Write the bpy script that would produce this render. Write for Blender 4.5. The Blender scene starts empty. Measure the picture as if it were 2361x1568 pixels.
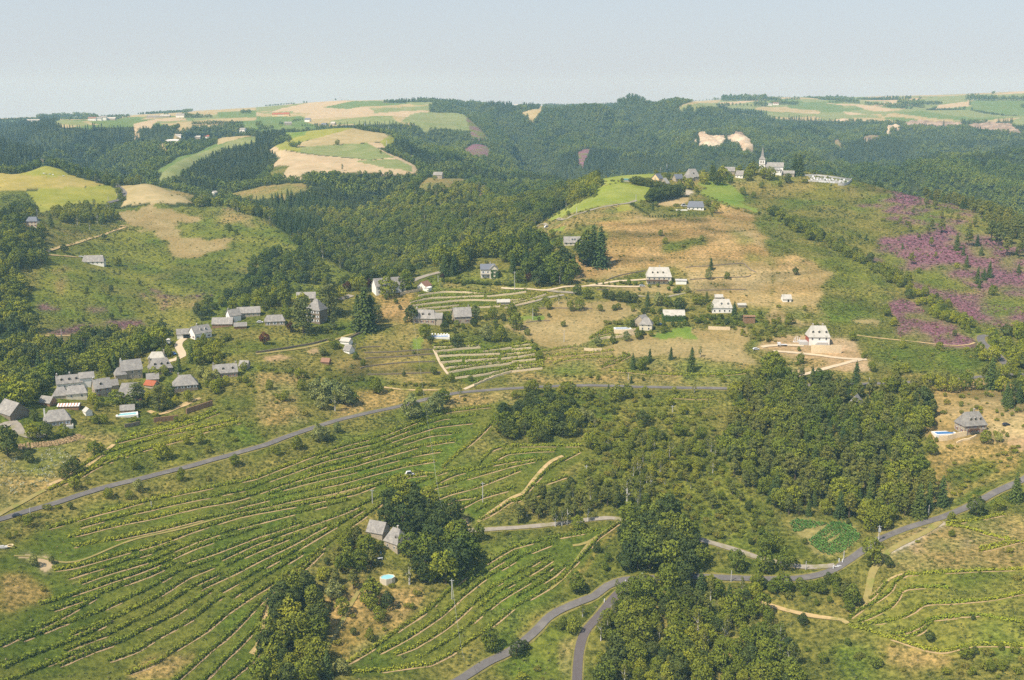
import bpy, math, random
import numpy as np
from mathutils import Vector, Matrix
random.seed(7)
rng = np.random.default_rng(11)

# ------------------------------------------------------------------ camera, sky, sun, exposure
SC = bpy.context.scene
COL = SC.collection
F_PX = 1098.0                      # focal length in pixels of a 1024 wide frame
HORIZON = 100.0
CAM_Z = 260.0
PITCH = math.atan((340.0 - HORIZON) / F_PX)
cam_data = bpy.data.cameras.new('camera')
cam_data.sensor_width = 36.0
cam_data.lens = 36.0 * F_PX / 1024.0
cam_data.clip_start = 1.0
cam_data.clip_end = 40000.0
cam = bpy.data.objects.new('camera', cam_data)
COL.objects.link(cam)
cam.location = (0, 0, CAM_Z)
cam.rotation_euler = (math.pi / 2 - PITCH, 0, 0)
SC.camera = cam

SUN_EL = math.radians(53)
SUN_ROT = math.radians(230)        # clockwise from +Y: sun on the left, a little behind the camera
world = bpy.data.worlds.new('World')
SC.world = world
world.use_nodes = True
wn = world.node_tree
wn.nodes.clear()
sky = wn.nodes.new('ShaderNodeTexSky')
sky.sky_type = 'NISHITA'
sky.sun_disc = False
sky.sun_elevation = SUN_EL
sky.sun_rotation = SUN_ROT
sky.altitude = 500
sky.air_density = 1.0
sky.dust_density = 1.2
sky.ozone_density = 2.0
bg = wn.nodes.new('ShaderNodeBackground')
bg.inputs['Strength'].default_value = 0.13
wo = wn.nodes.new('ShaderNodeOutputWorld')
# milky summer haze: thick at the horizon, thinning towards the zenith
wgeo = wn.nodes.new('ShaderNodeTexCoord'); wsep = wn.nodes.new('ShaderNodeSeparateXYZ'); wramp = wn.nodes.new('ShaderNodeMapRange')
wramp.inputs[1].default_value = 0.0; wramp.inputs[2].default_value = 0.45; wramp.inputs[3].default_value = 0.92; wramp.inputs[4].default_value = 0.12
wn.links.new(wgeo.outputs['Generated'], wsep.inputs[0]); wn.links.new(wsep.outputs[2], wramp.inputs[0])
wmix = wn.nodes.new('ShaderNodeMix'); wmix.data_type = 'RGBA'; wmix.inputs[7].default_value = (4.1, 4.4, 4.75, 1)
wn.links.new(wramp.outputs[0], wmix.inputs[0]); wn.links.new(sky.outputs[0], wmix.inputs[6])
wn.links.new(wmix.outputs[2], bg.inputs[0])
wn.links.new(bg.outputs[0], wo.inputs[0])

sun_data = bpy.data.lights.new('sun', 'SUN')
sun_data.energy = 5.0
sun_data.angle = math.radians(0.6)
sun_data.color = (1.0, 0.93, 0.80)
sun = bpy.data.objects.new('sun', sun_data)
COL.objects.link(sun)
sd = Vector((math.sin(SUN_ROT) * math.cos(SUN_EL), math.cos(SUN_ROT) * math.cos(SUN_EL), math.sin(SUN_EL)))
sun.rotation_euler = (-sd).to_track_quat('-Z', 'Y').to_euler()
sun.location = (0, 0, 900)
SC.view_settings.view_transform = 'Standard'
SC.view_settings.look = 'None'
SC.view_settings.exposure = 0.18
SC.view_settings.gamma = 1.0
SC.view_settings.use_curve_mapping = False
HAZE_D = 0.00009
HAZE_C = (0.45, 0.80, 1.0, 1)
SC.cycles.max_bounces = 4
SC.cycles.diffuse_bounces = 2
SC.cycles.glossy_bounces = 1
SC.cycles.transmission_bounces = 2
SC.cycles.volume_bounces = 1
SC.cycles.use_adaptive_sampling = False
SC.cycles.use_denoising = False

# ------------------------------------------------------------------ photo-to-ground bookkeeping
TILE = {'F': (0, 0, 2.3057), 'P': (0, 0, 1.0),
        'A1': (0, 85, 9.223), 'A2': (256, 85, 9.223), 'A3': (512, 85, 9.223), 'A4': (768, 85, 9.223),
        'B1': (0, 255, 9.223), 'B2': (256, 255, 9.223), 'B3': (512, 255, 9.223), 'B4': (768, 255, 9.223),
        'C1': (0, 400, 9.223), 'C2': (256, 425, 9.223), 'C3': (512, 425, 9.223), 'C4': (768, 400, 9.223),
        'D1': (0, 510, 9.223), 'D2': (256, 510, 9.223), 'D3': (512, 510, 9.223), 'D4': (768, 510, 5.27)}

def q(s, tile='P'):
    """survey points 'x,y x,y ...' read off the aerial picture (a tile name switches the sheet they were read from)"""
    out = []
    for w in s.split():
        if w in TILE:
            tile = w
            continue
        x, y = w.split(',')
        ox, oy, f = TILE[tile]
        out.append((ox + float(x) / f, oy + float(y) / f))
    return np.array(out)

def ray(u, v):
    """azimuth and tangent of the depression of the line of sight through a picture point"""
    a = (np.asarray(u, float) - 512.0) / F_PX
    b = (np.asarray(v, float) - 340.0) / F_PX
    cp, sp = math.cos(PITCH), math.sin(PITCH)
    dx = a
    dy = cp - b * sp
    dz = -sp - b * cp
    return np.arctan2(dx, dy), -dz / np.hypot(dx, dy)

def project(x, y, z):
    cp, sp = math.cos(PITCH), math.sin(PITCH)
    zz = z - CAM_Z
    depth = y * cp - zz * sp
    up = y * sp + zz * cp
    return 512 + F_PX * x / depth, 340 - F_PX * up / depth

# value noise on arrays
def vnoise(x, y, seed=0):
    xi = np.floor(x).astype(np.int64); yi = np.floor(y).astype(np.int64)
    fx = x - xi; fy = y - yi
    fx = fx * fx * (3 - 2 * fx); fy = fy * fy * (3 - 2 * fy)
    def h(a, b):
        n = (a * 374761393 + b * 668265263 + seed * 144269504) & 0xffffffff
        n = ((n ^ (n >> 13)) * 1274126177) & 0xffffffff
        return ((n ^ (n >> 16)) & 0xffff) / 65535.0
    return (h(xi, yi) * (1 - fx) + h(xi + 1, yi) * fx) * (1 - fy) + (h(xi, yi + 1) * (1 - fx) + h(xi + 1, yi + 1) * fx) * fy

def fbm(x, y, octaves=4, seed=0):
    s = 0; a = 1; t = 0
    for k in range(octaves):
        s = s + a * vnoise(x * 2 ** k + 17.3 * k, y * 2 ** k - 9.1 * k, seed + k)
        t += a; a *= 0.5
    return s / t * 2 - 1

# ------------------------------------------------------------------ terrain heights from survey points: u, v, ground distance
SURVEY = """
-110,680,395 0,680,400 128,680,400 256,680,400 384,680,400 512,680,402 640,680,405 768,680,410 896,680,415 1024,680,420 1130,680,425
0,620,434 128,620,434 256,620,434 384,620,434 512,620,436 640,620,438 768,620,445 896,620,450 1024,620,455
-110,560,470 0,560,474 128,560,472 256,560,470 384,560,472 512,560,473 640,560,475 768,560,485 896,560,494 1024,560,505 1130,560,512
0,500,525 128,500,518 256,500,514 384,500,514 512,500,520 640,500,523 768,500,533 896,500,550 1024,500,570
-110,450,580 0,450,572 128,450,562 256,450,555 384,450,560 512,450,566 640,450,572 768,450,582 896,450,598 1024,450,612 1130,450,620
60,405,618 128,400,630 256,400,616 384,400,622 512,400,627 640,400,632 768,400,642 896,400,655 1024,400,668
150,362,688 256,360,675 384,360,683 512,360,690 640,360,692 768,360,702 896,360,716 1024,360,735 1130,360,742
200,333,738 256,330,732 330,330,732 420,330,735 512,330,745 640,330,742 768,330,752 850,330,768 950,330,795 1024,330,815
300,302,790 370,300,792 450,300,795 512,300,800 640,300,802 768,300,812 860,300,842 950,300,880 1024,300,900 1130,300,915
512,270,852 640,270,862 768,270,875 830,270,902 900,270,945 970,270,965 1024,270,985
600,240,925 680,240,930 740,240,940 800,240,980 870,240,1020 940,240,1040 1024,240,1075
600,212,1010 660,212,1040 720,212,1055 800,212,1095 880,212,1130 950,214,1135
615,195,1090 660,193,1120 700,195,1130 760,195,1170 820,195,1190 870,198,1195
598,185,1150 640,176,1190 690,179,1185 765,175,1220 830,180,1230 880,190,1230 920,198,1222 960,206,1205 1024,221,1180 1130,246,1150
0,404,625 30,395,640 90,374,668 150,352,702 190,332,742 240,308,792 300,292,832 360,281,852 400,274,862 450,263,892 500,251,925 540,235,980 572,208,1065
-110,420,620 -110,420,700 0,402,720 100,378,765 200,346,850 300,313,920 400,282,955 500,258,1030 560,222,1120
-110,350,830 0,340,850 0,300,935 0,260,1020 0,222,1125 60,330,870 100,324,892 130,300,950 100,262,1080 100,235,1185 100,213,1285
200,300,962 200,262,1080 200,228,1220 200,206,1335 270,285,1000 285,260,1080 290,232,1180 270,214,1265 330,272,1040 330,242,1150 -110,260,1020
360,252,1150 400,240,1170 400,215,1280 450,228,1140 450,200,1300 500,208,1200 350,215,1350 300,202,1400 400,190,1420 480,186,1450 540,187,1320 350,179,1560
0,206,1340 0,190,1420 0,172,1550 60,165,1620 100,172,1560 150,184,1455 190,200,1365 120,200,1385 250,209,1310 -110,172,1550
0,180,1720 60,174,1780 150,194,1600 210,208,1480
-110,140,2250 0,163,1880 0,140,2250 0,124,2750 80,160,1900 80,138,2300 80,125,2750 150,170,1780 150,152,2080 150,131,2600 200,184,1640 200,160,2000 190,129,2700
171,143,2280 205,139,2400 240,134,2600 240,172,1850 235,190,1600 260,160,1950
280,177,1640 350,173,1640 410,171,1670 280,150,1950 340,150,1950 400,148,1960 300,131,2300 350,127.5,2350 390,130,2250 350,133,2650 400,140,2500
433,177,1600 430,160,1850 480,176,1700 450,150,2200 500,170,1900 540,176,1850 440,135,2750
300,122,3200 250,125,3000 200,122,3200 150,122,3300 100,122,3400 50,124,3300 0,122,3600
-110,121,5000 0,119,5000 60,117,5000 100,119,4800 150,114,4800 200,111,4700 260,107,4600 300,103,4600 340,100.5,4600 390,101,4500 440,100.5,4300 490,99,3900 515,105,3900 535,106,4600
440,115,3400 440,128,2900 400,120,3000 480,130,3000 480,150,2600 540,130,3000 540,160,2500
560,101,3700 600,96,3700 640,92,3600 670,102,3500 600,120,3200 650,120,3100 600,150,2700 650,150,2600 600,172,2350 700,150,2600 700,125,3000 725,137,2850 760,130,3050
560,110,4300 600,106,4300 650,104,4300 440,107,5500 250,114,5600 60,123,6500
700,102,5200 750,98.5,5200 800,98,5200 850,99,5300 900,97,5500 950,95.5,5600 1024,92,5600 1130,90,5600
800,115,4200 850,118,4000 900,119,4000 950,112,4300 1000,117,4100 850,135,3200 950,135,3300 1024,130,3500 780,120,3700 1130,130,3500
760,147,2400 830,148,2300 900,149,2250 960,147,2200 1024,146,2150 1130,146,2100 830,153,2700 950,153,2650 1024,152,2600 1130,152,2600
830,165,2000 900,180,1850 960,190,1750 1024,205,1600 1130,215,1600 760,165,2100 700,168,2250
600,206,1480 700,204,1480 800,204,1520 900,214,1430 1000,236,1380 1130,262,1350
"""
FIXED = [(-8, 9600, 124), (200, 9600, 124), (400, 9600, 118), (600, 9600, 112), (800, 9600, 108), (1024, 9600, 104), (-200, 7000, 122), (-220, 400, 680), (1250, 420, 680), (-220, 600, 430), (1250, 640, 430),
         (-220, 1000, 262), (1250, 1150, 250), (-220, 2200, 140), (1250, 2100, 146), (1250, 5600, 90), (1250, 1350, 265), (-220, 4500, 120),
         (0, 330, 775), (256, 330, 775), (512, 330, 775), (768, 330, 775), (1024, 335, 775), (0, 240, 1060), (512, 240, 1060), (1024, 240, 1060), (-220, 300, 850), (1250, 300, 850)]
pts = []
for w in SURVEY.split():
    u, v, r = map(float, w.split(','))
    pts.append((u, v, r))
for u, r, v in FIXED:
    pts.append((u, v, r))
pts = np.array(pts)
_az, _t = ray(pts[:, 0], pts[:, 1])
KA = 1.6
CX = np.stack([_az * KA, np.log(pts[:, 2])], 1)
CV = _t
def _phi(d2):
    return 0.5 * d2 * np.log(d2 + 1e-12)
_n = len(CX)
_D = ((CX[:, None, :] - CX[None]) ** 2).sum(-1)
_A = np.zeros((_n + 3, _n + 3))
_A[:_n, :_n] = _phi(_D) + np.eye(_n) * 2e-5
_A[:_n, _n] = 1; _A[:_n, _n + 1:] = CX
_A[_n, :_n] = 1; _A[_n + 1:, :_n] = CX.T
_W = np.linalg.solve(_A, np.concatenate([CV, np.zeros(3)]))

def steps(*spec):
    out = [spec[0]]
    for end, st in spec[1:]:
        n = max(1, int(round((end - out[-1]) / st)))
        out += list(np.linspace(out[-1], end, n + 1)[1:])
    return np.array(out)
AZ = np.radians(steps(-34.0, (-26.5, 0.3), (26.5, 0.072), (34.0, 0.3)))
RR = steps(240.0, (384, 6.0), (700, 1.35), (1300, 2.7), (3000, 10.0), (6000, 32.0), (9600, 120.0))
NA, NR = len(AZ), len(RR)
GA, GR = np.meshgrid(AZ, RR, indexing='xy')          # [row range, column azimuth]
T = np.zeros_like(GA)
_lr = np.log(GR)
# evaluate the spline on a coarser net and interpolate (it is smooth)
ca = np.linspace(AZ[0], AZ[-1], 240); cr = np.linspace(math.log(RR[0]), math.log(RR[-1]), 330)
_ga, _gr = np.meshgrid(ca * KA, cr, indexing='xy')
_q = np.stack([_ga.ravel(), _gr.ravel()], 1)
_val = np.zeros(len(_q))
for i in range(0, len(_q), 8000):
    blk = _q[i:i + 8000]
    d2 = ((blk[:, None, :] - CX[None]) ** 2).sum(-1)
    _val[i:i + 8000] = _phi(d2) @ _W[:_n] + _W[_n] + blk @ _W[_n + 1:]
_val = _val.reshape(len(cr), len(ca))
fi = (np.log(GR) - cr[0]) / (cr[1] - cr[0]); fj = (GA - ca[0]) / (ca[1] - ca[0])
def _cub(t):
    return [(-t ** 3 + 2 * t ** 2 - t) / 2, (3 * t ** 3 - 5 * t ** 2 + 2) / 2, (-3 * t ** 3 + 4 * t ** 2 + t) / 2, (t ** 3 - t ** 2) / 2]
ii = np.clip(np.floor(fi).astype(int), 0, len(cr) - 2); jj = np.clip(np.floor(fj).astype(int), 0, len(ca) - 2)
wi = _cub(fi - ii); wj = _cub(fj - jj)
for a in range(4):
    for b in range(4):
        T += wi[a] * wj[b] * _val[np.clip(ii - 1 + a, 0, len(cr) - 1), np.clip(jj - 1 + b, 0, len(ca) - 1)]
GX = GR * np.sin(GA); GY = GR * np.cos(GA)
GZ = CAM_Z - GR * T
# natural relief on top
_far = np.clip((GR - 1250) / 900, 0, 1)
GZ += fbm(GX / 46, GY / 46, 4, 3) * 0.9 * (1 - _far)
GZ += fbm(GX / 300, GY / 300, 5, 5) * 16 * _far * np.clip(1 - (GR - 3000) / 2500, 0.25, 1)
GU, GV = project(GX, GY, GZ)
# visibility along each azimuth: highest line of sight so far
_Tn = (CAM_Z - GZ) / GR
RUN = np.minimum.accumulate(_Tn, axis=0)
HID = (_Tn - RUN) * F_PX            # pixels below the nearer skyline; 0 = in view

def height(x, y):
    x = np.asarray(x, float); y = np.asarray(y, float)
    a = np.arctan2(x, y); r = np.hypot(x, y)
    fa = np.interp(a, AZ, np.arange(NA)); fr = np.interp(r, RR, np.arange(NR))
    i = np.clip(fr.astype(int), 0, NR - 2); j = np.clip(fa.astype(int), 0, NA - 2)
    s = fr - i; t = fa - j
    return (GZ[i, j] * (1 - s) + GZ[i + 1, j] * s) * (1 - t) + (GZ[i, j + 1] * (1 - s) + GZ[i + 1, j + 1] * s) * t

def hidden(x, y):
    a = np.arctan2(x, y); r = np.hypot(x, y)
    j = np.clip(np.rint(np.interp(a, AZ, np.arange(NA))).astype(int), 0, NA - 1)
    i = np.clip(np.rint(np.interp(r, RR, np.arange(NR))).astype(int), 0, NR - 1)
    return HID[i, j]

def at(u, v, rmin=0, dz=0.0):
    """ground point under a line of sight"""
    a, t = ray(u, v)
    fa = float(np.interp(a, AZ, np.arange(NA))); j = min(int(fa), NA - 2); s = fa - j
    col = GZ[:, j] * (1 - s) + GZ[:, j + 1] * s
    g = (CAM_Z - RR * t) - col
    ok = np.where((g <= 0) & (RR >= rmin))[0]
    if len(ok) == 0:
        k = int(np.argmin(np.where(RR >= rmin, g, 1e9)))
        r = RR[k]
    else:
        k = ok[0]
        if k == 0 or RR[k - 1] < rmin:
            r = RR[k]
        else:
            r = RR[k - 1] + (RR[k] - RR[k - 1]) * g[k - 1] / (g[k - 1] - g[k])
    x = r * math.sin(a); y = r * math.cos(a)
    return Vector((x, y, float(height(x, y)) + dz))

def inside(px, py, poly):
    res = np.zeros(px.shape, bool)
    n = len(poly)
    for i in range(n):
        x1, y1 = poly[i]; x2, y2 = poly[(i + 1) % n]
        if y1 == y2:
            continue
        c = ((y1 > py) != (y2 > py)) & (px < (x2 - x1) * (py - y1) / (y2 - y1) + x1)
        res ^= c
    return res

def lin(r, g, b, k=1.0):
    f = lambda c: ((c / 255 + 0.055) / 1.055) ** 2.4 if c > 10 else c / 255 / 12.92
    return (f(r) * k, f(g) * k, f(b) * k)

def tag(o, label=None, cat=None, group=None, kind=None):
    if label: o['label'] = label
    if cat: o['category'] = cat
    if group: o['group'] = group
    if kind: o['kind'] = kind
    return o

def mesh_from(name, verts, faces, mats=(), smooth=False, mat_index=None):
    me = bpy.data.meshes.new(name)
    v = np.asarray(verts, np.float32).reshape(-1, 3)
    me.vertices.add(len(v)); me.vertices.foreach_set('co', v.ravel())
    if isinstance(faces, np.ndarray):
        k = faces.shape[1]; nf = len(faces)
        me.loops.add(nf * k); me.polygons.add(nf)
        me.loops.foreach_set('vertex_index', faces.astype(np.int32).ravel())
        me.polygons.foreach_set('loop_start', np.arange(nf, dtype=np.int32) * k)
    else:
        tot = [len(f) for f in faces]; nf = len(faces)
        me.loops.add(sum(tot)); me.polygons.add(nf)
        me.loops.foreach_set('vertex_index', np.array([i for f in faces for i in f], np.int32))
        me.polygons.foreach_set('loop_start', np.concatenate([[0], np.cumsum(tot)[:-1]]).astype(np.int32))
    for m in mats:
        me.materials.append(m)
    if mat_index is not None:
        me.polygons.foreach_set('material_index', np.asarray(mat_index, np.int32))
    me.polygons.foreach_set('use_smooth', np.full(len(me.polygons), smooth))
    me.update(calc_edges=True)
    return me

def link(name, me, parent=None):
    o = bpy.data.objects.new(name, me)
    COL.objects.link(o)
    if parent is not None:
        o.parent = parent
    return o

# ------------------------------------------------------------------ materials
def new_mat(name):
    m = bpy.data.materials.new(name); m.use_nodes = True
    nt = m.node_tree; nt.nodes.clear()
    out = nt.nodes.new('ShaderNodeOutputMaterial')
    return m, nt, out

def noise_node(nt, scale, detail=4, rough=0.55, vec=None):
    n = nt.nodes.new('ShaderNodeTexNoise'); n.inputs['Scale'].default_value = scale
    n.inputs['Detail'].default_value = detail; n.inputs['Roughness'].default_value = rough
    if vec is not None: nt.links.new(vec, n.inputs['Vector'])
    return n

def ramp(nt, src, stops):
    r = nt.nodes.new('ShaderNodeValToRGB')
    while len(r.color_ramp.elements) < len(stops): r.color_ramp.elements.new(0.5)
    for e, (p, c) in zip(r.color_ramp.elements, stops):
        e.position = p; e.color = (c[0], c[1], c[2], 1) if len(c) == 3 else c
    nt.links.new(src, r.inputs[0])
    return r

def mixc(nt, a, b, fac, mode='MIX'):
    m = nt.nodes.new('ShaderNodeMix'); m.data_type = 'RGBA'; m.blend_type = mode
    for sock, val in ((m.inputs[6], a), (m.inputs[7], b), (m.inputs[0], fac)):
        if hasattr(val, 'is_linked'): nt.links.new(val, sock)
        elif isinstance(val, (int, float)): sock.default_value = val
        else: sock.default_value = (val[0], val[1], val[2], 1)
    return m.outputs[2]

def simple(name, col, rough=0.85, var=0.18, scale=1.2, bump=0.0, spec=0.2, per_object=0.0, stain=None):
    m, nt, out = new_mat(name)
    p = nt.nodes.new('ShaderNodeBsdfPrincipled'); p.inputs['Roughness'].default_value = rough
    p.inputs['Specular IOR Level'].default_value = spec
    tc = nt.nodes.new('ShaderNodeTexCoord')
    n = noise_node(nt, scale, 5, 0.65, tc.outputs['Object'])
    lo = tuple(c * (1 - var) for c in col); hi = tuple(min(1, c * (1 + var)) for c in col)
    r = ramp(nt, n.outputs[0], [(0.3, lo), (0.7, hi)])
    c = r.outputs[0]
    if stain:
        n2 = noise_node(nt, scale * 0.3, 4, 0.6, tc.outputs['Object'])
        r2 = ramp(nt, n2.outputs[0], [(0.5, (0, 0, 0)), (0.66, (1, 1, 1))])
        c = mixc(nt, c, stain, r2.outputs[0])
    if per_object:
        oi = nt.nodes.new('ShaderNodeObjectInfo')
        mr = nt.nodes.new('ShaderNodeMapRange'); mr.inputs[3].default_value = 1 - per_object; mr.inputs[4].default_value = 1 + per_object
        nt.links.new(oi.outputs['Random'], mr.inputs[0])
        hs = nt.nodes.new('ShaderNodeHueSaturation'); nt.links.new(mr.outputs[0], hs.inputs['Value']); nt.links.new(c, hs.inputs['Color'])
        c = hs.outputs[0]
    nt.links.new(c, p.inputs['Base Color'])
    if bump:
        b = nt.nodes.new('ShaderNodeBump'); b.inputs['Strength'].default_value = 1.0; b.inputs['Distance'].default_value = bump
        n3 = noise_node(nt, scale * 3, 4, 0.6, tc.outputs['Object'])
        nt.links.new(n3.outputs[0], b.inputs['Height']); nt.links.new(b.outputs[0], p.inputs['Normal'])
    nt.links.new(p.outputs[0], out.inputs[0])
    return m
# ------------------------------------------------------------------ land cover (what grows where), as a colour of the ground itself
K = 0.86
COVER = {   # colour a, colour b, roughness of the growth, terrace banding
    'scrub':   (lin(104, 112, 44, K * 0.84), lin(134, 128, 62, K * 0.88), 1.0, 0.2),
    'green':   (lin(106, 118, 42, K * 0.84), lin(134, 136, 54, K * 0.88), 0.8, 0.1),
    'bracken': (lin(96, 108, 40, K * 0.84), lin(120, 124, 48, K * 0.88), 1.0, 0.0),
    'dry':     (lin(176, 150, 92, K * 0.84), lin(190, 168, 118, K * 0.84), 0.5, 0.7),
    'dryflat': (lin(172, 150, 96, K * 0.8), lin(184, 164, 112, K * 0.8), 0.4, 0.15),
    'brown':   (lin(162, 132, 80, K), lin(186, 156, 104, K), 0.7, 0.9),
    'rust':    (lin(142, 124, 64, K), lin(166, 142, 86, K), 1.0, 0.2),
    'terrace': (lin(134, 132, 56, K * 0.84 * 0.9), lin(166, 150, 84, K * 0.88 * 0.9), 0.7, 0.9),
    'meadow':  (lin(146, 158, 62, K * 0.88), lin(160, 166, 82, K * 0.88), 0.2, 0.0),
    'lush':    (lin(116, 142, 54, K * 0.9), lin(138, 152, 66, K * 0.9), 0.3, 0.0),
    'gold':    (lin(178, 164, 82, K * 0.86), lin(190, 172, 100, K * 0.86), 0.15, 0.0),
    'ggreen':  (lin(158, 160, 62, K * 0.84), lin(172, 168, 76, K * 0.84), 0.15, 0.0),
    'straw':   (lin(196, 176, 122, K * 0.78), lin(206, 186, 136, K * 0.78), 0.15, 0.0),
    'pale':    (lin(214, 188, 146, K * 0.78), lin(222, 198, 156, K * 0.78), 0.1, 0.0),
    'pgreen':  (lin(146, 158, 92, K * 0.78), lin(162, 166, 106, K * 0.78), 0.15, 0.0),
    'fgreen':  (lin(120, 146, 72, K * 0.74), lin(138, 154, 86, K * 0.74), 0.15, 0.0),
    'heather': (lin(136, 96, 106, K), lin(120, 116, 66, K), 0.9, 0.0),
    'heath2':  (lin(130, 98, 100, K), lin(112, 116, 50, K), 0.9, 0.0),
    'forest':  (lin(58, 68, 34, K), lin(70, 78, 38, K), 0.8, 0.0),
    'earth':   (lin(206, 178, 138, K * 0.82), lin(190, 160, 116, K * 0.82), 0.5, 0.0),
    'sand':    (lin(206, 182, 134, K * 0.82), lin(196, 170, 120, K * 0.82), 0.3, 0.0),
    'cliff':   (lin(232, 214, 182, K * 0.9), lin(206, 180, 148, K * 0.9), 1.0, 0.0),
    'cliffp':  (lin(196, 172, 148, K), lin(150, 130, 110, K), 1.0, 0.0),
    'rocks':   (lin(150, 128, 112, K), lin(136, 130, 74, K), 1.0, 0.0),
    'vine':    (lin(100, 116, 40, K * 0.9 * 0.86), lin(124, 128, 52, K * 0.9 * 0.86), 0.7, 0.0),
    'weeds':   (lin(140, 138, 76, K * 0.84), lin(160, 140, 84, K * 0.88), 1.0, 0.0),
    'plot':    (lin(150, 140, 84, K), lin(150, 140, 84, K), 0.4, 0.0),
    'gravel':  (lin(196, 184, 164, K), lin(184, 170, 148, K), 0.3, 0.0),
    'tar':     (lin(128, 124, 122, K), lin(134, 130, 126, K), 0.2, 0.0),
}
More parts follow.
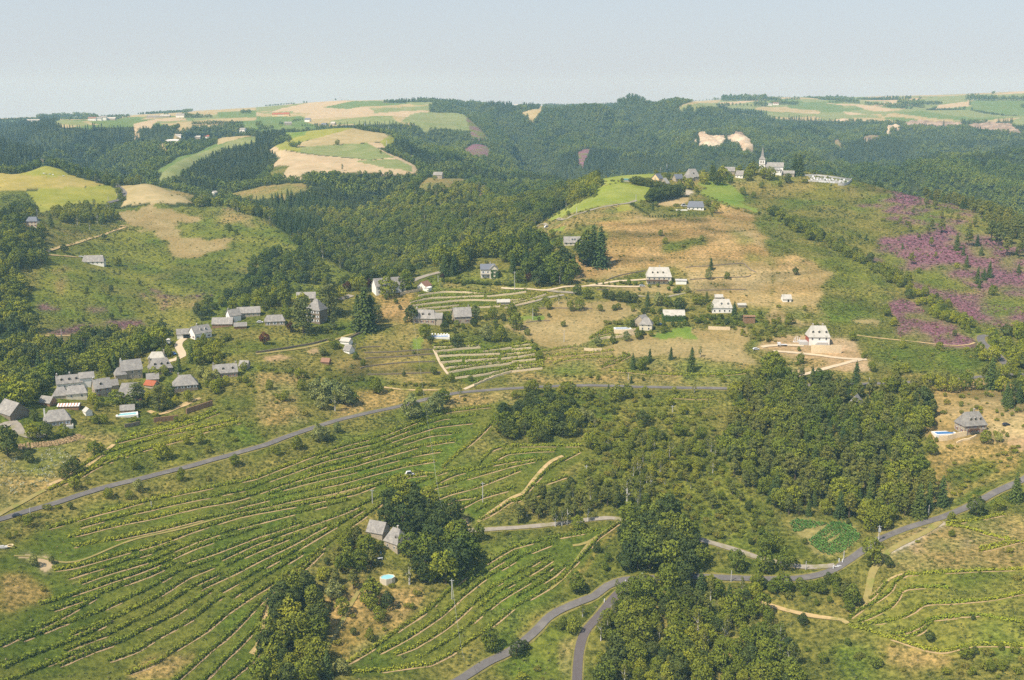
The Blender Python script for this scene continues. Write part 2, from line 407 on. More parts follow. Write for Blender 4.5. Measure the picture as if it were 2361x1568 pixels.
# name, nearest, farthest, outline
LAND = [
 # left slope across the valley
 ('green', 800, 1760, 'F -80,620 110,575 100,600 60,700 60,830 330,790 520,740 700,700 860,660 640,520 560,480 440,470 0,470 -80,500'),
 ('scrub', 1000, 1760, 'A1 0,1230 370,1170 860,1100 1000,1090 1180,1310 830,1420 420,1560 100,1700 0,1700'),
 ('bracken', 800, 1500, 'B1 1100,60 1500,90 2361,100 2361,400 1800,330 1300,180 1000,150'),
 ('bracken', 800, 1500, 'B1 750,260 1000,240 1100,400 1000,420'),
 ('weeds', 800, 1500, 'B1 500,120 620,100 560,380 500,360'),
 ('dryflat', 1000, 1500, 'A1 1080,1160 1400,1120 1700,1180 1950,1200 1650,1280 1720,1400 2120,1400 2050,1500 1900,1568 1620,1568 1560,1440 1420,1330 1150,1290'),
 ('weeds', 1000, 1500, 'A1 2000,1090 2361,1180 2361,1300 2100,1260'),
 ('green', 1000, 1500, 'A1 1650,1260 1900,1270 2060,1420 1900,1440 1700,1380'),
 ('heather', 800, 1400, 'B1 330,500 440,470 570,500 460,540 380,540'),
 ('heather', 800, 1400, 'B1 360,735 640,690 800,650 1000,640 1280,615 1330,665 1180,695 900,705 560,745'),
 ('heather', 800, 1400, 'B1 520,830 700,770 860,780 740,850 560,890'),
 ('heather', 800, 1400, 'B1 1080,745 1240,730 1300,770 1190,830 1110,790'),
 ('heath2', 800, 1400, 'B1 800,520 980,500 980,540 850,560'),
 ('heath2', 800, 1400, 'B1 1220,340 1600,380 1950,350 1960,470 1700,500 1500,480 1230,390'),
 # fields on its top
 ('gold', 1250, 1760, 'A1 -60,785 160,795 420,725 560,745 630,800 960,880 860,925 600,945 300,962 -60,975'),
 ('ggreen', 1250, 1760, 'A1 160,800 420,725 560,745 640,810 500,850 300,830'),
 ('ggreen', 1250, 1760, 'A1 240,968 600,945 860,928 960,888 1040,900 1090,960 1060,1060 860,1090 600,1140 370,1170 330,1080'),
 ('bracken', 1250, 1760, 'A1 -60,975 230,972 320,1085 365,1170 0,1240 -60,1240'),
 ('straw', 1250, 1760, 'A1 1050,885 1480,915 1700,990 1780,1060 1480,1085 1120,1088 1165,1010 1120,940'),
 ('weeds', 1250, 1760, 'A1 1480,915 1820,995 1840,1020 1770,1055 1520,960'),
 ('lush', 1250, 1900, 'A1 1950,1010 2090,1018 2095,1125 1960,1060'),
 # beyond the small valley
 ('pgreen', 1500, 2700, 'A1 1440,840 1620,700 1900,590 2100,520 2361,455 2361,500 2100,565 1900,650 1750,730 1650,810 1530,840'),
 ('fgreen', 1500, 2900, 'A1 1420,770 1560,700 1640,640 1780,620 1950,540 2100,500 2200,490 1900,600 1620,710 1500,790'),
 ('sand', 1700, 3000, 'A1 1420,525 1540,510 1660,540 1540,600 1450,550'),
 ('straw', 1700, 3100, 'A1 2000,465 2361,452 2180,500 2000,550'),
 ('pale', 2650, 4200, 'A1 1230,382 1240,355 1450,310 1700,305 1730,325 1600,332 1450,335 1400,380'),
 ('fgreen', 2650, 4600, 'A1 860,352 1150,300 1370,290 1240,345 1230,375 1000,372'),
 ('straw', 2650, 4600, 'A1 1560,412 1750,340 2000,310 2361,290 2361,322 2100,345 1800,372'),
 ('straw', 3600, 5400, 'A1 1200,295 1520,265 1900,225 2361,190 A2 380,165 250,210 100,250 0,245 A1 1900,272 1700,268 1250,292'),
 ('fgreen', 3000, 5000, 'A1 2000,252 2361,232 2361,300 2020,302'),
 ('pgreen', 2650, 5000, 'A1 390,332 600,316 800,345 830,368 650,366'),
 ('fgreen', 2500, 4000, 'A1 2240,365 2361,328 2361,402 2240,385'),
 ('pgreen', 3000, 5200, 'A2 0,190 380,183 200,235 0,247'),
 ('pale', 3000, 5200, 'A2 100,258 250,212 480,165 700,140 880,146 750,180 620,206 470,236 280,242'),
 ('fgreen', 3000, 5200, 'A2 620,206 880,150 1180,143 1160,162 1010,190 850,222'),
 ('pgreen', 3000, 5200, 'A2 1370,152 1640,144 1620,165 1480,190'),
 ('fgreen', 2300, 4000, 'A2 0,290 440,290 460,340 590,380 200,412 0,432'),
 ('lush', 1500, 2700, 'A2 0,455 250,400 480,385 930,388 560,490 330,530 270,490 260,440'),
 ('ggreen', 1500, 2700, 'A2 480,415 930,388 560,490 330,530 290,500 450,460'),
 ('straw', 1500, 2700, 'A2 920,390 1220,430 1215,480 1130,522 800,545 520,562 400,562 370,530 560,490'),
 ('pgreen', 1500, 2700, 'A2 400,566 520,562 800,548 1040,533 1150,590 1290,662 1050,690 850,665 600,640 380,612'),
 ('pale', 1500, 2700, 'A2 110,575 170,550 215,590 500,635 860,670 1060,692 1300,660 1480,728 1492,790 1350,800 1050,780 800,785 560,800 440,850 225,856 300,750 135,730 225,655'),
 ('pgreen', 1500, 2700, 'A2 900,700 1300,680 1440,740 1440,780 1200,760'),
 ('pale', 1500, 2700, 'A2 1020,530 1180,528 1210,555 1120,570 1330,650 1490,725 1460,720 1290,662'),
 ('ggreen', 1500, 2700, 'A2 1222,430 1275,450 1275,520 1205,560 1135,520 1215,480'),
 ('ggreen', 1500, 2700, 'A2 165,548 280,500 330,560 420,570 400,608 215,590'),
 ('scrub', 1500, 2700, 'A2 170,740 305,748 222,855 90,812'),
 ('weeds', 1300, 1800, 'A2 0,905 440,883 520,900 400,960 250,1005 0,1028 A1 2150,1012 2110,962 2230,942 2361,918'),
 ('pgreen', 2300, 4200, 'A2 1330,335 1450,262 1600,243 1850,238 1930,262 1985,410 1930,418 1750,388 1560,392 1460,352'),
 ('weeds', 1400, 2000, 'A2 1480,922 1590,818 1700,838 1930,833 2010,850 1750,928 1550,930'),
 ('earth', 1400, 2000, 'A2 2055,895 2120,888 2185,892 2120,930 2060,945'),
 ('heather', 2000, 4200, 'A2 1900,590 2030,510 2150,560 2160,640 2000,650'),
 ('heath2', 2000, 4200, 'A2 1930,270 2080,400 2160,500 1990,480 1960,380'),
 ('sand', 1700, 3200, 'A2 1750,675 1785,680 1780,700 1760,695'),
 ('sand', 1600, 3200, 'A2 1940,750 1960,748 2060,780 2050,785'),
 # far plateau
 ('straw', 2500, 5600, 'A3 90,230 290,180 260,232 190,268 90,242'),
 ('pgreen', 3000, 5600, 'A3 1530,168 1700,140 1930,135 1900,198 1700,190'),
 ('straw', 3400, 5600, 'A3 1540,168 1700,140 1930,135 1900,165'),
 ('pgreen', 3000, 5600, 'A3 1960,190 2240,150 2361,140 2361,190 2200,222 2000,212'),
 ('heather', 1900, 3200, 'A3 600,610 680,565 740,560 700,620 660,690 620,680'),
 ('sand', 1900, 3400, 'A3 690,500 780,500 770,522 700,515'),
 ('cliffp', 1900, 3400, 'A3 1030,522 1080,540 1060,552 1020,535'),
 ('pale', 2900, 3900, 'A3 625,140 720,132 715,140 640,150'),
 ('cliff', 2000, 3400, 'A3 1720,415 1750,395 1788,385 1786,450 1960,448 1966,500 1930,530 1880,560 1800,550 1730,535'),
 ('cliff', 2000, 3400, 'A3 1675,500 1700,470 1700,520'),
 ('cliff', 2000, 3400, 'A3 1975,450 2140,440 2190,480 2225,550 2130,552 2080,522 1990,490'),
 ('cliffp', 2000, 3400, 'A3 2040,400 2110,408 2145,440 2060,446'),
 ('cliffp', 2000, 3400, 'A3 1500,372 1560,372 1550,388 1510,385'),
 ('fgreen', 3000, 5600, 'A4 320,175 520,165 690,185 700,252 480,262 470,210'),
 ('pale', 3000, 5600, 'A4 520,168 850,178 1160,220 1100,242 960,242 800,192 700,188'),
 ('pgreen', 3000, 5600, 'A4 430,295 480,258 690,248 785,305 600,306'),
 ('pgreen', 3000, 5600, 'A4 280,130 560,128 560,150 330,160'),
 ('pale', 3800, 6200, 'A4 830,142 1400,122 1380,145 1000,150'),
 ('pgreen', 3800, 6200, 'A4 1390,128 1600,105 1850,92 1845,150 1700,162 1400,168'),
 ('pgreen', 3400, 6200, 'A4 1400,168 1700,160 1845,152 1600,182 1500,210 1300,215'),
 ('pale', 3400, 6200, 'A4 1515,212 1600,180 1850,150 1862,195 1700,206'),
 ('fgreen', 3200, 6200, 'A4 1860,150 2000,142 2450,140 2450,295 2200,270 1900,222'),
 ('pgreen', 3800, 6200, 'A4 1845,95 2450,52 2450,140 2000,140 1850,148'),
 ('pale', 4500, 6200, 'A4 2040,88 2300,60 2450,48 2450,70 2200,85'),
 ('pgreen', 2900, 6200, 'A4 2230,325 2361,298 2450,295 2450,370 2280,362'),
 ('pgreen', 3000, 6200, 'A4 1010,248 1160,240 1260,220 1470,206 1450,232 1120,262 1070,292'),
 ('cliffp', 2800, 4400, 'A4 1250,340 1400,318 1800,342 1780,362 1500,362 1420,350 1300,366'),
 ('cliffp', 2800, 4400, 'A4 1840,350 2100,340 2250,350 2260,382 2361,410 2200,412 1850,372'),
 ('cliff', 2800, 4400, 'A4 600,312 740,308 720,323 600,319'),
 ('cliff', 2800, 4400, 'A4 1100,360 1230,362 1220,372 1100,380'),
 ('rocks', 2400, 4400, 'A4 860,470 950,430 1050,440 1010,480 900,500'),
 ('rocks', 2400, 4400, 'A4 600,500 660,470 680,530 620,520'),
 # church hill
 ('scrub', 850, 1310, 'A4 -40,1240 0,1040 600,1000 1190,990 1500,1020 1700,1240 1400,1568 B4 1900,0 1900,760 0,0'),
 ('meadow', 850, 1310, 'A3 750,852 900,822 1080,808 1320,815 1300,850 1200,862 1100,885 850,918 790,905'),
 ('meadow', 850, 1310, 'A3 770,940 1000,903 1120,918 1330,958 1260,1000 1230,1062 1100,1085 850,1105 600,1165 450,1235 330,1248 400,1160 600,1085 780,1020'),
 ('lush', 850, 1310, 'A3 1700,925 1800,880 2050,930 2150,1050 2235,1140 2190,1178 1900,1062 1750,1005'),
 ('weeds', 850, 1310, 'A3 1400,850 1600,830 2361,850 2361,980 2150,1000 2050,930 1800,880 1700,920 1450,900'),
 ('terrace', 850, 1310, 'A3 2100,930 2361,880 A4 0,950 340,860 700,930 900,915 1200,990 900,1030 300,1060 0,1050 A3 2361,1120 2200,1040'),
 ('dry', 800, 1310, 'A3 190,1300 330,1290 560,1205 850,1130 1080,1120 1230,1212 1500,1225 1900,1195 2010,1220 2180,1290 2361,1440 2361,1568 B3 2361,0 2361,580 2100,530 1900,400 1640,340 1640,200 1480,110 1240,120 900,235 580,270 540,150 500,0 600,-60 A3 850,1568 860,1300 600,1290 300,1400 240,1440'),
 ('brown', 800, 1310, 'A3 850,1240 1500,1225 1800,1230 2000,1300 2200,1420 2361,1500 2361,1568 B3 2300,40 1700,60 1100,120 600,240 500,0 A3 860,1568 840,1300'),
 ('weeds', 800, 1310, 'A3 700,1170 1060,1120 1230,1212 1100,1250 800,1260 600,1290 240,1440 230,1310 450,1240'),
 ('ggreen', 800, 1310, 'A3 940,1150 1080,1130 1120,1175 960,1185'),
 ('lush', 800, 1310, 'A3 240,1360 330,1340 480,1295 490,1330 330,1370'),
 ('bracken', 800, 1310, 'A3 1420,1450 1780,1410 1790,1490 1400,1520'),
 ('brown', 800, 1310, 'A3 1640,1000 1800,1042 2190,1182 2290,1242 2200,1285 1900,1172 1760,1062'),
 ('sand', 800, 1310, 'A3 1300,1090 1500,1042 1620,1033 1635,1060 1560,1102 1400,1112'),
 ('weeds', 800, 1310, 'A3 1190,1160 1400,1140 1430,1205 1250,1212'),
 ('gravel', 800, 1310, 'A3 1580,1010 1600,960 1640,965 1670,1000 1600,1020'),
 ('dry', 600, 1310, 'B4 0,0 230,0 600,180 560,300 430,440 520,600 400,645 0,620'),
 ('brown', 600, 1310, 'B4 0,0 230,0 480,110 300,120 0,130'),
 ('weeds', 600, 1310, 'B4 1,440 420,440 520,600 330,620'),
 ('bracken', 600, 1310, 'B4 430,440 900,400 1050,540 1000,620 700,660 520,600'),
 ('dryflat', 600, 1310, 'B4 680,590 850,575 1000,590 990,630 780,620'),
 ('green', 700, 1310, 'B4 270,0 1200,0 1350,150 1100,180 1110,450 900,420 560,300 620,190 B4 400,60'),
 ('heath2', 700, 1310, 'A4 800,1150 1100,1010 1500,1030 1900,1150 2361,1350 2450,1568 B4 2450,300 2450,760 2060,700 1900,600 1560,400 1200,200 900,0 A4 1100,1420 1400,1330 1200,1260'),
 ('heather', 700, 1310, 'A4 1000,1085 1150,1010 1330,1020 1400,1100 1400,1200 1150,1235 1000,1170'),
 ('heath2', 700, 1310, 'A4 700,1130 1000,1080 1150,1230 850,1215'),
 ('heath2', 700, 1310, 'A4 1560,1260 1650,1210 1850,1260 1950,1330 2060,1440 1700,1450 1450,1400'),
 ('heather', 700, 1310, 'A4 1000,1400 1400,1370 1620,1300 1750,1400 1950,1400 2150,1450 2450,1500 2450,1600 B4 2450,0 2450,330 2060,300 1900,290 1500,225 1340,130 1200,0 A4 1200,1568'),
 ('green', 700, 1310, 'B4 1330,140 1700,200 1900,300 1600,330 1380,230'),
 ('heather', 700, 1310, 'B4 1100,455 1250,412 1500,560 1750,680 1900,790 1880,832 1600,832 1400,795 1180,640'),
 ('heath2', 700, 1310, 'B4 1000,740 1260,680 1420,790 1100,780'),
 ('heather', 700, 1310, 'B4 1600,400 2060,370 1960,500 2010,600 1880,610 1740,500'),
 ('heather', 700, 1310, 'B4 2050,620 2200,560 2450,540 2450,740 2100,700'),
 ('heath2', 600, 1310, 'B4 1260,1100 1600,1090 1620,1120 1300,1135'),
 ('bracken', 600, 1310, 'B4 850,760 1500,830 1860,850 2050,960 1900,1090 1300,1080 1000,1060 900,930'),
 ('bracken', 380, 720, 'F 1340,960 1500,930 1640,960 1700,1100 1800,1190 1800,1300 1620,1240 1600,1180 1440,1180 1300,1120 1360,1040'),
 ('bracken', 380, 760, 'B3 0,1240 600,1240 1200,1300 1900,1350 1700,1500 1000,1568 600,1400 0,1330'),
 # building site
 ('earth', 600, 1000, 'B4 -40,800 190,735 400,745 580,755 740,785 800,800 860,930 945,1000 935,1075 800,1070 560,1062 330,1050 250,960 60,905 -120,860'),
 ('weeds', 600, 1000, 'B4 150,960 550,980 520,1020 300,1060 170,1080'),
 ('earth', 600, 1000, 'B4 150,1150 380,1060 330,1040 130,1100'),
 # middle of the near hill
 ('dryflat', 600, 1000, 'B3 -60,640 130,620 450,420 1000,440 1150,530 870,640 890,690 700,800 560,845 300,862 200,800 80,700'),
 ('dryflat', 600, 1000, 'B3 780,860 1200,760 1450,700 1640,650 2140,655 2210,760 2190,860 2260,1005 1780,930 1300,915 1100,930 940,885'),
 ('weeds', 600, 1000, 'B3 1240,935 1780,935 2200,1005 2000,1075 1500,1085 1250,1010'),
 ('lush', 600, 1000, 'B3 1290,760 1500,690 1660,640 1700,770 1450,770'),
 ('dryflat', 600, 1000, 'B3 900,300 1400,290 1600,340 1500,380 1200,340 820,310'),
 ('lush', 600, 1000, 'B3 100,590 330,560 330,600 130,620'),
 ('weeds', 600, 1000, 'B2 1700,240 2361,290 2361,330 1900,310 1700,320'),
 ('vine', 600, 1000, 'B2 1420,440 1530,350 1700,325 2120,345 2361,340 2361,420 2100,480 1650,530 1460,530'),
 ('brown', 600, 1000, 'B2 1000,640 1180,440 1400,440 1470,600 1200,640'),
 ('rust', 600, 1000, 'B2 1080,380 1500,350 1420,440 1180,450'),
 ('terrace', 600, 1000, 'B2 850,830 1200,680 1500,645 1620,840 1740,1010 1770,1090 1680,1190 1200,1190 850,1150 700,1000 700,900'),
 ('green', 600, 1000, 'B2 0,830 400,760 730,700 700,760 400,850 0,890'),
 ('green', 600, 1000, 'B1 2010,840 2361,800 2361,900 2040,930'),
 ('lush', 600, 1000, 'B2 1470,760 1560,760 1620,850 1540,870'),
 ('earth', 600, 1000, 'B2 70,940 220,915 330,950 120,985'),
 ('earth', 600, 1000, 'B2 470,880 560,850 590,900 500,925'),
 ('vine', 600, 1000, 'B2 1630,830 2361,830 2361,1060 2000,1190 1830,1130 1700,1000'),
 ('vine', 600, 1000, 'B3 0,810 200,810 270,1040 0,1070'),
 ('weeds', 600, 1000, 'B3 270,880 900,870 1080,920 850,1040 380,1030'),
 ('weeds', 500, 760, 'B2 0,1080 450,1100 400,1400 500,1568 0,1568'),
 ('rust', 500, 760, 'B2 930,1240 1400,1240 1330,1380 950,1470 700,1500'),
 ('rust', 500, 760, 'B2 100,1480 400,1400 300,1540 100,1568'),
 ('weeds', 500, 760, 'B3 0,1080 2361,1130 2361,1250 0,1200'),
 ('weeds', 500, 760, 'B2 1800,1290 2361,1250 2361,1400 1700,1420'),
 # left bottom
 ('weeds', 450, 760, 'C1 -60,470 300,460 780,330 1150,310 1050,400 450,840 0,1060 -60,1060'),
 ('vine', 450, 760, 'C1 1200,320 1980,90 2210,180 1300,500 450,840 1050,400'),
 ('bracken', 450, 760, 'C1 700,760 1400,480 2200,220 2361,300 2361,420 1700,600 1000,800'),
 ('rust', 450, 760, 'C1 1150,330 1250,260 1180,340'),
 ('vine', 380, 760, 'P 4,556 48,526 135,500 256,475 386,430 503,402 490,430 440,468 515,447 580,447 590,454 560,470 512,500 480,520 452,500 430,492 400,495 345,530 300,575 272,600 262,690 -30,700 -30,600'),
 ('rust', 380, 600, 'D1 1180,1568 1400,1380 1750,1360 1820,1300 1800,1400 1600,1568'),
 ('rust', 380, 600, 'D1 0,560 240,560 460,800 100,960 -60,960'),
 ('pale', 380, 600, 'D1 345,450 420,425 495,520 420,572 370,540'),
 ('pale', 380, 600, 'D1 155,425 290,418 300,440 200,450'),
 ('weeds', 380, 600, 'D1 540,590 740,640 740,680 600,650'),
 ('rust', 380, 600, 'D2 480,800 700,820 870,680 1000,650 1150,740 1550,700 1560,830 1250,1130 900,1400 670,1300 700,1100 560,1050'),
 ('weeds', 380, 600, 'D2 860,1250 1250,1100 1200,1180 850,1400'),
 ('vine', 380, 600, 'P 346,664 391,634 430,607 473,570 512,547 573,534 618,521 612,535 575,585 512,612 450,660 390,675 350,676'),
 ('earth', 380, 600, 'D2 1900,60 1960,60 1975,300 1940,300 1900,180'),
 ('rust', 380, 600, 'D3 0,1170 300,950 600,850 980,570 960,600 600,850 300,1000 50,1200'),
 ('rust', 380, 600, 'D3 450,700 620,480 900,200 980,130 1000,160 800,330 560,620'),
 ('green', 380, 600, 'D3 0,1240 500,1060 640,1080 560,1568 0,1568'),
 ('weeds', 380, 600, 'D3 400,1240 600,1150 620,1300 560,1568 400,1500'),
 ('weeds', 380, 600, 'D3 1950,1150 2361,1150 2361,1568 1900,1568'),
 ('rust', 380, 600, 'D3 1960,700 2361,800 2361,850 2100,850'),
 ('earth', 380, 600, 'D3 1870,870 1940,800 1920,880'),
 # right bottom
 ('plot', 380, 700, 'C4 190,1120 270,1080 540,1140 700,1120 760,1130 870,1260 700,1400 560,1440 440,1410 330,1290 230,1210'),
 ('dry', 480, 900, 'C4 1400,40 1500,-120 1900,-200 2361,-100 2450,0 2450,350 2200,400 1700,500 1500,420 1400,280'),
 ('rust', 480, 900, 'C4 1450,520 1700,440 2361,400 2361,600 1900,860 1560,960 1500,760'),
 ('bracken', 480, 900, 'C4 1680,600 2000,540 2180,620 1900,780 1700,870'),
 ('earth', 480, 900, 'C4 2200,380 2361,340 2450,330 2450,450 2300,470'),
 ('weeds', 380, 600, 'D4 560,60 900,90 1349,20 1430,20 1430,330 740,340 560,300'),
 ('rocks', 380, 600, 'D4 700,200 850,160 1090,170 1100,215 900,240 740,250'),
 ('gravel', 380, 600, 'D4 700,190 900,60 950,70 860,110 720,200 600,250'),
 ('green', 380, 600, 'D4 430,600 700,340 1349,320 1430,320 1430,760 900,750 600,690'),
 ('scrub', 380, 600, 'D4 500,760 1349,770 1349,896 500,896'),
 ('rust', 380, 600, 'D4 600,700 1000,770 900,830 600,800'),
 ('weeds', 380, 600, 'B4 1450,1250 1700,1240 2100,1300 1900,1500 1500,1568'),
]
def world_poly(s):
    return q(s)

jx = fbm(GX / 9, GY / 9, 3, 21); jy = fbm(GX / 9 + 50, GY / 9, 3, 22)
jit = 2.0
JU = GU + jx * jit; JV = GV + jy * jit * 0.6
mixn = np.clip(fbm(GX / 22, GY / 22, 5, 31) * 1.5 + 0.5, 0, 1)
mixf = np.clip(fbm(GX / 60, GY / 60, 4, 33) * 1.4 + 0.5, 0, 1)
base = np.where(GR > 1310, 1, 0)
names = list(COVER)
SOFT = ('lush', 'vine', 'dryflat', 'weeds', 'rust', 'bracken', 'heather', 'heath2', 'scrub', 'green', 'ggreen', 'brown', 'rocks', 'dry')
SU = fbm(GX / 26, GY / 26, 4, 23) * 12; SV = fbm(GX / 26 + 70, GY / 26, 4, 24) * 6
CID = np.where(GR > 1310, names.index('forest'), names.index('scrub')).astype(np.int16)
# the far plateau is a patchwork of fields
_px = np.floor(GX / 170 + fbm(GX / 400, GY / 400, 2, 5) * 1.2); _py = np.floor(GY / 260 + fbm(GX / 300, GY / 500, 2, 6) * 1.2)
_h = vnoise(_px * 3.17 + 0.5, _py * 5.31 + 0.5, 77)
_pl = ((GR > 2900) & (GU < 430) & (GV < 125.5) & (GU > 60)) | ((GR > 4300) & (GU < 470)) | ((GR > 3900) & (GU > 690)) | (GR > 5200)
for lo_, hi_, nm_ in ((0.0, .30, 'pgreen'), (.30, .47, 'fgreen'), (.47, .62, 'straw'), (.62, .74, 'pale')):
    CID[_pl & (_h >= lo_) & (_h < hi_)] = names.index(nm_)
# the shoulder left of the meadows and the valley floor are wooded
vf = q('F 530,480 620,500 640,525 700,570 770,620 800,655 870,655 950,610 1050,590 1200,600 1230,560 1240,510 1310,470 1340,430 1380,410 1300,405 960,395 720,400 630,420 520,450')
CID[(GR > 930) & inside(GU, GV, vf)] = names.index('forest')
for nm, r0, r1, s in LAND:
    pl = world_poly(s)
    lo = pl.min(0) - 3; hi = pl.max(0) + 3
    m = (GR >= r0) & (GR <= r1) & (GU > lo[0]) & (GU < hi[0]) & (GV > lo[1]) & (GV < hi[1])
    idx = np.where(m)
    if len(idx[0]) == 0: continue
    k = 0.35 if r0 > 1200 else 1.0
    soft = nm in SOFT and r0 <= 1200
    ins = inside(GU[idx] + (JU - GU)[idx] * k + (SU[idx] if soft else 0), GV[idx] + (JV - GV)[idx] * k + (SV[idx] if soft else 0), pl)
    CID[idx[0][ins], idx[1][ins]] = names.index(nm)
# woods stand in their own hollows: gullies run down the wooded hillsides, open fields ride on the shoulders
WM = (CID == names.index('forest')).astype(float) * (GR > 900)
for _k in range(4):
    P_ = np.pad(WM, 3, 'edge')
    WM = (P_[:-6, 3:-3] + P_[1:-5, 3:-3] + P_[3:-3, 3:-3] + P_[5:-1, 3:-3] + P_[6:, 3:-3] + P_[3:-3, :-6] + P_[3:-3, 1:-5] + P_[3:-3, 5:-1] + P_[3:-3, 6:]) / 9
gu_ = np.clip(1 - np.abs(fbm(GX / 230 + GY / 900, GY / 620, 3, 9)) * 2.4, 0, 1) ** 1.6
gu2 = np.clip(1 - np.abs(fbm(GX / 90 - GY / 500, GY / 260, 3, 12)) * 2.4, 0, 1) ** 1.5
WC = (CID == names.index('forest')).astype(float) * (GR > 900)
for _k in range(2):
    c_ = np.cumsum(np.pad(WC, ((0, 0), (14, 13)), 'edge'), 1); c_ = (c_[:, 27:] - c_[:, :-27]) / 27
    c_ = np.concatenate([c_, c_[:, -1:]], 1)[:, :NA]
    P_ = np.pad(c_, ((2, 2), (0, 0)), 'edge'); WC = (P_[:-4] + P_[1:-3] + P_[2:-2] + P_[3:-1] + P_[4:]) / 5
WC = np.clip(1 - (1 - WC) * 9, 0, 1)
WC = np.pad(WC, ((2, 2), (6, 6)), 'edge'); WC = sum(WC[a:a + NR, b:b + NA] for a in (0, 2, 4) for b in (0, 3, 6, 9, 12)) / 15
amp = np.interp(GR, [900, 1250, 1900, 2600, 3500, 5000], [4, 10, 46, 80, 66, 14]) * WC
GZ -= (amp * gu_ + amp * 0.4 * gu2) + WM * ( np.where(GR > 1310, 8.5, 6.0))
# the quarry is bitten into its hillside
qm = np.isin(CID, [names.index('cliff'), names.index('cliffp')]) & (GR > 1900)
GZ += qm * fbm(GX / 14, GY / 40, 3, 15) * 9
GU, GV = project(GX, GY, GZ)
_Tn = (CAM_Z - GZ) / GR
RUN = np.minimum.accumulate(_Tn, axis=0)
HID = (_Tn - RUN) * F_PX
CA = np.array([COVER[n][0] for n in names]); CB = np.array([COVER[n][1] for n in names])
CRG = np.array([COVER[n][2] for n in names]); CBD = np.array([COVER[n][3] for n in names])
mx = mixn.copy()
hm = np.isin(CID, [names.index('heather')])
mx[hm] = np.clip(fbm(GX / 16, GY / 16, 4, 41) * 3.0 + 0.15, 0, 1)[hm]
hm = np.isin(CID, [names.index('heath2')])
mx[hm] = np.clip(fbm(GX / 16, GY / 16, 4, 41) * 3.0 + 0.75, 0, 1)[hm]
CC = CA[CID] * (1 - mx[..., None]) + CB[CID] * mx[..., None]
# dry and green patches wandering through all rough ground
rough = CRG[CID]; band = CBD[CID]
pd = np.clip(fbm(GX / 35 + 9, GY / 35, 4, 51) * 2.2 - 0.15, 0, 1)[..., None] * (rough[..., None] > 0.55) * (GR[..., None] < 1310) * (~np.isin(CID, [names.index('forest'), names.index('heather'), names.index('cliff')]))[..., None]
pd = pd * (CID != names.index('vine'))[..., None] * np.where(np.isin(CID, [names.index('green'), names.index('scrub'), names.index('bracken')]), 0.45, 1)[..., None]
CC = CC * (1 - 0.5 * pd) + np.array(lin(172, 146, 90, K)) * 0.5 * pd
pg = np.clip(fbm(GX / 28 - 9, GY / 28, 4, 52) * 2.2 - 0.3, 0, 1)[..., None] * (rough[..., None] > 0.55) * (GR[..., None] < 1310) * (~np.isin(CID, [names.index('heather'), names.index('cliff'), names.index('earth')]))[..., None]
CC = CC * (1 - 0.6 * pg) + np.array(lin(92, 118, 36, K)) * 0.6 * pg
tb = fbm(GX / 60, GZ / 1.7, 2, 71)          # old terraces follow the contours
CC *= 1 + (0.24 * band * np.clip(tb * 2, -1, 1))[..., None]
tl = fbm(GX / 110 + 5, GZ / 4.2, 2, 73)
ln_ = ((np.abs(tl) < 0.13) & (fbm(GX / 25, GY / 25, 2, 75) > -0.3))[..., None] * np.clip(band - 0.15, 0, 1)[..., None]
CC = CC * (1 - 0.85 * ln_) + np.array(lin(72, 72, 36, K)) * 0.85 * ln_
# growth of neighbouring kinds runs together on the rough slopes
BL = CC.copy()
for _k in range(3):
    P_ = np.pad(BL, ((2, 2), (2, 2), (0, 0)), 'edge')
    BL = (P_[:-4, 2:-2] + P_[1:-3, 2:-2] + P_[2:-2, 2:-2] + P_[3:-1, 2:-2] + P_[4:, 2:-2] + P_[2:-2, :-4] + P_[2:-2, 1:-3] + P_[2:-2, 3:-1] + P_[2:-2, 4:]) / 9
wb_ = (np.clip((rough - 0.25) * 3, 0, 1) * (GR < 1310) * (GR > 400))[..., None] * 0.85
CC = CC * (1 - wb_) + BL * wb_

# relief of broken ground: quarry cuts and terraces
GZ2 = GZ.copy()

def smooth_idx():
    return np.arange(NR * NA).reshape(NR, NA)
idx = smooth_idx()
faces = np.stack([idx[:-1, :-1], idx[:-1, 1:], idx[1:, 1:], idx[1:, :-1]], -1).reshape(-1, 4)
gm, nt, out = new_mat('ground_cover')
p = nt.nodes.new('ShaderNodeBsdfPrincipled'); p.inputs['Roughness'].default_value = 1.0; p.inputs['Specular IOR Level'].default_value = 0.05
at_c = nt.nodes.new('ShaderNodeAttribute'); at_c.attribute_name = 'cover'
at_r = nt.nodes.new('ShaderNodeAttribute'); at_r.attribute_name = 'rough'
geo = nt.nodes.new('ShaderNodeNewGeometry')
n1 = noise_node(nt, 0.45, 5, 0.7, geo.outputs['Position'])
n2 = noise_node(nt, 0.07, 5, 0.65, geo.outputs['Position'])
mp = nt.nodes.new('ShaderNodeMapping'); mp.inputs['Scale'].default_value = (0.02, 0.02, 0.8)
nt.links.new(geo.outputs['Position'], mp.inputs['Vector'])
n3 = noise_node(nt, 1.0, 3, 0.6, mp.outputs[0])
r1 = ramp(nt, n1.outputs[0], [(0.36, (0.3, 0.36, 0.28)), (0.5, (0.95, 0.95, 0.95)), (0.64, (1.75, 1.6, 1.6))])  # dark end paints small shadows among the growth into the ground colour
r2 = ramp(nt, n2.outputs[0], [(0.3, (0.72, 0.78, 0.7)), (0.7, (1.22, 1.18, 1.2))])
c1 = mixc(nt, (1, 1, 1), r1.outputs[0], at_r.outputs['Fac'])
c2 = mixc(nt, at_c.outputs['Color'], c1, 1.0, 'MULTIPLY')
c3 = mixc(nt, c2, r2.outputs[0], 0.7, 'MULTIPLY')
nt.links.new(c3, p.inputs['Base Color'])
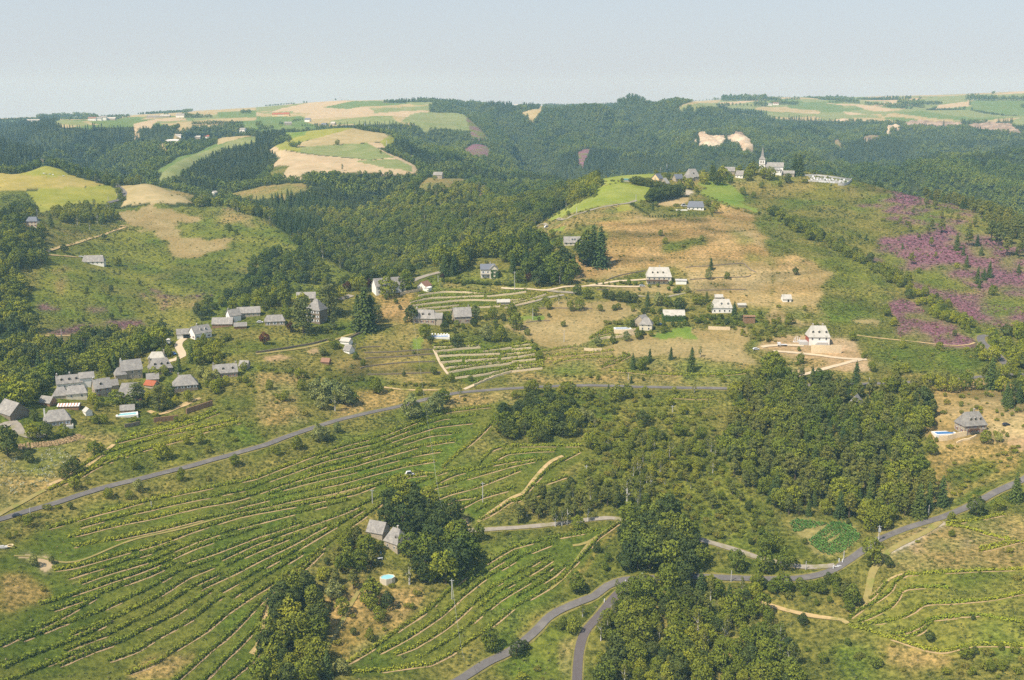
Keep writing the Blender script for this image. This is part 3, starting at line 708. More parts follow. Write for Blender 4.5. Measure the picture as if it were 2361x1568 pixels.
bm_ = nt.nodes.new('ShaderNodeBump'); bm_.inputs['Strength'].default_value = 0.8
ml = nt.nodes.new('ShaderNodeMath'); ml.operation = 'MULTIPLY'; ml.inputs[1].default_value = 1.1
nt.links.new(at_r.outputs['Fac'], ml.inputs[0]); nt.links.new(ml.outputs[0], bm_.inputs['Distance'])
nt.links.new(n1.outputs[0], bm_.inputs['Height']); nt.links.new(bm_.outputs[0], p.inputs['Normal'])
nt.links.new(p.outputs[0], out.inputs[0])

V = np.stack([GX, GY, GZ], -1).reshape(-1, 3)
me = mesh_from('terrain', V, faces[:, ::-1].copy() if False else faces, [gm], smooth=True)
ca_ = me.color_attributes.new('cover', 'FLOAT_COLOR', 'POINT')
ca_.data.foreach_set('color', np.concatenate([CC.reshape(-1, 3), np.ones((NR * NA, 1))], 1).astype(np.float32).ravel())
ra_ = me.attributes.new('rough', 'FLOAT', 'POINT')
ra_.data.foreach_set('value', (rough * np.clip(1.6 - GR / 2500, 0.5, 1)).astype(np.float32).ravel())
terrain = link('terrain', me)
tag(terrain, 'hills and valley of fields, heath and terraced slopes running to the horizon', kind='structure')
# ------------------------------------------------------------------ no-go cells for planting
BLOCK = set()
def block(x, y, r=2.0):
    n = int(math.ceil(r / 2.0))
    cx, cy = int(round(x / 2.0)), int(round(y / 2.0))
    for a in range(-n, n + 1):
        for b in range(-n, n + 1):
            if a * a + b * b <= n * n + 0.5: BLOCK.add((cx + a, cy + b))
def blocked(x, y):
    return (int(round(x / 2.0)), int(round(y / 2.0))) in BLOCK

def path_world(pl, step=3.0, rmin=0):
    w = [at(u, v, rmin) for u, v in pl]
    # smooth through the points
    P = [w[0]] + w + [w[-1]]
    out_ = []
    for i in range(1, len(P) - 2):
        a, b, c, d = P[i - 1], P[i], P[i + 1], P[i + 2]
        n = max(1, int((c - b).length / step))
        for k in range(n):
            t = k / n
            out_.append((0.5 * ((2 * b) + (-a + c) * t + (2 * a - 5 * b + 4 * c - d) * t * t + (-a + 3 * b - 3 * c + d) * t ** 3)).xy)
    out_.append(P[-1].xy)
    return np.array([(p_[0], p_[1]) for p_ in out_])

def side_vec(c):
    t = np.gradient(c, axis=0)
    t /= np.maximum(np.linalg.norm(t, axis=1, keepdims=True), 1e-6)
    return np.stack([-t[:, 1], t[:, 0]], 1)

def ribbon(c, w, lift, ncross=4, ragged=0.0, seed=1):
    nrm = side_vec(c)
    s = np.linspace(-0.5, 0.5, ncross)
    ww = w * (1 + ragged * fbm(c[:, 0] / 4 + seed, c[:, 1] / 4, 2, seed))
    off = s[None, :] * ww[:, None]
    X = c[:, None, 0] + nrm[:, None, 0] * off; Y = c[:, None, 1] + nrm[:, None, 1] * off
    Z = height(X, Y)
    Z = Z * 0.4 + Z.mean(1, keepdims=True) * 0.6 if ncross > 2 and lift > 0.1 else Z
    Z = np.maximum(Z, height(X, Y)) + lift
    # crown edges drop to ground
    n, m = X.shape
    V_ = np.stack([X, Y, Z], -1).reshape(-1, 3)
    i = np.arange(n * m).reshape(n, m)
    F_ = np.stack([i[:-1, :-1], i[:-1, 1:], i[1:, 1:], i[1:, :-1]], -1).reshape(-1, 4)
    return V_, F_

M = {}
M['asphalt'] = simple('asphalt', lin(116, 111, 107, 0.85), 0.9, 0.12, 0.6, stain=lin(132, 126, 118, 0.85))
M['asphalt_dark'] = simple('asphalt_dark', lin(106, 98, 96, 0.85), 0.9, 0.1, 0.6)
M['lane'] = simple('lane_gravel', lin(160, 150, 134, 0.9), 0.95, 0.18, 0.5, stain=lin(140, 134, 90, 0.9))
M['dust'] = simple('pale_dust', lin(212, 192, 158, 0.85), 0.95, 0.1, 0.4)
M['track'] = simple('dirt_track', lin(196, 168, 118, 0.9), 1.0, 0.15, 0.4, stain=lin(140, 138, 70, 0.9))
M['grasstrack'] = simple('grass_track', lin(156, 142, 84, 0.9), 1.0, 0.15, 0.4, stain=lin(130, 134, 60, 0.9))
M['verge'] = simple('verge', lin(134, 126, 66, 0.85), 1.0, 0.3, 0.6)

def road(name, label, s, w, mat, rmin=0, lift=0.16, verge=0.0, step=3.0):
    c = path_world(q(s), step, rmin)
    if verge:
        V_, F_ = ribbon(c, w + verge * 2, lift * 0.5, 6, 0.25, 3)
        o = link('road_verge', mesh_from('road_verge', V_, F_, [M['verge']]))
        tag(o, 'grassy verge beside the ' + name.replace('_', ' '), kind='structure')
    V_, F_ = ribbon(c, w, lift, 4 if w < 6 else 6, 0.06 if mat.startswith('asph') else 0.25, 7)
    o = link(name, mesh_from(name, V_, F_, [M[mat]]))
    tag(o, label, kind='structure')
    for x, y in c:
        block(x, y, w / 2 + 1.2)
    return c

road('hillside_road', 'grey asphalt road crossing the slope below the houses', 'F -40,1206 0,1198 60,1180 130,1160 240,1125 330,1103 420,1080 500,1058 600,1030 660,1008 750,978 830,957 930,935 1035,910 1100,902 1200,895 1300,890 1400,890 1500,893 1620,895 1700,897 1800,897 B4 330,1205 600,1199 940,1190 1170,1180 1400,1170 1650,1160 1900,1132 2000,1120 2361,1100', 3.7, 'asphalt', verge=1.0)
road('valley_road', 'grey asphalt road winding round the wooded gully', 'F 2420,1070 2361,1105 2300,1133 2240,1165 2180,1190 2100,1215 2030,1243 2000,1262 1960,1290 1920,1315 1870,1330 1800,1336 1700,1334 1600,1330 1540,1333 1480,1336 1440,1338 1400,1352 1370,1375 1320,1395 1270,1420 1230,1460 1180,1500 1120,1530 1060,1568 1000,1600', 4.0, 'asphalt', verge=0.9)
road('branch_road', 'darker smooth road leaving the bend and dropping to the bottom edge', 'D3 1300,640 1180,670 1060,700 960,790 880,880 790,990 700,1090 650,1180 620,1300 605,1450 600,1568 590,1700', 3.9, 'asphalt_dark', verge=0.8)
road('gravel_lane', 'pale gravel lane past the birches', 'F 1070,1225 1115,1222 1180,1218 1250,1212 1310,1205 1365,1198 1410,1195 1448,1202 1520,1215 1600,1240 1650,1255 1700,1270 1760,1290 1830,1305 1880,1308 1925,1304', 3.2, 'lane', verge=0.5)
road('hairpin_road', 'grey hairpin road at the foot of the heather slope', 'B4 2215,1030 2130,940 2060,870 1990,820 1962,780 1970,750 2000,743 2080,752 2150,760 2172,785 2150,850', 5.0, 'asphalt', verge=0.8)
road('field_road', 'narrow grey road curving between the upper fields', 'A1 880,878 960,880 1040,895 1090,930 1140,980 1152,1010 1115,1045 1060,1070 1000,1085', 5.0, 'asphalt', rmin=1250)
road('forest_road', 'dirt road along the edge of the dark forest', 'A1 440,700 380,730 280,755 170,790', 5.0, 'track', rmin=1250)
road('slope_path', 'pale path climbing across the opposite slope', 'A1 1110,1298 1180,1302 1120,1322 1020,1355 830,1415 620,1480 420,1540 B1 395,-10 460,0 600,10 720,22', 3.6, 'track', rmin=900)
road('heath_path', 'thin pale path under the purple heath on the opposite slope', 'B1 370,740 520,750 760,738 1000,712 1200,695 1330,680', 1.8, 'track', rmin=850)
road('meadow_lane', 'stony lane between the hilltop meadow and the dry field', 'A3 190,1325 320,1290 450,1243 560,1205 700,1162 850,1122 1000,1100 1090,1085 1145,1065', 3.6, 'lane', rmin=850)
road('farm_lane', 'pale farm lane to the long house with a balcony', 'B3 -100,305 0,312 160,315 320,325 500,292 650,290 780,272 950,245 1100,235 1235,225', 3.0, 'dust', rmin=600)
road('house_drive', 'pale drive ending at the parked silver car', 'B3 700,285 800,283 1000,292 1150,292 1230,290', 3.4, 'dust', rmin=600)
road('grey_lane', 'grey lane under the farm lane', 'B3 330,325 400,338 520,346 600,352', 4.0, 'lane', rmin=600)
road('terrace_lane', 'pale lane below the terrace vines', 'B3 40,465 200,430 330,395 480,368', 3.0, 'lane', rmin=600)
road('garden_lane', 'pale lane behind the dark garden trees', 'B3 1160,378 1280,385 1400,388 1500,372 1600,352', 2.6, 'lane', rmin=600)
road('site_track', 'white dusty track under the new white house', 'B4 -60,850 0,840 70,835 200,832 330,838', 4.0, 'dust', rmin=600)
road('site_track', 'white dusty zigzag track down from the building site', 'B4 50,888 160,895 300,908 500,930 700,955 820,962 910,965', 3.4, 'dust', rmin=600)
road('site_track', 'white dusty track falling to the road below the building site', 'B4 880,962 760,985 700,1003 540,1045 380,1090 250,1120 150,1145', 3.4, 'dust', rmin=600)
road('heather_path', 'thin pale path rounding the purple heather', 'B4 820,740 1000,765 1200,785 1400,805 1560,825 1750,836 1860,825 1905,808', 1.7, 'track', rmin=700)
road('bank_path', 'pale bank path beside the hairpin road', 'B4 1940,820 1990,880 2040,950', 1.8, 'track', rmin=650)
road('village_street', 'pale concrete street curving up through the hamlet', 'B1 1540,985 1620,965 1680,930 1665,880 1645,840 1660,800 1700,770', 4.5, 'dust', rmin=640)
road('upper_street', 'grey street beside the white barn', 'B2 760,410 820,395 880,370', 5.5, 'lane', rmin=700)
road('upper_street', 'grey street climbing into the trees behind the small red roofed house', 'B2 1430,245 1500,215 1580,188 1700,158', 5.0, 'lane', rmin=700)
road('house_yard', 'grey yard drive by the terrace house', 'C1 10,245 70,222 125,208 160,260 200,310 260,330 420,328', 5.5, 'gravelyard' if False else 'lane', rmin=480)
road('vineyard_track', 'pale double track between the lowest vine rows', 'D2 150,770 115,850 95,950 82,1060 55,1180 20,1260 -40,1330', 2.6, 'track')
road('vineyard_track', 'grassy track dividing the big vineyard', 'P 14,556 37,557 75,562 130,541 185,528 232,515 262,510 300,504 345,493 380,482 412,473 434,473', 1.1, 'grasstrack')
road('vineyard_track', 'track beside the diagonal vine row', 'P 478,522 512,498 522,494 533,481 543,469 552,461 563,456', 2.2, 'track')
road('vineyard_track', 'grassy track along the eastern end of the lower vineyard', 'D3 560,330 700,300 860,200 980,112 ', 1.8, 'grasstrack')
road('vineyard_track', 'grassy track under the lower vineyard rows', 'D3 350,730 480,620 560,520 700,330 860,200', 2.0, 'grasstrack')
road('hamlet_path', 'trodden path up to the pool below the steep roofed house', 'D2 990,680 930,780 850,920 780,1060 700,1200 660,1290', 1.8, 'grasstrack')
road('left_path', 'pale path beside the small vineyard under the hamlet', 'C1 440,790 560,740 650,690 740,650 900,540 1050,410', 2.0, 'track')
road('left_path', 'pale grass path joining the road at the left edge', 'C1 -40,1080 60,1020 180,960 300,890 420,830', 2.4, 'grasstrack')
road('east_track', 'wide sandy track from the road to the vineyards on the right', 'D4 905,60 850,105 760,150 690,185 620,230 580,280 550,330 535,400 515,490', 3.2, 'grasstrack')
road('east_track', 'sandy track crossing the lower right slope', 'D4 -40,490 0,500 100,530 250,562 390,580 420,600', 2.4, 'track')
road('east_track', 'thin sandy path up to the first vine row', 'D4 440,560 560,460 640,365 740,330', 1.2, 'track')
road('terrace_path', 'pale walled path along the vine terraces', 'B2 1640,870 1690,980 1740,1060 1780,1110', 1.8, 'dust', rmin=600)
road('terrace_path', 'pale strip under the lowest terraced vine row', 'B2 1920,1240 2010,1200 2200,1110 2361,1072', 2.4, 'dust', rmin=600)
road('orchard_path', 'pale path above the terraced orchard', 'B2 0,915 200,890 480,850 700,790 850,740 1000,705 1300,640', 2.6, 'grasstrack', rmin=600)
road('lower_path', 'pale path along the foot of the orchard terraces', 'B2 1180,1220 1400,1245 1700,1245', 2.4, 'track', rmin=560)
road('hamlet_terrace', 'sandy terrace on top of the long retaining wall', 'C1 1370,100 1480,130 1640,70 1750,30 B1 1700,1370 1850,1320', 3.2, 'track', rmin=520)

# ------------------------------------------------------------------ foliage meshes
def leaf_cloud(centers, normals, sizes, aspect=0.7):
    n = len(centers)
    r = rng.normal(size=(n, 3))
    t = np.cross(normals, r); t /= np.linalg.norm(t, axis=1, keepdims=True) + 1e-9
    b = np.cross(normals, t)
    s = sizes[:, None] * 0.5
    v0 = centers - t * s - b * s * aspect; v1 = centers + t * s - b * s * aspect * 0.6
    v2 = centers + t * s * 0.8 + b * s * aspect; v3 = centers - t * s * 0.6 + b * s * aspect * 0.9
    V_ = np.stack([v0, v1, v2, v3], 1).reshape(-1, 3)
    return V_, np.arange(4 * n).reshape(n, 4)

def on_blobs(blobs, n, jitter=0.55, inner=0.18, down=-0.35):
    """points on the outside of a set of ellipsoids (cx,cy,cz,rx,rz)"""
    blobs = np.array(blobs)
    wgt = blobs[:, 3] * (blobs[:, 3] + blobs[:, 4]); wgt /= wgt.sum()
    cs, ns = [], []
    tot = 0
    while tot < n:
        k = rng.choice(len(blobs), n * 2, p=wgt)
        d = rng.normal(size=(len(k), 3)); d /= np.linalg.norm(d, axis=1, keepdims=True)
        d = d[(d[:, 2] > down) | (rng.random(len(d)) < 0.25)]; k = k[:len(d)]
        B = blobs[k]
        rad = 1 - inner * rng.random(len(k)) ** 2 + 0.1 * rng.normal(size=len(k)) * 0.6
        p_ = B[:, :3] + d * np.stack([B[:, 3], B[:, 3], B[:, 4]], 1) * rad[:, None]
        # drop points deep inside others
        q_ = (p_[:, None, :] - blobs[None, :, :3]) / np.stack([blobs[:, 3], blobs[:, 3], blobs[:, 4]], 1)[None]
        dep = (np.linalg.norm(q_, axis=2) < 0.8).sum(1)
        ok = dep == 0
        nn = d + rng.normal(size=d.shape) * jitter
        nn /= np.linalg.norm(nn, axis=1, keepdims=True)
        cs.append(p_[ok]); ns.append(nn[ok]); tot += ok.sum()
    return np.concatenate(cs)[:n], np.concatenate(ns)[:n]

def tube(p0, p1, r0, r1, k=6):
    p0 = np.array(p0, float); p1 = np.array(p1, float)
    d = p1 - p0; d /= np.linalg.norm(d)
    a = np.cross(d, [0.3, 1, 0.2]); a /= np.linalg.norm(a); b = np.cross(d, a)
    th = np.arange(k) * 2 * math.pi / k
    ring = np.cos(th)[:, None] * a + np.sin(th)[:, None] * b
    V_ = np.concatenate([p0 + ring * r0, p1 + ring * r1])
    i = np.arange(k); j = (i + 1) % k
    return V_, np.stack([i, j, j + k, i + k], 1)

def join(parts):
    vs, fs, ms, o = [], [], [], 0
    for part in parts:
        V_, F_ = part[0], part[1]
        vs.append(V_); fs.append(np.asarray(F_) + o); o += len(V_)
        ms += [part[2] if len(part) > 2 else 0] * len(F_)
    return np.concatenate(vs), np.concatenate(fs), ms

def foliage_mat(name, cols, trans=0.0, var=0.3):
    m, nt, out = new_mat(name)
    p = nt.nodes.new('ShaderNodeBsdfPrincipled'); p.inputs['Roughness'].default_value = 0.8
    p.inputs['Specular IOR Level'].default_value = 0.12
    oi = nt.nodes.new('ShaderNodeObjectInfo')
    geo = nt.nodes.new('ShaderNodeNewGeometry')
    r = ramp(nt, oi.outputs['Random'], [(i / (len(cols) - 1), c) for i, c in enumerate(cols)])
    mr = nt.nodes.new('ShaderNodeMapRange'); mr.inputs[3].default_value = 1 - var; mr.inputs[4].default_value = 1 + var
    nt.links.new(geo.outputs['Random Per Island'], mr.inputs[0])
    n = noise_node(nt, 0.02, 3, 0.6, geo.outputs['Position'])
    rn = ramp(nt, n.outputs[0], [(0.35, (0.8, 0.9, 0.9)), (0.65, (1.16, 1.1, 1.0))])
    hs = nt.nodes.new('ShaderNodeHueSaturation')
    nt.links.new(mr.outputs[0], hs.inputs['Value']); nt.links.new(r.outputs[0], hs.inputs['Color'])
    c = mixc(nt, hs.outputs[0], rn.outputs[0], 1.0, 'MULTIPLY')
    nb = noise_node(nt, 0.0045, 4, 0.6, geo.outputs['Position'])
    rb_ = ramp(nt, nb.outputs[0], [(0.36, (0.66, 0.76, 0.84)), (0.5, (1, 1, 1)), (0.64, (1.22, 1.2, 1.0))])
    c = mixc(nt, c, rb_.outputs[0], 1.0, 'MULTIPLY')
    nt.links.new(c, p.inputs['Base Color'])
    if trans:
        tr = nt.nodes.new('ShaderNodeBsdfTranslucent'); nt.links.new(c, tr.inputs['Color'])
        mx_ = nt.nodes.new('ShaderNodeMixShader'); mx_.inputs[0].default_value = trans
        nt.links.new(p.outputs[0], mx_.inputs[1]); nt.links.new(tr.outputs[0], mx_.inputs[2])
        nt.links.new(mx_.outputs[0], out.inputs[0])
    else:
        nt.links.new(p.outputs[0], out.inputs[0])
    return m

FM = {
 'b': foliage_mat('leaves_broad', [(0.116, 0.144, 0.015), (0.182, 0.200, 0.020), (0.154, 0.176, 0.024), (0.249, 0.252, 0.023), (0.134, 0.164, 0.019)]),
 'c': foliage_mat('needles', [(0.053, 0.081, 0.022), (0.075, 0.106, 0.025), (0.090, 0.111, 0.022)]),
 'd': foliage_mat('cedar_needles', [(0.094, 0.117, 0.039), (0.118, 0.133, 0.039)]),
 'p': foliage_mat('pine_needles', [(0.151, 0.161, 0.037), (0.194, 0.192, 0.042), (0.130, 0.145, 0.028), (0.176, 0.169, 0.032)]),
 'u': foliage_mat('purple_leaves', [(0.072, 0.025, 0.016), (0.094, 0.034, 0.017)]),
 's': foliage_mat('silver_leaves', [(0.216, 0.232, 0.069), (0.269, 0.270, 0.085)]),
 'g': foliage_mat('light_leaves', [(0.306, 0.293, 0.025), (0.252, 0.262, 0.029)]),
 't': foliage_mat('birch_leaves', [(0.180, 0.182, 0.032), (0.216, 0.212, 0.039)]),
 'k': foliage_mat('dark_leaves', [(0.072, 0.096, 0.022), (0.094, 0.114, 0.025)]),
 'h': foliage_mat('bush_leaves', [(0.157, 0.173, 0.020), (0.211, 0.214, 0.022), (0.130, 0.152, 0.020), (0.240, 0.205, 0.039), (0.176, 0.194, 0.021)]),
 'o': foliage_mat('topiary_leaves', [(0.108, 0.151, 0.017), (0.144, 0.173, 0.021)]),
 'v': foliage_mat('vine_leaves', [(0.218, 0.246, 0.023), (0.277, 0.284, 0.027)], var=0.35),
 'f': foliage_mat('far_leaves', [(0.099, 0.136, 0.023), (0.132, 0.169, 0.024), (0.161, 0.190, 0.032), (0.115, 0.153, 0.024)], var=0.25),
 'e': foliage_mat('far_needles', [(0.053, 0.074, 0.021), (0.068, 0.087, 0.022)], var=0.2),
}
M['bark'] = simple('bark', (.11, .085, .06), 0.95, 0.3, 3)
M['birch_bark'] = simple('birch_bark', (.55, .52, .46), 0.9, 0.25, 3)

def blobs_broad(h, k, rx=0.34, low=0.14):
    bl = [(0, 0, h * 0.48, h * rx * 0.8, h * 0.38)]
    for i in range(k):
        a = i * 2.4 + rng.random() * 0.8; r = h * rx * (0.45 + 0.3 * rng.random())
        z = h * (low + (0.78 - low) * rng.random())
        f = 1 - abs(z / h - 0.5) * 0.8
        s = h * (0.12 + 0.1 * rng.random())
        bl.append((math.cos(a) * r * f, math.sin(a) * r * f, z, s * 1.1, s * 0.9))
    bl.append((h * 0.04 * rng.normal(), h * 0.04 * rng.normal(), h * 0.83, h * 0.15, h * 0.15))
    return bl

def crown(kind, var):
    """crown of a tree one metre... scaled: returns (verts, faces, reference height)"""
    if kind in 'busgk':
        h = 10.0
        bl = blobs_broad(h, 11 + var * 2, rx=0.36 if kind != 'g' else 0.42)
        c, n = on_blobs(bl, 950, 0.6)
        s = 0.34 + 0.4 * rng.random(len(c))
        return (*leaf_cloud(c, n, s * 1.25), h)
    if kind == 't':
        h = 12.0
        bl = []
        for i in range(16):
            z = h * (0.28 + 0.68 * i / 15); r = h * 0.13 * math.sin(math.pi * (0.18 + 0.75 * i / 15))
            a = rng.random() * 6.28
            bl.append((math.cos(a) * r, math.sin(a) * r, z, h * 0.085, h * 0.09))
        c, n = on_blobs(bl, 520, 0.8, inner=0.5)
        return (*leaf_cloud(c, n, 0.35 + 0.35 * rng.random(len(c))), h)
    if kind == 'c':
        h = 14.0
        cs, ns, ss = [], [], []
        tiers = 17
        for i in range(tiers):
            z = h * (0.05 + 0.93 * i / tiers); R = h * (0.21 + 0.02 * var) * (1 - i / tiers) ** 0.85 + 0.25
            nb = int(8 + 16 * (1 - i / tiers))
            for b in range(nb):
                a = b * 6.283 / nb + rng.random() * 0.5 + i
                L = R * (0.75 + 0.4 * rng.random())
                for t in (0.35, 0.65, 0.95) if R > 1 else (0.8,):
                    r = L * t
                    cs.append((math.cos(a) * r, math.sin(a) * r, z - 0.28 * r + 0.2 * rng.normal()))
                    ns.append((math.cos(a) * 0.65 + rng.normal() * .3, math.sin(a) * 0.65 + rng.normal() * .3, 0.8))
                    ss.append(0.75 + 0.5 * rng.random())
        cs.append((0, 0, h * 0.985)); ns.append((1, 0, 0.2)); ss.append(0.6)
        ns = np.array(ns); ns /= np.linalg.norm(ns, axis=1, keepdims=True)
        return (*leaf_cloud(np.array(cs), ns, np.array(ss), 0.5), h)
    if kind == 'd':
        h = 18.0
        bl = []
        for i in range(15):
            z = h * (0.16 + 0.76 * i / 14); R = h * 0.36 * (1 - 0.6 * i / 14)
            for j in range(3):
                a = rng.random() * 6.28; r = R * (0.35 + 0.6 * rng.random())
                bl.append((math.cos(a) * r, math.sin(a) * r, z, h * 0.13, h * 0.035))
        c, n = on_blobs(bl, 2100, 0.5, down=-0.1)
        return (*leaf_cloud(c, n, 0.5 + 0.5 * rng.random(len(c))), h)
    if kind == 'p':
        h = 11.0
        bl = [(0, 0, h * 0.55, h * 0.2, h * 0.2)]
        for i in range(17):
            z = h * (0.25 + 0.68 * rng.random()); R = h * 0.30 * (1.15 - z / h)
            a = rng.random() * 6.28; r = R * (0.5 + 0.6 * rng.random())
            bl.append((math.cos(a) * r, math.sin(a) * r, z, h * 0.1, h * 0.06))
        bl.append((0, 0, h * 0.88, h * 0.1, h * 0.1))
        c, n = on_blobs(bl, 850, 0.55, down=-0.2)
        return (*leaf_cloud(c, n, 0.4 + 0.42 * rng.random(len(c))), h)
    if kind == 'h':
        h = 3.0
        bl = [(0, 0, h * 0.3, h * 0.42, h * 0.4)]
        for i in range(7):
            a = i * 1.1 + rng.random(); r = h * (0.25 + 0.25 * rng.random())
            bl.append((math.cos(a) * r, math.sin(a) * r, h * (0.2 + 0.3 * rng.random()), h * 0.24, h * (0.2 + 0.12 * rng.random())))
        c, n = on_blobs(bl, 330, 0.6, down=-0.1)
        return (*leaf_cloud(c, n, 0.28 + 0.25 * rng.random(len(c))), h)
    if kind == 'o':
        h = 3.0
        bl = [(0, 0, h * 0.55, h * 0.4, h * 0.43)]
        c, n = on_blobs(bl, 380, 0.3, inner=0.06, down=-0.6)
        return (*leaf_cloud(c, n, 0.3 + 0.15 * rng.random(len(c))), h)
    if kind == 'f':
        h = 10.0
        bl = blobs_broad(h, 7, rx=0.36)
        c, n = on_blobs(bl, 130, 0.5)
        return (*leaf_cloud(c, n, 1.0 + 0.8 * rng.random(len(c))), h)
    if kind == 'e':
        h = 16.0
        n_ = 90
        t = rng.random(n_) ** 1.2; a = rng.random(n_) * 6.28
        R = h * 0.17 * (1 - t) + 0.2
        c = np.stack([np.cos(a) * R, np.sin(a) * R, h * (0.1 + 0.88 * t)], 1)
        n = np.stack([np.cos(a), np.sin(a), np.full(n_, 0.7)], 1) + rng.normal(size=(n_, 3)) * 0.3
        n /= np.linalg.norm(n, axis=1, keepdims=True)
        return (*leaf_cloud(c, n, 1.4 + 0.8 * rng.random(n_), 0.8), h)

def trunk(kind, h):
    parts = []
    r = h * (0.028 if kind not in 'ho' else 0.02)
    top = {'c': 0.96, 't': 0.85, 'd': 0.9, 'p': 0.85}.get(kind, 0.62)
    parts.append((*tube((0, 0, -0.8), (0, 0, h * top * 0.5), r * 1.2, r * 0.8),))
    parts.append((*tube((0, 0, h * top * 0.5), (h * .01, 0, h * top), r * 0.8, r * 0.2),))
    if kind in 'busgkpt':
        for i in range(4):
            a = i * 1.7 + rng.random()
            parts.append((*tube((0, 0, h * (0.22 + 0.07 * i)), (math.cos(a) * h * 0.2, math.sin(a) * h * 0.2, h * (0.45 + 0.08 * i)), r * 0.5, r * 0.15, 4),))
    V_, F_, _ = join(parts)
    return V_, F_

KNAME = {'b': ('broadleaf_tree', 'tree', 'green broadleaf tree'), 'c': ('conifer_tree', 'tree', 'dark pointed conifer'), 'd': ('cedar_tree', 'tree', 'spreading cedar'),
         'p': ('pine_tree', 'tree', 'grey green pine'), 'u': ('purple_tree', 'tree', 'dark purple leaved tree'), 's': ('silver_tree', 'tree', 'pale silver green tree'),
         'g': ('light_tree', 'tree', 'bright yellow green tree'), 't': ('birch_tree', 'tree', 'slim light birch'), 'k': ('dark_tree', 'tree', 'dark green round tree'),
         'h': ('bush', 'bush', 'green bush'), 'o': ('clipped_bush', 'bush', 'small round clipped bush')}
PROTO = {}
for kind, nvar in (('b', 4), ('c', 3), ('d', 2), ('p', 4), ('u', 1), ('s', 2), ('g', 1), ('t', 2), ('k', 2), ('h', 4), ('o', 1), ('f', 3), ('e', 2)):
    lst = []
    for vv in range(nvar):
        V_, F_, h = crown(kind, vv)
        tv, tf = trunk(kind, h)
        bark = M['birch_bark'] if kind == 't' else M['bark']
        crown_me = mesh_from('crown', V_, F_, [FM[kind]])
        trunk_me = mesh_from('trunk', tv, tf, [bark])
        jv, jf, jm = join([(V_, F_, 0), (tv, tf, 1)])
        both = mesh_from(kind + '_tree', jv, jf, [FM[kind], bark], mat_index=jm)
        lst.append((crown_me, trunk_me, both, h))
    PROTO[kind] = lst

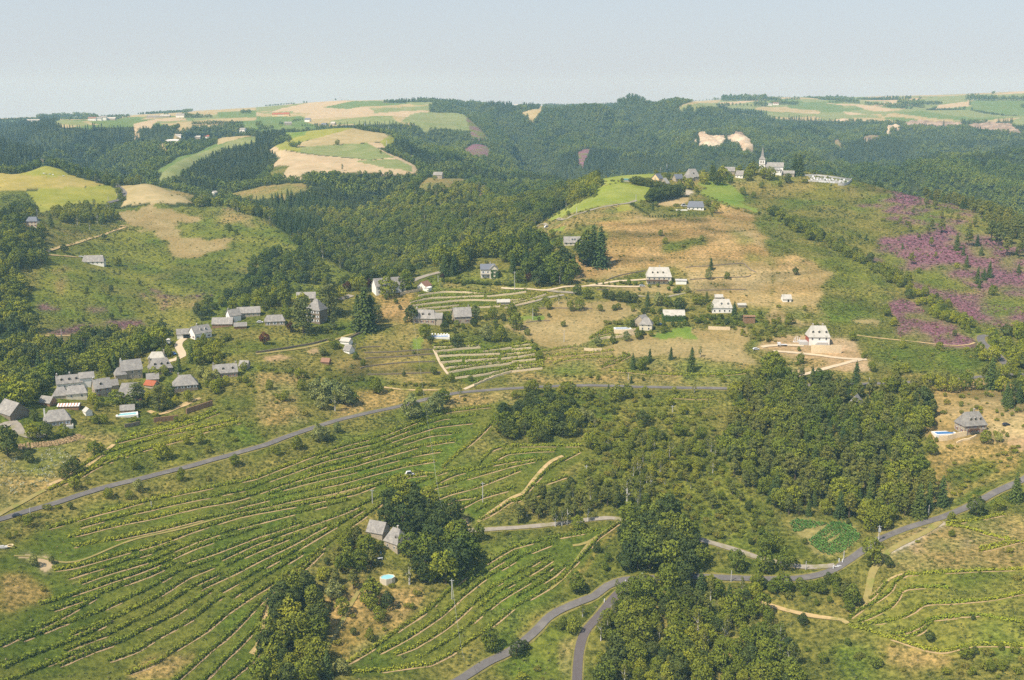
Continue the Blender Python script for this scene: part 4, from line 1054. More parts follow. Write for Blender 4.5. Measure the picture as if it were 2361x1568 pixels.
# ------------------------------------------------------------------ planting lists: kind -> [x, y, z, height, hand placed?]
PLANT = {k: [] for k in PROTO}
HAND = """
B2 d 440,720,330 d 680,560,300 d 720,690,170 c 1000,695,430 c 1060,680,330 c 940,680,330 d 1130,620,160 u 80,822,118 u 845,335,95 u 935,285,70 u 1040,300,90 u 1720,225,60 u 320,710,100
g 770,400,120 b 1220,385,200 b 1385,335,180 b 280,580,125 k 1430,620,170 b 1560,765,140 k 1610,820,90 b 1760,625,115 k 1740,705,110 k 1845,850,125 b 1850,665,70 s 2020,590,140 b 2180,590,130
k 2280,610,80 b 2210,645,60 s 2120,790,160 b 2260,795,160 b 725,868,82 s 615,930,90 t 915,870,80 b 920,965,80 b 985,1022,72 b 1640,1100,80 k 1365,1120,50 s 1375,622,60 k 1330,505,50 b 1290,450,55 b 1200,412,50
b 400,1145,110 b 420,1245,110 b 120,1240,95 b 1110,1275,165 b 1800,1172,95 b 1980,1162,60 g 1500,1290,80 s 560,1330,200 s 650,1350,220 s 740,1360,220 s 830,1385,190 s 610,1420,150 b 880,1380,140 t 730,1440,180 s 1430,1500,230 s 1480,1510,150 s 1670,1450,195 s 1610,1470,140
b 1730,1370,150 t 1880,1312,110 h 230,1335,80 b 270,1350,110 h 460,1480,60 b 150,560,70 k 1985,640,50 b 2120,600,60 k 1830,720,60
B3 k 250,285,195 u 155,240,80 b 60,255,120 b 130,170,150 b 370,268,170 t 440,265,180 b 520,270,175 F b 1350,600,72 c 1368,606,92 c 1385,614,96 k 1352,612,60
B3 b 600,365,100 b 690,405,115 k 860,400,95 k 920,420,95 k 990,430,105 k 1060,440,115 k 1125,440,95 c 1250,470,140 s 1350,470,135 b 1430,480,110 k 1550,525,140 b 1690,455,90 b 1740,460,90 c 1795,430,100 b 1830,525,90 k 1240,530,60 k 1210,545,60 b 1300,545,60 k 1370,545,60 b 1115,520,60
b 940,512,60 b 980,502,65 b 815,520,70 b 340,500,85 b 310,455,80 t 430,450,80 b 540,515,100 b 620,512,110 b 210,560,90 k 340,575,45 k 250,612,45 b 475,660,60 b 40,685,170 b 0,560,130 b 140,740,70 b 80,800,60 k 185,810,40 b 215,880,75 b 250,970,95
s 1055,792,100 b 1160,777,105 b 930,815,92 s 790,845,105 k 1110,665,75 b 1330,645,85 b 1390,720,70 b 1280,752,70 c 1835,135,110 s 1810,225,110 b 1980,222,70 c 2050,560,135 s 2110,600,75 b 1700,630,70
c 1115,1052,155 c 1270,982,125 c 1465,962,120 c 1655,1067,225 b 1200,1060,110 t 1735,942,95 b 1240,1005,80 o 778,272,28 o 842,274,24 o 895,276,26 o 946,278,26 o 1077,278,55 o 1140,280,42 o 1195,280,32 o 1267,302,32 o 1345,297,38 o 1445,327,38 o 1495,352,45 o 1520,350,50 o 1540,332,50 s 1620,345,60 o 815,307,18 o 1465,287,50 o 1172,328,30
c 1100,1182,72 k 1210,1162,42 b 1945,1172,62 b 200,1275,135 b 150,1260,110 b 330,1262,95 g 440,1285,85 b 540,1285,125 b 480,1270,110 b 690,1335,125 c 890,1262,80 b 960,1335,150 b 1060,1320,140 b 1230,1312,112 b 1500,1275,65 t 1680,1272,85 b 1460,1385,85 s 650,1545,145 s 600,1535,110 s 720,1540,110 k 940,1472,72 k 1200,1570,150 b 1570,1470,90
B4 k 255,182,75 b 195,637,105 b 335,512,52 b 630,138,52 b 300,1002,105 b 285,885,45 b 60,1105,225 b 10,1080,200 b 110,1110,150 b 460,1190,150 b 520,1190,130 c 410,1130,110 c 805,1255,270 b 1240,862,85 b 1580,875,75 k 1720,748,58 b 780,792,90 k 460,672,42 b 1090,562,110 b 1160,655,85 b 885,955,65 b 960,1075,95 b 1180,1115,125 b 1270,1085,85
c 2050,1225,275 c 2110,1240,180 c 2200,1385,205 b 1820,1245,165 b 1700,1265,145 b 1560,1205,105 b 1230,1245,115 b 1080,1255,125 k 1420,1435,225 k 1470,1430,160 b 1430,1600,190 c 990,1342,52 b 930,1435,75 k 950,1482,42 c 915,1372,95 p 1320,85,105 p 1545,32,60 c 1830,112,112 c 2040,205,145 c 1990,230,110 c 1930,262,145 c 1950,305,90 b 2070,372,92 c 2310,162,82 b 1390,168,52 b 1740,125,55 b 1380,467,62
b 2100,855,120 b 2200,835,85 b 2255,965,125 b 2300,765,95 b 2230,1065,115 b 2330,900,120 c 2240,990,80 b 2290,1040,110 b 2350,1000,130
A4 p 1455,1132,112 p 1540,1142,95 p 1335,1202,72 p 1600,1232,75 p 1650,1172,55 p 1750,1262,72 p 1600,1362,122 p 1510,1332,92 p 1470,1372,82 p 1310,1352,72 p 1905,1312,102 p 1860,1352,72 p 1390,1432,62 p 1505,1492,92 c 1240,1512,62 c 1740,1522,152 p 1850,1482,142 c 1930,1482,102 c 1800,1570,92 c 1965,1570,92 p 2060,1442,182 p 2120,1482,202 p 2200,1570,162 p 2000,1212,142 p 2100,1262,112 p 2200,1302,122 p 2300,1352,142 p 1300,982,52 p 1450,1002,62 p 1380,990,50
p 2250,1420,150 p 2340,1470,140 p 2050,1300,130 p 1900,1180,110 p 1800,1120,90 p 1700,1080,80 p 1600,1040,70 c 905,1432,62 k 170,1302,82 c 245,832,182 c 290,832,192 h 340,902,52 k 180,902,92 b 110,937,52 b 20,872,122 k 480,1172,40 h 1065,1257,40 h 1180,1282,36 h 1290,1290,45
A3 c 1840,882,170 c 1860,870,140 b 1940,872,130 k 1890,922,130 b 1955,922,62 b 2010,902,82 b 2100,802,62 b 2170,882,102 b 2210,832,132 b 2330,862,102 b 2130,1012,72 b 2225,1042,62 b 2300,952,62 b 1770,912,112 k 1440,872,72 b 1545,952,82 b 1640,962,112 k 830,922,62 k 1015,896,42 k 1090,896,42 b 930,822,42 b 960,817,45 c 1300,1157,82 b 1690,1142,72 b 1810,1122,72 b 1870,1182,112 b 520,1207,52 b 370,1412,92 b 110,1012,112 b 225,922,62 b 430,1502,92 b 1370,1392,62 b 1410,1462,62 b 1750,1442,62 b 1590,900,60
b 1700,990,60 b 1330,1120,50 h 1460,1160,40 h 1510,1120,40 b 1540,1200,50 b 2300,830,90 b 2070,820,60 b 1990,860,70 b 1330,830,50 k 1530,850,40
A2 b 750,552,52 h 325,562,42 b 1150,632,32 t 797,792,62 c 2310,920,90 b 1650,880,50
A1 b 1895,1077,92 b 1930,1080,80 b 1810,1057,52 b 2110,1347,72 b 2180,1382,52 k 595,1547,82 t 870,1140,80 t 900,1270,90 t 830,1335,80 c 470,1310,140 b 250,1225,90 b 200,1215,80 b 310,1200,60
B1 b 1090,100,95 k 1495,705,105 p 1115,557,85 k 1030,592,60 k 770,612,42 k 840,230,35 b 400,1255,130 b 200,1405,230 b 60,1380,200 b 990,1115,110 b 300,1330,140 c 1650,1080,175 c 1765,985,185 b 1830,1015,150 b 1930,985,140 b 2010,1005,95 b 1550,932,105 b 1480,930,80 b 1080,1372,132 b 870,1385,115 d 1270,1402,215 d 1470,1435,235 g 1370,1340,90 k 1570,1305,115 b 1740,1355,115 g 1620,1375,85 b 1430,1150,125 b 1520,1110,100 b 2080,1202,92 b 2210,1172,62 b 2250,1065,85 b 1990,1275,115 k 320,1525,95 b 1880,805,85 b 2190,822,45 b 2075,842,30 b 2000,830,60
c 370,1125,225 c 580,1115,215 c 640,1060,150 c 450,1080,160 c 760,955,175 c 820,905,125 c 720,1005,145 c 930,855,135 c 1040,855,115 b 1200,890,120 b 1100,930,110 b 1300,860,110 b 1380,830,90 s 1850,1130,120 s 1920,1180,130 s 1990,1160,110 b 2270,1180,70 h 1640,740,40
C1 k 70,515,270 b 300,370,150 k 430,355,155 b 590,335,115 k 680,672,155 k 600,722,135 b 870,505,125 b 930,480,90 b 1490,545,155 b 1560,530,110 b 1840,402,105 b 1720,410,90 b 1240,635,95 b 690,825,115 s 1280,845,115 b 1000,905,95 b 1190,912,80 b 1670,745,125 b 1720,552,60 b 2170,612,115 k 650,1005,62 b 260,1165,92 k 480,1505,62 s 310,1525,100 b 150,1252,42 b 80,1275,62 h 430,1010,60 h 340,1080,50 b 2110,300,70 h 1920,740,50 h 1920,480,70
C2 s 580,155,175 s 750,72,105 s 640,130,120 b 380,225,135 b 200,275,92 b 160,260,70 k 1200,925,205 k 1350,965,245 k 1500,965,235 k 1580,945,185 k 1690,945,135 p 1320,900,160 b 1420,1235,245 b 1560,1255,255 b 1750,1460,305 k 1850,1400,355 b 1900,1285,305 b 1650,1445,205 k 1560,1450,180 t 1415,1470,215 b 800,1125,125 b 930,1045,115 b 850,1285,175 b 960,1335,195 p 1060,1305,155 g 620,1435,130 p 900,1510,175 p 1050,1545,155 p 740,1470,150 b 2050,1065,165 b 350,1568,205 b 1150,1150,90 b 1030,1110,110 b 940,1050,90 k 660,1290,70 h 1250,1500,50
D2 b 330,855,235 s 720,825,180 p 700,800,150 b 800,965,155 b 1060,860,230 b 1070,925,125 k 1210,905,155 b 1140,1015,125 b 1050,1205,112 b 1440,910,55 k 900,1152,72 h 890,992,42 c 660,1535,235 s 790,1505,135 s 760,1490,110 b 2160,1285,195 h 1400,900,50 h 750,1240,60 b 250,700,120 h 680,560,40
D3 b 595,755,195 b 880,475,85 c 1740,785,235 t 1830,835,205 b 1900,820,180 c 2000,845,160 g 2250,825,150 b 2180,800,110 t 2120,742,115 k 40,1345,155 g 560,1135,145 b 470,1100,125 t 820,1205,205 b 860,1190,130 b 820,1405,110 b 2070,555,190 b 1720,530,205 b 1790,470,120 b 2340,570,200 h 230,1482,52 h 90,1570,82 t 650,985,105 t 970,760,110 b 1130,740,130 b 1180,820,140 b 860,560,90 k 1300,1350,130
C3 t 400,935,175 t 460,930,160 t 510,920,195 g 610,955,125 t 700,892,165 k 1550,512,85 p 2030,642,115 p 2110,702,85 k 1240,465,95 p 1850,772,150 p 1780,700,120 k 2180,792,95 k 2200,1102,62 k 540,548,80 b 730,225,165 p 60,905,175 p 100,860,120 t 1060,740,280 t 1180,690,230 k 1300,470,80 s 1960,290,90 h 2000,940,60
C4 c 1600,975,275 c 1390,1075,300 c 1480,1000,240 c 660,1075,235 c 950,900,260 k 1920,1060,172 b 1690,1112,82 c 2280,935,255 b 960,1505,225 k 1110,1545,105 k 740,1147,52 b 1500,502,135 b 2000,402,125 s 2130,385,80 b 1370,432,90 b 1550,385,45 b 1490,385,72 b 1690,1262,62 b 340,1332,62 b 1050,1180,200 b 950,1200,210 b 880,1130,160 g 1960,95,40 b 1880,120,50 b 1780,60,50 b 2120,1010,110 b 2160,150,35
D4 b 440,505,115 p 400,470,90 b 425,535,55 k 180,605,62 b 290,805,55 h 570,825,50 b 1040,785,65 k 1080,582,28 k 1090,762,42 b 350,400,70 b 270,440,80 b 1170,850,60 k 530,300,30 h 655,720,22 b 970,140,35 b 420,715,40
"""
tile = 'P'; kind = 'b'
hand_wanted = []
for w in HAND.split():
    if w in TILE: tile = w
    elif len(w) == 1: kind = w
    else:
        x, y, hh = map(float, w.split(','))
        ox, oy, f = TILE[tile]
        hand_wanted.append((kind, ox + x / f, oy + y / f, hh / f))
def plant_hand():
    for kind, u, v, hp in hand_wanted:
        pt = at(u, min(v, 720))
        R = math.hypot(pt.x, pt.y)
        d = math.hypot(R, CAM_Z - pt.z)
        el = math.atan2(CAM_Z - pt.z, R)
        h = hp / F_PX * d / max(0.75, math.cos(el))
        if kind in 'hbgkusp':
            h = h * 0.97
        PLANT[kind].append((pt.x, pt.y, pt.z, h, 1, hp))
        block(pt.x, pt.y, min(5, h * 0.22))
plant_hand()

# rows of clipped or planted trees: hedges of single trees
for s, n, hp, kd in (('A3 1265,1082 1560,1030', 15, 13.5, 'k'), ('A3 1120,915 1400,965', 12, 8.5, 'k'), ('A1 700,1240 950,1250', 5, 8, 'b'), ('B2 1720,250 1900,262', 6, 4, 'b'),
                     ('A3 1100,1110 1260,1205', 9, 3, 'k'), ('A3 1270,1222 1530,1215', 11, 2.5, 'k')):
    a, b = q(s)
    for i in range(n):
        t = i / (n - 1)
        u = a[0] * (1 - t) + b[0] * t; v = a[1] * (1 - t) + b[1] * t
        pt = at(u, v); d = math.hypot(math.hypot(pt.x, pt.y), CAM_Z - pt.z)
        PLANT[kd].append((pt.x, pt.y, pt.z, hp / F_PX * d * (0.9 + 0.2 * rng.random()), 1, hp))
# ------------------------------------------------------------------ vineyards: every row is a thing of its own
M['soil'] = simple('bare_soil', lin(190, 162, 118, 0.8), 1.0, 0.2, 0.8)
M['stonewall'] = simple('dry_stone', lin(226, 204, 164, 0.95), 1.0, 0.2, 1.5, bump=0.15)
SOILV, SOILF, SOILN = [], [], 0
def soil_strip(c, w=0.8, off=1.1, dens=0.6, seed=0):
    """broken bare strip on the lower side of a row"""
    global SOILN
    nrm = side_vec(c)
    # lower side
    hs = height(c[:, 0] + nrm[:, 0], c[:, 1] + nrm[:, 1]) - height(c[:, 0] - nrm[:, 0], c[:, 1] - nrm[:, 1])
    sg = np.where(np.mean(hs) > 0, -1, 1)
    cc = c + nrm * sg * off
    keep = fbm(c[:, 0] / 14 + seed * 7, c[:, 1] / 14, 3, 61) > (0.22 - dens)
    ww = w * (0.7 + 0.6 * np.abs(fbm(c[:, 0] / 5, c[:, 1] / 5 + seed, 2, 62)) * 2)
    i = 0
    while i < len(cc) - 1:
        if keep[i]:
            j = i
            while j + 1 < len(cc) and keep[j + 1]: j += 1
            if j - i >= 2:
                seg = cc[i:j + 1]; n_ = nrm[i:j + 1]; w_ = ww[i:j + 1].copy(); w_[0] *= .2; w_[-1] *= .2
                for sgn in (0.5, -0.5):
                    pass
                L = seg + n_ * w_[:, None] * 0.5; Rr = seg - n_ * w_[:, None] * 0.5
                P_ = np.stack([L, Rr], 1)
                Z_ = height(P_[..., 0], P_[..., 1]) + 0.10
                SOILV.append(np.concatenate([P_, Z_[..., None]], -1).reshape(-1, 3))
                m = len(seg); k = np.arange(m - 1) * 2 + SOILN
                SOILF.append(np.stack([k, k + 1, k + 3, k + 2], 1)); SOILN += 2 * m
            i = j + 1
        else: i += 1

ROWS = []
def vine_row(pl, label, rmin=0, hgt=1.8, wid=1.5, per=10, world=None, dens=0.42, gaps=0.05, soil=0.6):
    c = world if world is not None else path_world(pl, 1.15, rmin)
    if len(c) < 4: return
    seed = len(ROWS) + 1
    keep = rng.random(len(c)) > gaps
    keep &= fbm(c[:, 0] / 6 + seed * 3, c[:, 1] / 6, 2, 81) > -0.62
    n_ = len(c)
    cc = c
    k = int(per * 1.5)
    off = rng.normal(size=(n_, k, 3)) * np.array([0.42, 0.30 * wid, 0.0])
    nrm = side_vec(c); tg = np.stack([nrm[:, 1], -nrm[:, 0]], 1)
    hv = (0.75 + 0.45 * rng.random(n_)) * hgt * np.where(keep, 1, 0.3)
    zz = (0.15 + 0.85 * rng.random((n_, k))) * hv[:, None]
    px = cc[:, None, 0] + off[..., 0] * tg[:, None, 0] + off[..., 1] * nrm[:, None, 0]
    py = cc[:, None, 1] + off[..., 0] * tg[:, None, 1] + off[..., 1] * nrm[:, None, 1]
    pz = height(px, py) + zz
    P_ = np.stack([px, py, pz], -1).reshape(-1, 3)
    lat = off[..., 1] / (0.3 * wid)
    nn = np.stack([nrm[:, None, 0] * lat, nrm[:, None, 1] * lat, 0.7 + zz / hgt * 0.6], -1).reshape(-1, 3) + rng.normal(size=(n_ * k, 3)) * 0.45
    nn /= np.linalg.norm(nn, axis=1, keepdims=True)
    V_, F_ = leaf_cloud(P_, nn, (0.5 + 0.35 * rng.random(len(P_))) * np.repeat(np.where(keep, 1, 0.7), k), 0.8)
    wz = height(c[:, 0], c[:, 1]) + 0.75
    ring = np.array([(0, .03), (.026, -.015), (-.026, -.015)])
    WV = np.stack([np.stack([c[:, 0] + nrm[:, 0] * a, c[:, 1] + nrm[:, 1] * a, wz + b], 1) for a, b in ring], 1).reshape(-1, 3)
    wi_ = np.arange(len(c) - 1) * 3
    WF = np.concatenate([np.stack([wi_ + a, wi_ + (a + 1) % 3, wi_ + 3 + (a + 1) % 3, wi_ + 3 + a], 1) for a in range(3)])
    V_, F_, _ = join([(V_, F_), (WV, WF)])
    org = np.array([c[len(c) // 2][0], c[len(c) // 2][1], 0]); org[2] = height(org[0], org[1])
    o = link('vine_row', mesh_from('vine_row', V_ - org, F_, [FM['v']]))
    o.location = org
    tag(o, label, 'vine row', 'rows of vines on the slopes')
    ROWS.append(o)
    for x, y in c[::2]: block(x, y, 1.6)
    if soil: soil_strip(c, soil, 0.55 + wid * 0.4, dens, seed)

def resample(p_, n):
    p_ = np.asarray(p_, float)
    d = np.r_[0, np.cumsum(np.hypot(*np.diff(p_, axis=0).T))]
    t = np.linspace(0, d[-1], n)
    return np.stack([np.interp(t, d, p_[:, 0]), np.interp(t, d, p_[:, 1])], 1)

ORD = ['first', 'second', 'third', 'fourth', 'fifth', 'sixth', 'seventh', 'eighth', 'ninth', 'tenth', 'eleventh', 'twelfth', 'thirteenth', 'fourteenth', 'fifteenth', 'sixteenth', 'seventeenth']
def between(guides, counts, where, cuts=None, thin=3.3, **kw):
    """rows laid between surveyed guide rows, on the ground"""
    G = [resample([(p_.x, p_.y) for p_ in (at(*w) for w in q(g))], 80) for g in guides]
    rows = []
    for gi in range(len(G) - 1):
        n = counts[gi]
        for i in range(n):
            t = i / n
            rows.append(G[gi] * (1 - t) + G[gi + 1] * t)
    rows.append(G[-1])
    placed = []
    order = [len(rows) - 1] + list(range(len(rows) - 1)) if thin else range(len(rows))
    for i in order:
        r = rows[i]
        # natural wander
        w_ = fbm(r[:, 0] / 40, r[:, 1] / 40 + i * 0.7, 2, 91)
        r = r + side_vec(r) * (w_[:, None] * 1.0)
        if cuts: a, b = cuts(i, len(rows))
        else: a, b = 0, 1
        r = r[int(a * 80):max(int(a * 80) + 4, int(b * 80))]
        if placed and thin:
            al = np.concatenate(placed)
            dd = np.sqrt(((r[:, None] - al[None]) ** 2).sum(-1)).min(1) > thin
            best = (0, 0); s_ = None
            for k_ in range(len(dd) + 1):
                if k_ < len(dd) and dd[k_]:
                    if s_ is None: s_ = k_
                elif s_ is not None:
                    if k_ - s_ > best[1] - best[0]: best = (s_, k_)
                    s_ = None
            r = r[best[0]:best[1]]
            if len(r) < 8: continue
        placed.append(resample(r, 200))
        L = np.hypot(*np.diff(r, axis=0).T).sum()
        c = resample(r, max(6, int(L / 1.15)))
        vine_row(None, '%s vine row from the top of the %s' % (ORD[min(i, 16)], where), world=c, **kw)

between(['P 48,529 93,515 135,504 184,493 217,486 256,478 299,461 343,446 386,434 425,419 451,411.5 480,408 502,406',
         'P 62,549 120,538 190,522 240,512 285,503 330,493 365,484 400,475 432,469'], [7],
        'upper big vineyard', cuts=lambda i, n: (0.0 + 0.03 * (i % 3), 0.985 - 0.015 * (i % 2)), per=11)
def low_cut(i, n):
    a = 0.0 + 0.04 * ((i * 7) % 3)
    b = [1.0, 0.86, 0.97, 0.74, 0.9, 0.66, 0.84][i % 7] if i not in (0, n - 1) else 1.0
    return a, b
between(['P 55,571 75,568 125,553 154,545 190,532 238,517 256,513 310,503 354,494 391,481 408,477 432,474',
         'P 22,640 61,624 98,611 140,592 179,570 215,558 256,541 299,526 343,511 375,497 400,485 420,478',
         'P 90,686 128,673 157,662 174,650 206,631 228,613 256,594 280,578 305,562 328,543 345,530 375,508 397,492 412,484 432,477'], [6, 11],
        'lower big vineyard', cuts=low_cut, per=12)
# steep rows at the bottom
for s, l in (('P 172,684 206,654 228,636 256,607 274,590 300,572 322,552', 'vine row running steeply up beside the last rows of the big vineyard'),
             ('P 200,684 222,662 240,645 256,627 263,612 270,598', 'vine row left of the double track at the bottom'),
             ('P 224,684 240,671 256,656 262,640 268,624 270,606 272,596', 'vine row hugging the double track on its right side'),
             ('P 0,646 30,632 60,618 95,598', 'short vine row at the left edge above the bottom rows'),
             ('P 2,668 30,656 70,641 110,622', 'long vine row second from the left bottom corner'),
             ('P 0,684 40,668 80,652 118,640', 'vine row in the left bottom corner')):
    vine_row(q(s), l, per=12)
for s, l in (('P 442,468 452,459 465,448 477,438 488,427 496,417 503,408', 'vine row running diagonally across the ends of the upper rows'),
             ('P 478,465 486,456 495,449 512,446.5 545,446 580,446', 'top vine row under the dark trees right of the big vineyard'),
             ('P 492,462 505,455 512,453.5 534,451.5 555,451', 'short second vine row under the dark trees'),
             ('P 436,475 451,470.6 466,469.5 480,469', 'short vine row beside the white van'),
             ('P 435,484 455,475 475,470 494,465 512,461.5 535,458', 'vine row starting right of the van and rising to the right'),
             ('P 418,494 435,488 451,483.6 480,475 512,466 545,459', 'long vine row above the trees of the steep roofed house'),
             ('P 430,502 450,494 473,488 500,478 520,470', 'vine row below the long one right of the van'),
             ('P 438,508 455,500 475,497 500,490 515,488', 'vine row left of the wooden pole'),
             ('P 446,514 465,506 484,497 512,489', 'vine row under the wooden pole'),
             ('P 475,511 490,505 500,501', 'shortest vine row near the gravel lane'),
             ('P 480,520 495,512 510,502 520,500 530,488 540,477 552,467 566,459 581,451', 'bright vine row edging the diagonal track'),
             ('P 514,502 539,495 552,491 564,488', 'vine row above the grey pines'),
             ('P 532,486 548,483 566,477', 'thin vine row in the rough ground above the grey pines'),
             ):
    vine_row(q(s), l, per=10)
between(['P 346,663 391,635 430,608 451,588 473,571 495,558 512,548 544,540 573,535 602,529.5',
         'P 352,673 388,671 430,665 450,655 480,634 512,608 540,592 561,579 579,559 597,538 618,523'], [8],
        'lower vineyard beside the road', cuts=lambda i, n: (0.0 if i in (0, n - 1) else 0.02 + 0.03 * i, (1.0, 0.86, 0.8, 0.86, 0.76, 0.84, 0.72, 0.9, 1.0)[i]), per=11)
# little vineyard under the hamlet
for s, l in (('P 130,436 157,430 184,424 215,410', 'topmost vine row under the hamlet wall'), ('P 117,443 140,437 163,431 190,424 219,413', 'second vine row under the hamlet wall'),
             ('P 78,469 100,456 119,449 150,440 174,433.6 205,427 235,420', 'long vine row beside the pale path under the hamlet'),
             ('P 49,490 80,477 98,467 130,455 152,448 178,441 205,432 240,423', 'lowest vine row under the hamlet'),
             ('P 66,478 90,468 110,459 140,449', 'short vine row between the two long ones under the hamlet')):
    vine_row(q(s), l, per=11)
# terraces above the two stone houses, with stone walls
TW = []
def terrace_wall(pl, label, rmin=600, h=1.0, world=None, name='terrace_wall'):
    c = path_world(pl, 2.2, rmin) if world is None else world
    if len(c) < 3: return
    nrm = side_vec(c)
    hs = float(np.mean(height(c[:, 0] + nrm[:, 0], c[:, 1] + nrm[:, 1]) - height(c[:, 0] - nrm[:, 0], c[:, 1] - nrm[:, 1])))
    sg = -1 if hs > 0 else 1
    lo = c + nrm * sg * 0.35; hi = c - nrm * sg * 0.35
    zl = height(lo[:, 0], lo[:, 1]); zt = height(hi[:, 0], hi[:, 1]) + h * (0.85 + 0.3 * rng.random(len(c)))
    a = np.c_[lo, zl - 0.5]; b = np.c_[lo * 0.7 + hi * 0.3, zt]; d = np.c_[hi, zt]; e = np.c_[hi, zl - 0.5]
    n = len(c)
    V_ = np.stack([a, b, d, e], 1).reshape(-1, 3)
    i = np.arange(n - 1) * 4
    F_ = np.concatenate([np.stack([i + k, i + (k + 1) % 4, i + 4 + (k + 1) % 4, i + 4 + k], 1) for k in range(4)] + [np.array([[0, 1, 2, 3], [4 * n - 4, 4 * n - 1, 4 * n - 2, 4 * n - 3]])])
    org = np.array([c[n // 2][0], c[n // 2][1], zl[n // 2]])
    o = link(name, mesh_from(name, V_ - org, F_, [M['stonewall']])); o.location = org
    tag(o, label, 'stone wall', 'dry stone terrace walls' if name == 'terrace_wall' else None)
    for x, y in c: block(x, y, 1.2)
    TW.append(o)
UP = [('P 418.6,295 432,292.5 446,291 465,291.5 485,293', 'top'), ('P 410,302.7 422,299 435,297 460,296 483.7,295', 'second'), ('P 412,305 435,302 462,299.5 490,299.5 512,299.5 530,297', 'third'),
      ('P 416,308.5 437,306.5 459,304.5', 'fourth'), ('P 417,312 445,309.5 473,307 500,305.5', 'lowest'), ('P 487,295.5 512,293 526,291', 'fifth'), ('P 512,302.5 530,298.5 546,293.5', 'sixth'), ('P 505,307 520,303.5 535,300', 'seventh')]
for s, nm in UP:
    vine_row(q(s), '%s vine row on the terraces above the two stone houses' % nm, rmin=600, per=11, hgt=1.9, soil=0)
    w_ = q(s); w_[:, 1] += 1.5
    terrace_wall(w_, 'pale stone wall under the %s vine row above the two stone houses' % nm)
LOWT = 'B2 1640,840 1850,832 2060,820|B2 1650,880 1900,852 2070,840|B2 1690,922 1950,908 2250,898|B2 1700,982 1900,960|B2 1930,965 2230,945|B2 1750,1030 1960,1010 2260,980|B2 1780,1072 2000,1032 2361,985|B2 2265,915 2361,900 B3 170,885|B2 2265,945 2361,935 B3 210,905|B2 1840,1122 2100,1090 2361,1035|B2 2010,1190 2200,1110 2361,1060|B2 2090,880 2361,842|B3 0,832 170,812|B3 0,860 180,842|B3 0,972 220,948|B3 20,1012 280,988|B3 20,1034 280,1010|B3 0,1062 280,1032'
for i, s in enumerate(LOWT.split('|')):
    vine_row(q(s), '%s vine row counted downhill on the pale stone terraces below the pool' % (ORD + ['eighteenth'])[min(i, 17)], rmin=600, per=11, hgt=2.0, soil=0)
    w_ = q(s); w_[:, 1] += 2.2
    terrace_wall(w_, '%s pale stone wall counted downhill on the terraces below the pool' % (ORD + ['eighteenth'])[min(i, 17)], h=1.1)
for s, l in (('B3 270,890 420,870 590,845', 'vine row at the edge of the dry field'), ('B3 250,952 400,935 580,920', 'vine row left of the stone pile in the dry field'), ('B3 585,922 750,905 930,885', 'straight vine row under the broken wall'),
             ('B3 385,1008 440,985 560,960 740,952 930,945', 'looping upper vine row in the hollow'), ('B3 820,1042 950,1000 1020,965 1085,930', 'slanting vine row right of the hollow'),
             ('B3 850,1020 930,975 1080,918', 'second slanting vine row right of the hollow'), ('B3 910,1070 1050,1078 1200,1092 1350,1102 1500,1110 1650,1112 1800,1110 1950,1105 2060,1100 2180,1082', 'long vine row running above the hillside road'),
             ('B3 250,972 370,970', 'tiny vine row at the left of the hollow'), ('B3 1480,1318 1700,1325 1850,1318', 'thin vine row just below the hillside road'),
             ('B3 720,775 830,735 940,715', 'garden vine row below the long pool'), ('B3 730,760 840,715 930,700', 'second garden vine row left of the long pool'), ('B3 770,745 850,700 920,685', 'third garden vine row left of the long pool'), ('B3 800,725 860,690 900,675', 'smallest garden vine row left of the long pool')):
    vine_row(q(s), l, rmin=560, per=9)
for s, l in (('D4 735,342 900,332 1100,322 1349,313 1400,311', 'long vine row nearly level across the right edge'),
             ('D4 430,570 500,520 560,488 640,430 670,380 740,335', 'vine row bending down from the level one'),
             ('D4 690,436 720,420 760,412 850,408 940,414', 'short hooked vine row on the right'), ('D4 480,588 560,555 640,515 680,470 695,440', 'vine row under the hooked one'),
             ('D4 488,602 560,598 640,586 700,568 760,540 810,505 870,493 1000,488 1200,468 1349,438 1400,428', 'longest bending vine row on the right'),
             ('D4 656,655 720,645 790,618 840,585 870,577 1000,565', 'vine row under the longest bending one'), ('D4 700,668 760,662 810,640 860,592 920,568 1040,558 1120,556 1230,578 1349,598 1400,604', 'wavy vine row with the gap near its middle'),
             ('D4 430,612 520,635 600,662 680,684 750,708 850,738 930,746 1000,730 1060,716 1200,712 1349,718', 'lowest vine row on the right'), ('D4 940,72 1010,66 1080,56 1160,42 1240,25', 'short vine row right of the sandy lay-by'),
             ('D4 945,84 1010,92 1080,105 1170,135 1270,155', 'vine row descending from the lay-by'), ('D4 1118,218 1200,200 1270,182 1310,172 1349,168', 'short vine row under the stony slope'), ('D4 540,470 585,430 620,388', 'tiny vine row beside the sandy path'), ('D4 1120,204 1200,186 1265,170', 'second short vine row under the stony slope')):
    vine_row(q(s), l, per=13, hgt=1.5, wid=1.3, soil=0.6)
o = link('bare_soil', mesh_from('bare_soil', np.concatenate(SOILV), np.concatenate(SOILF), [M['soil']]))
tag(o, 'bare pale soil strips along the foot of the vine rows', kind='structure')
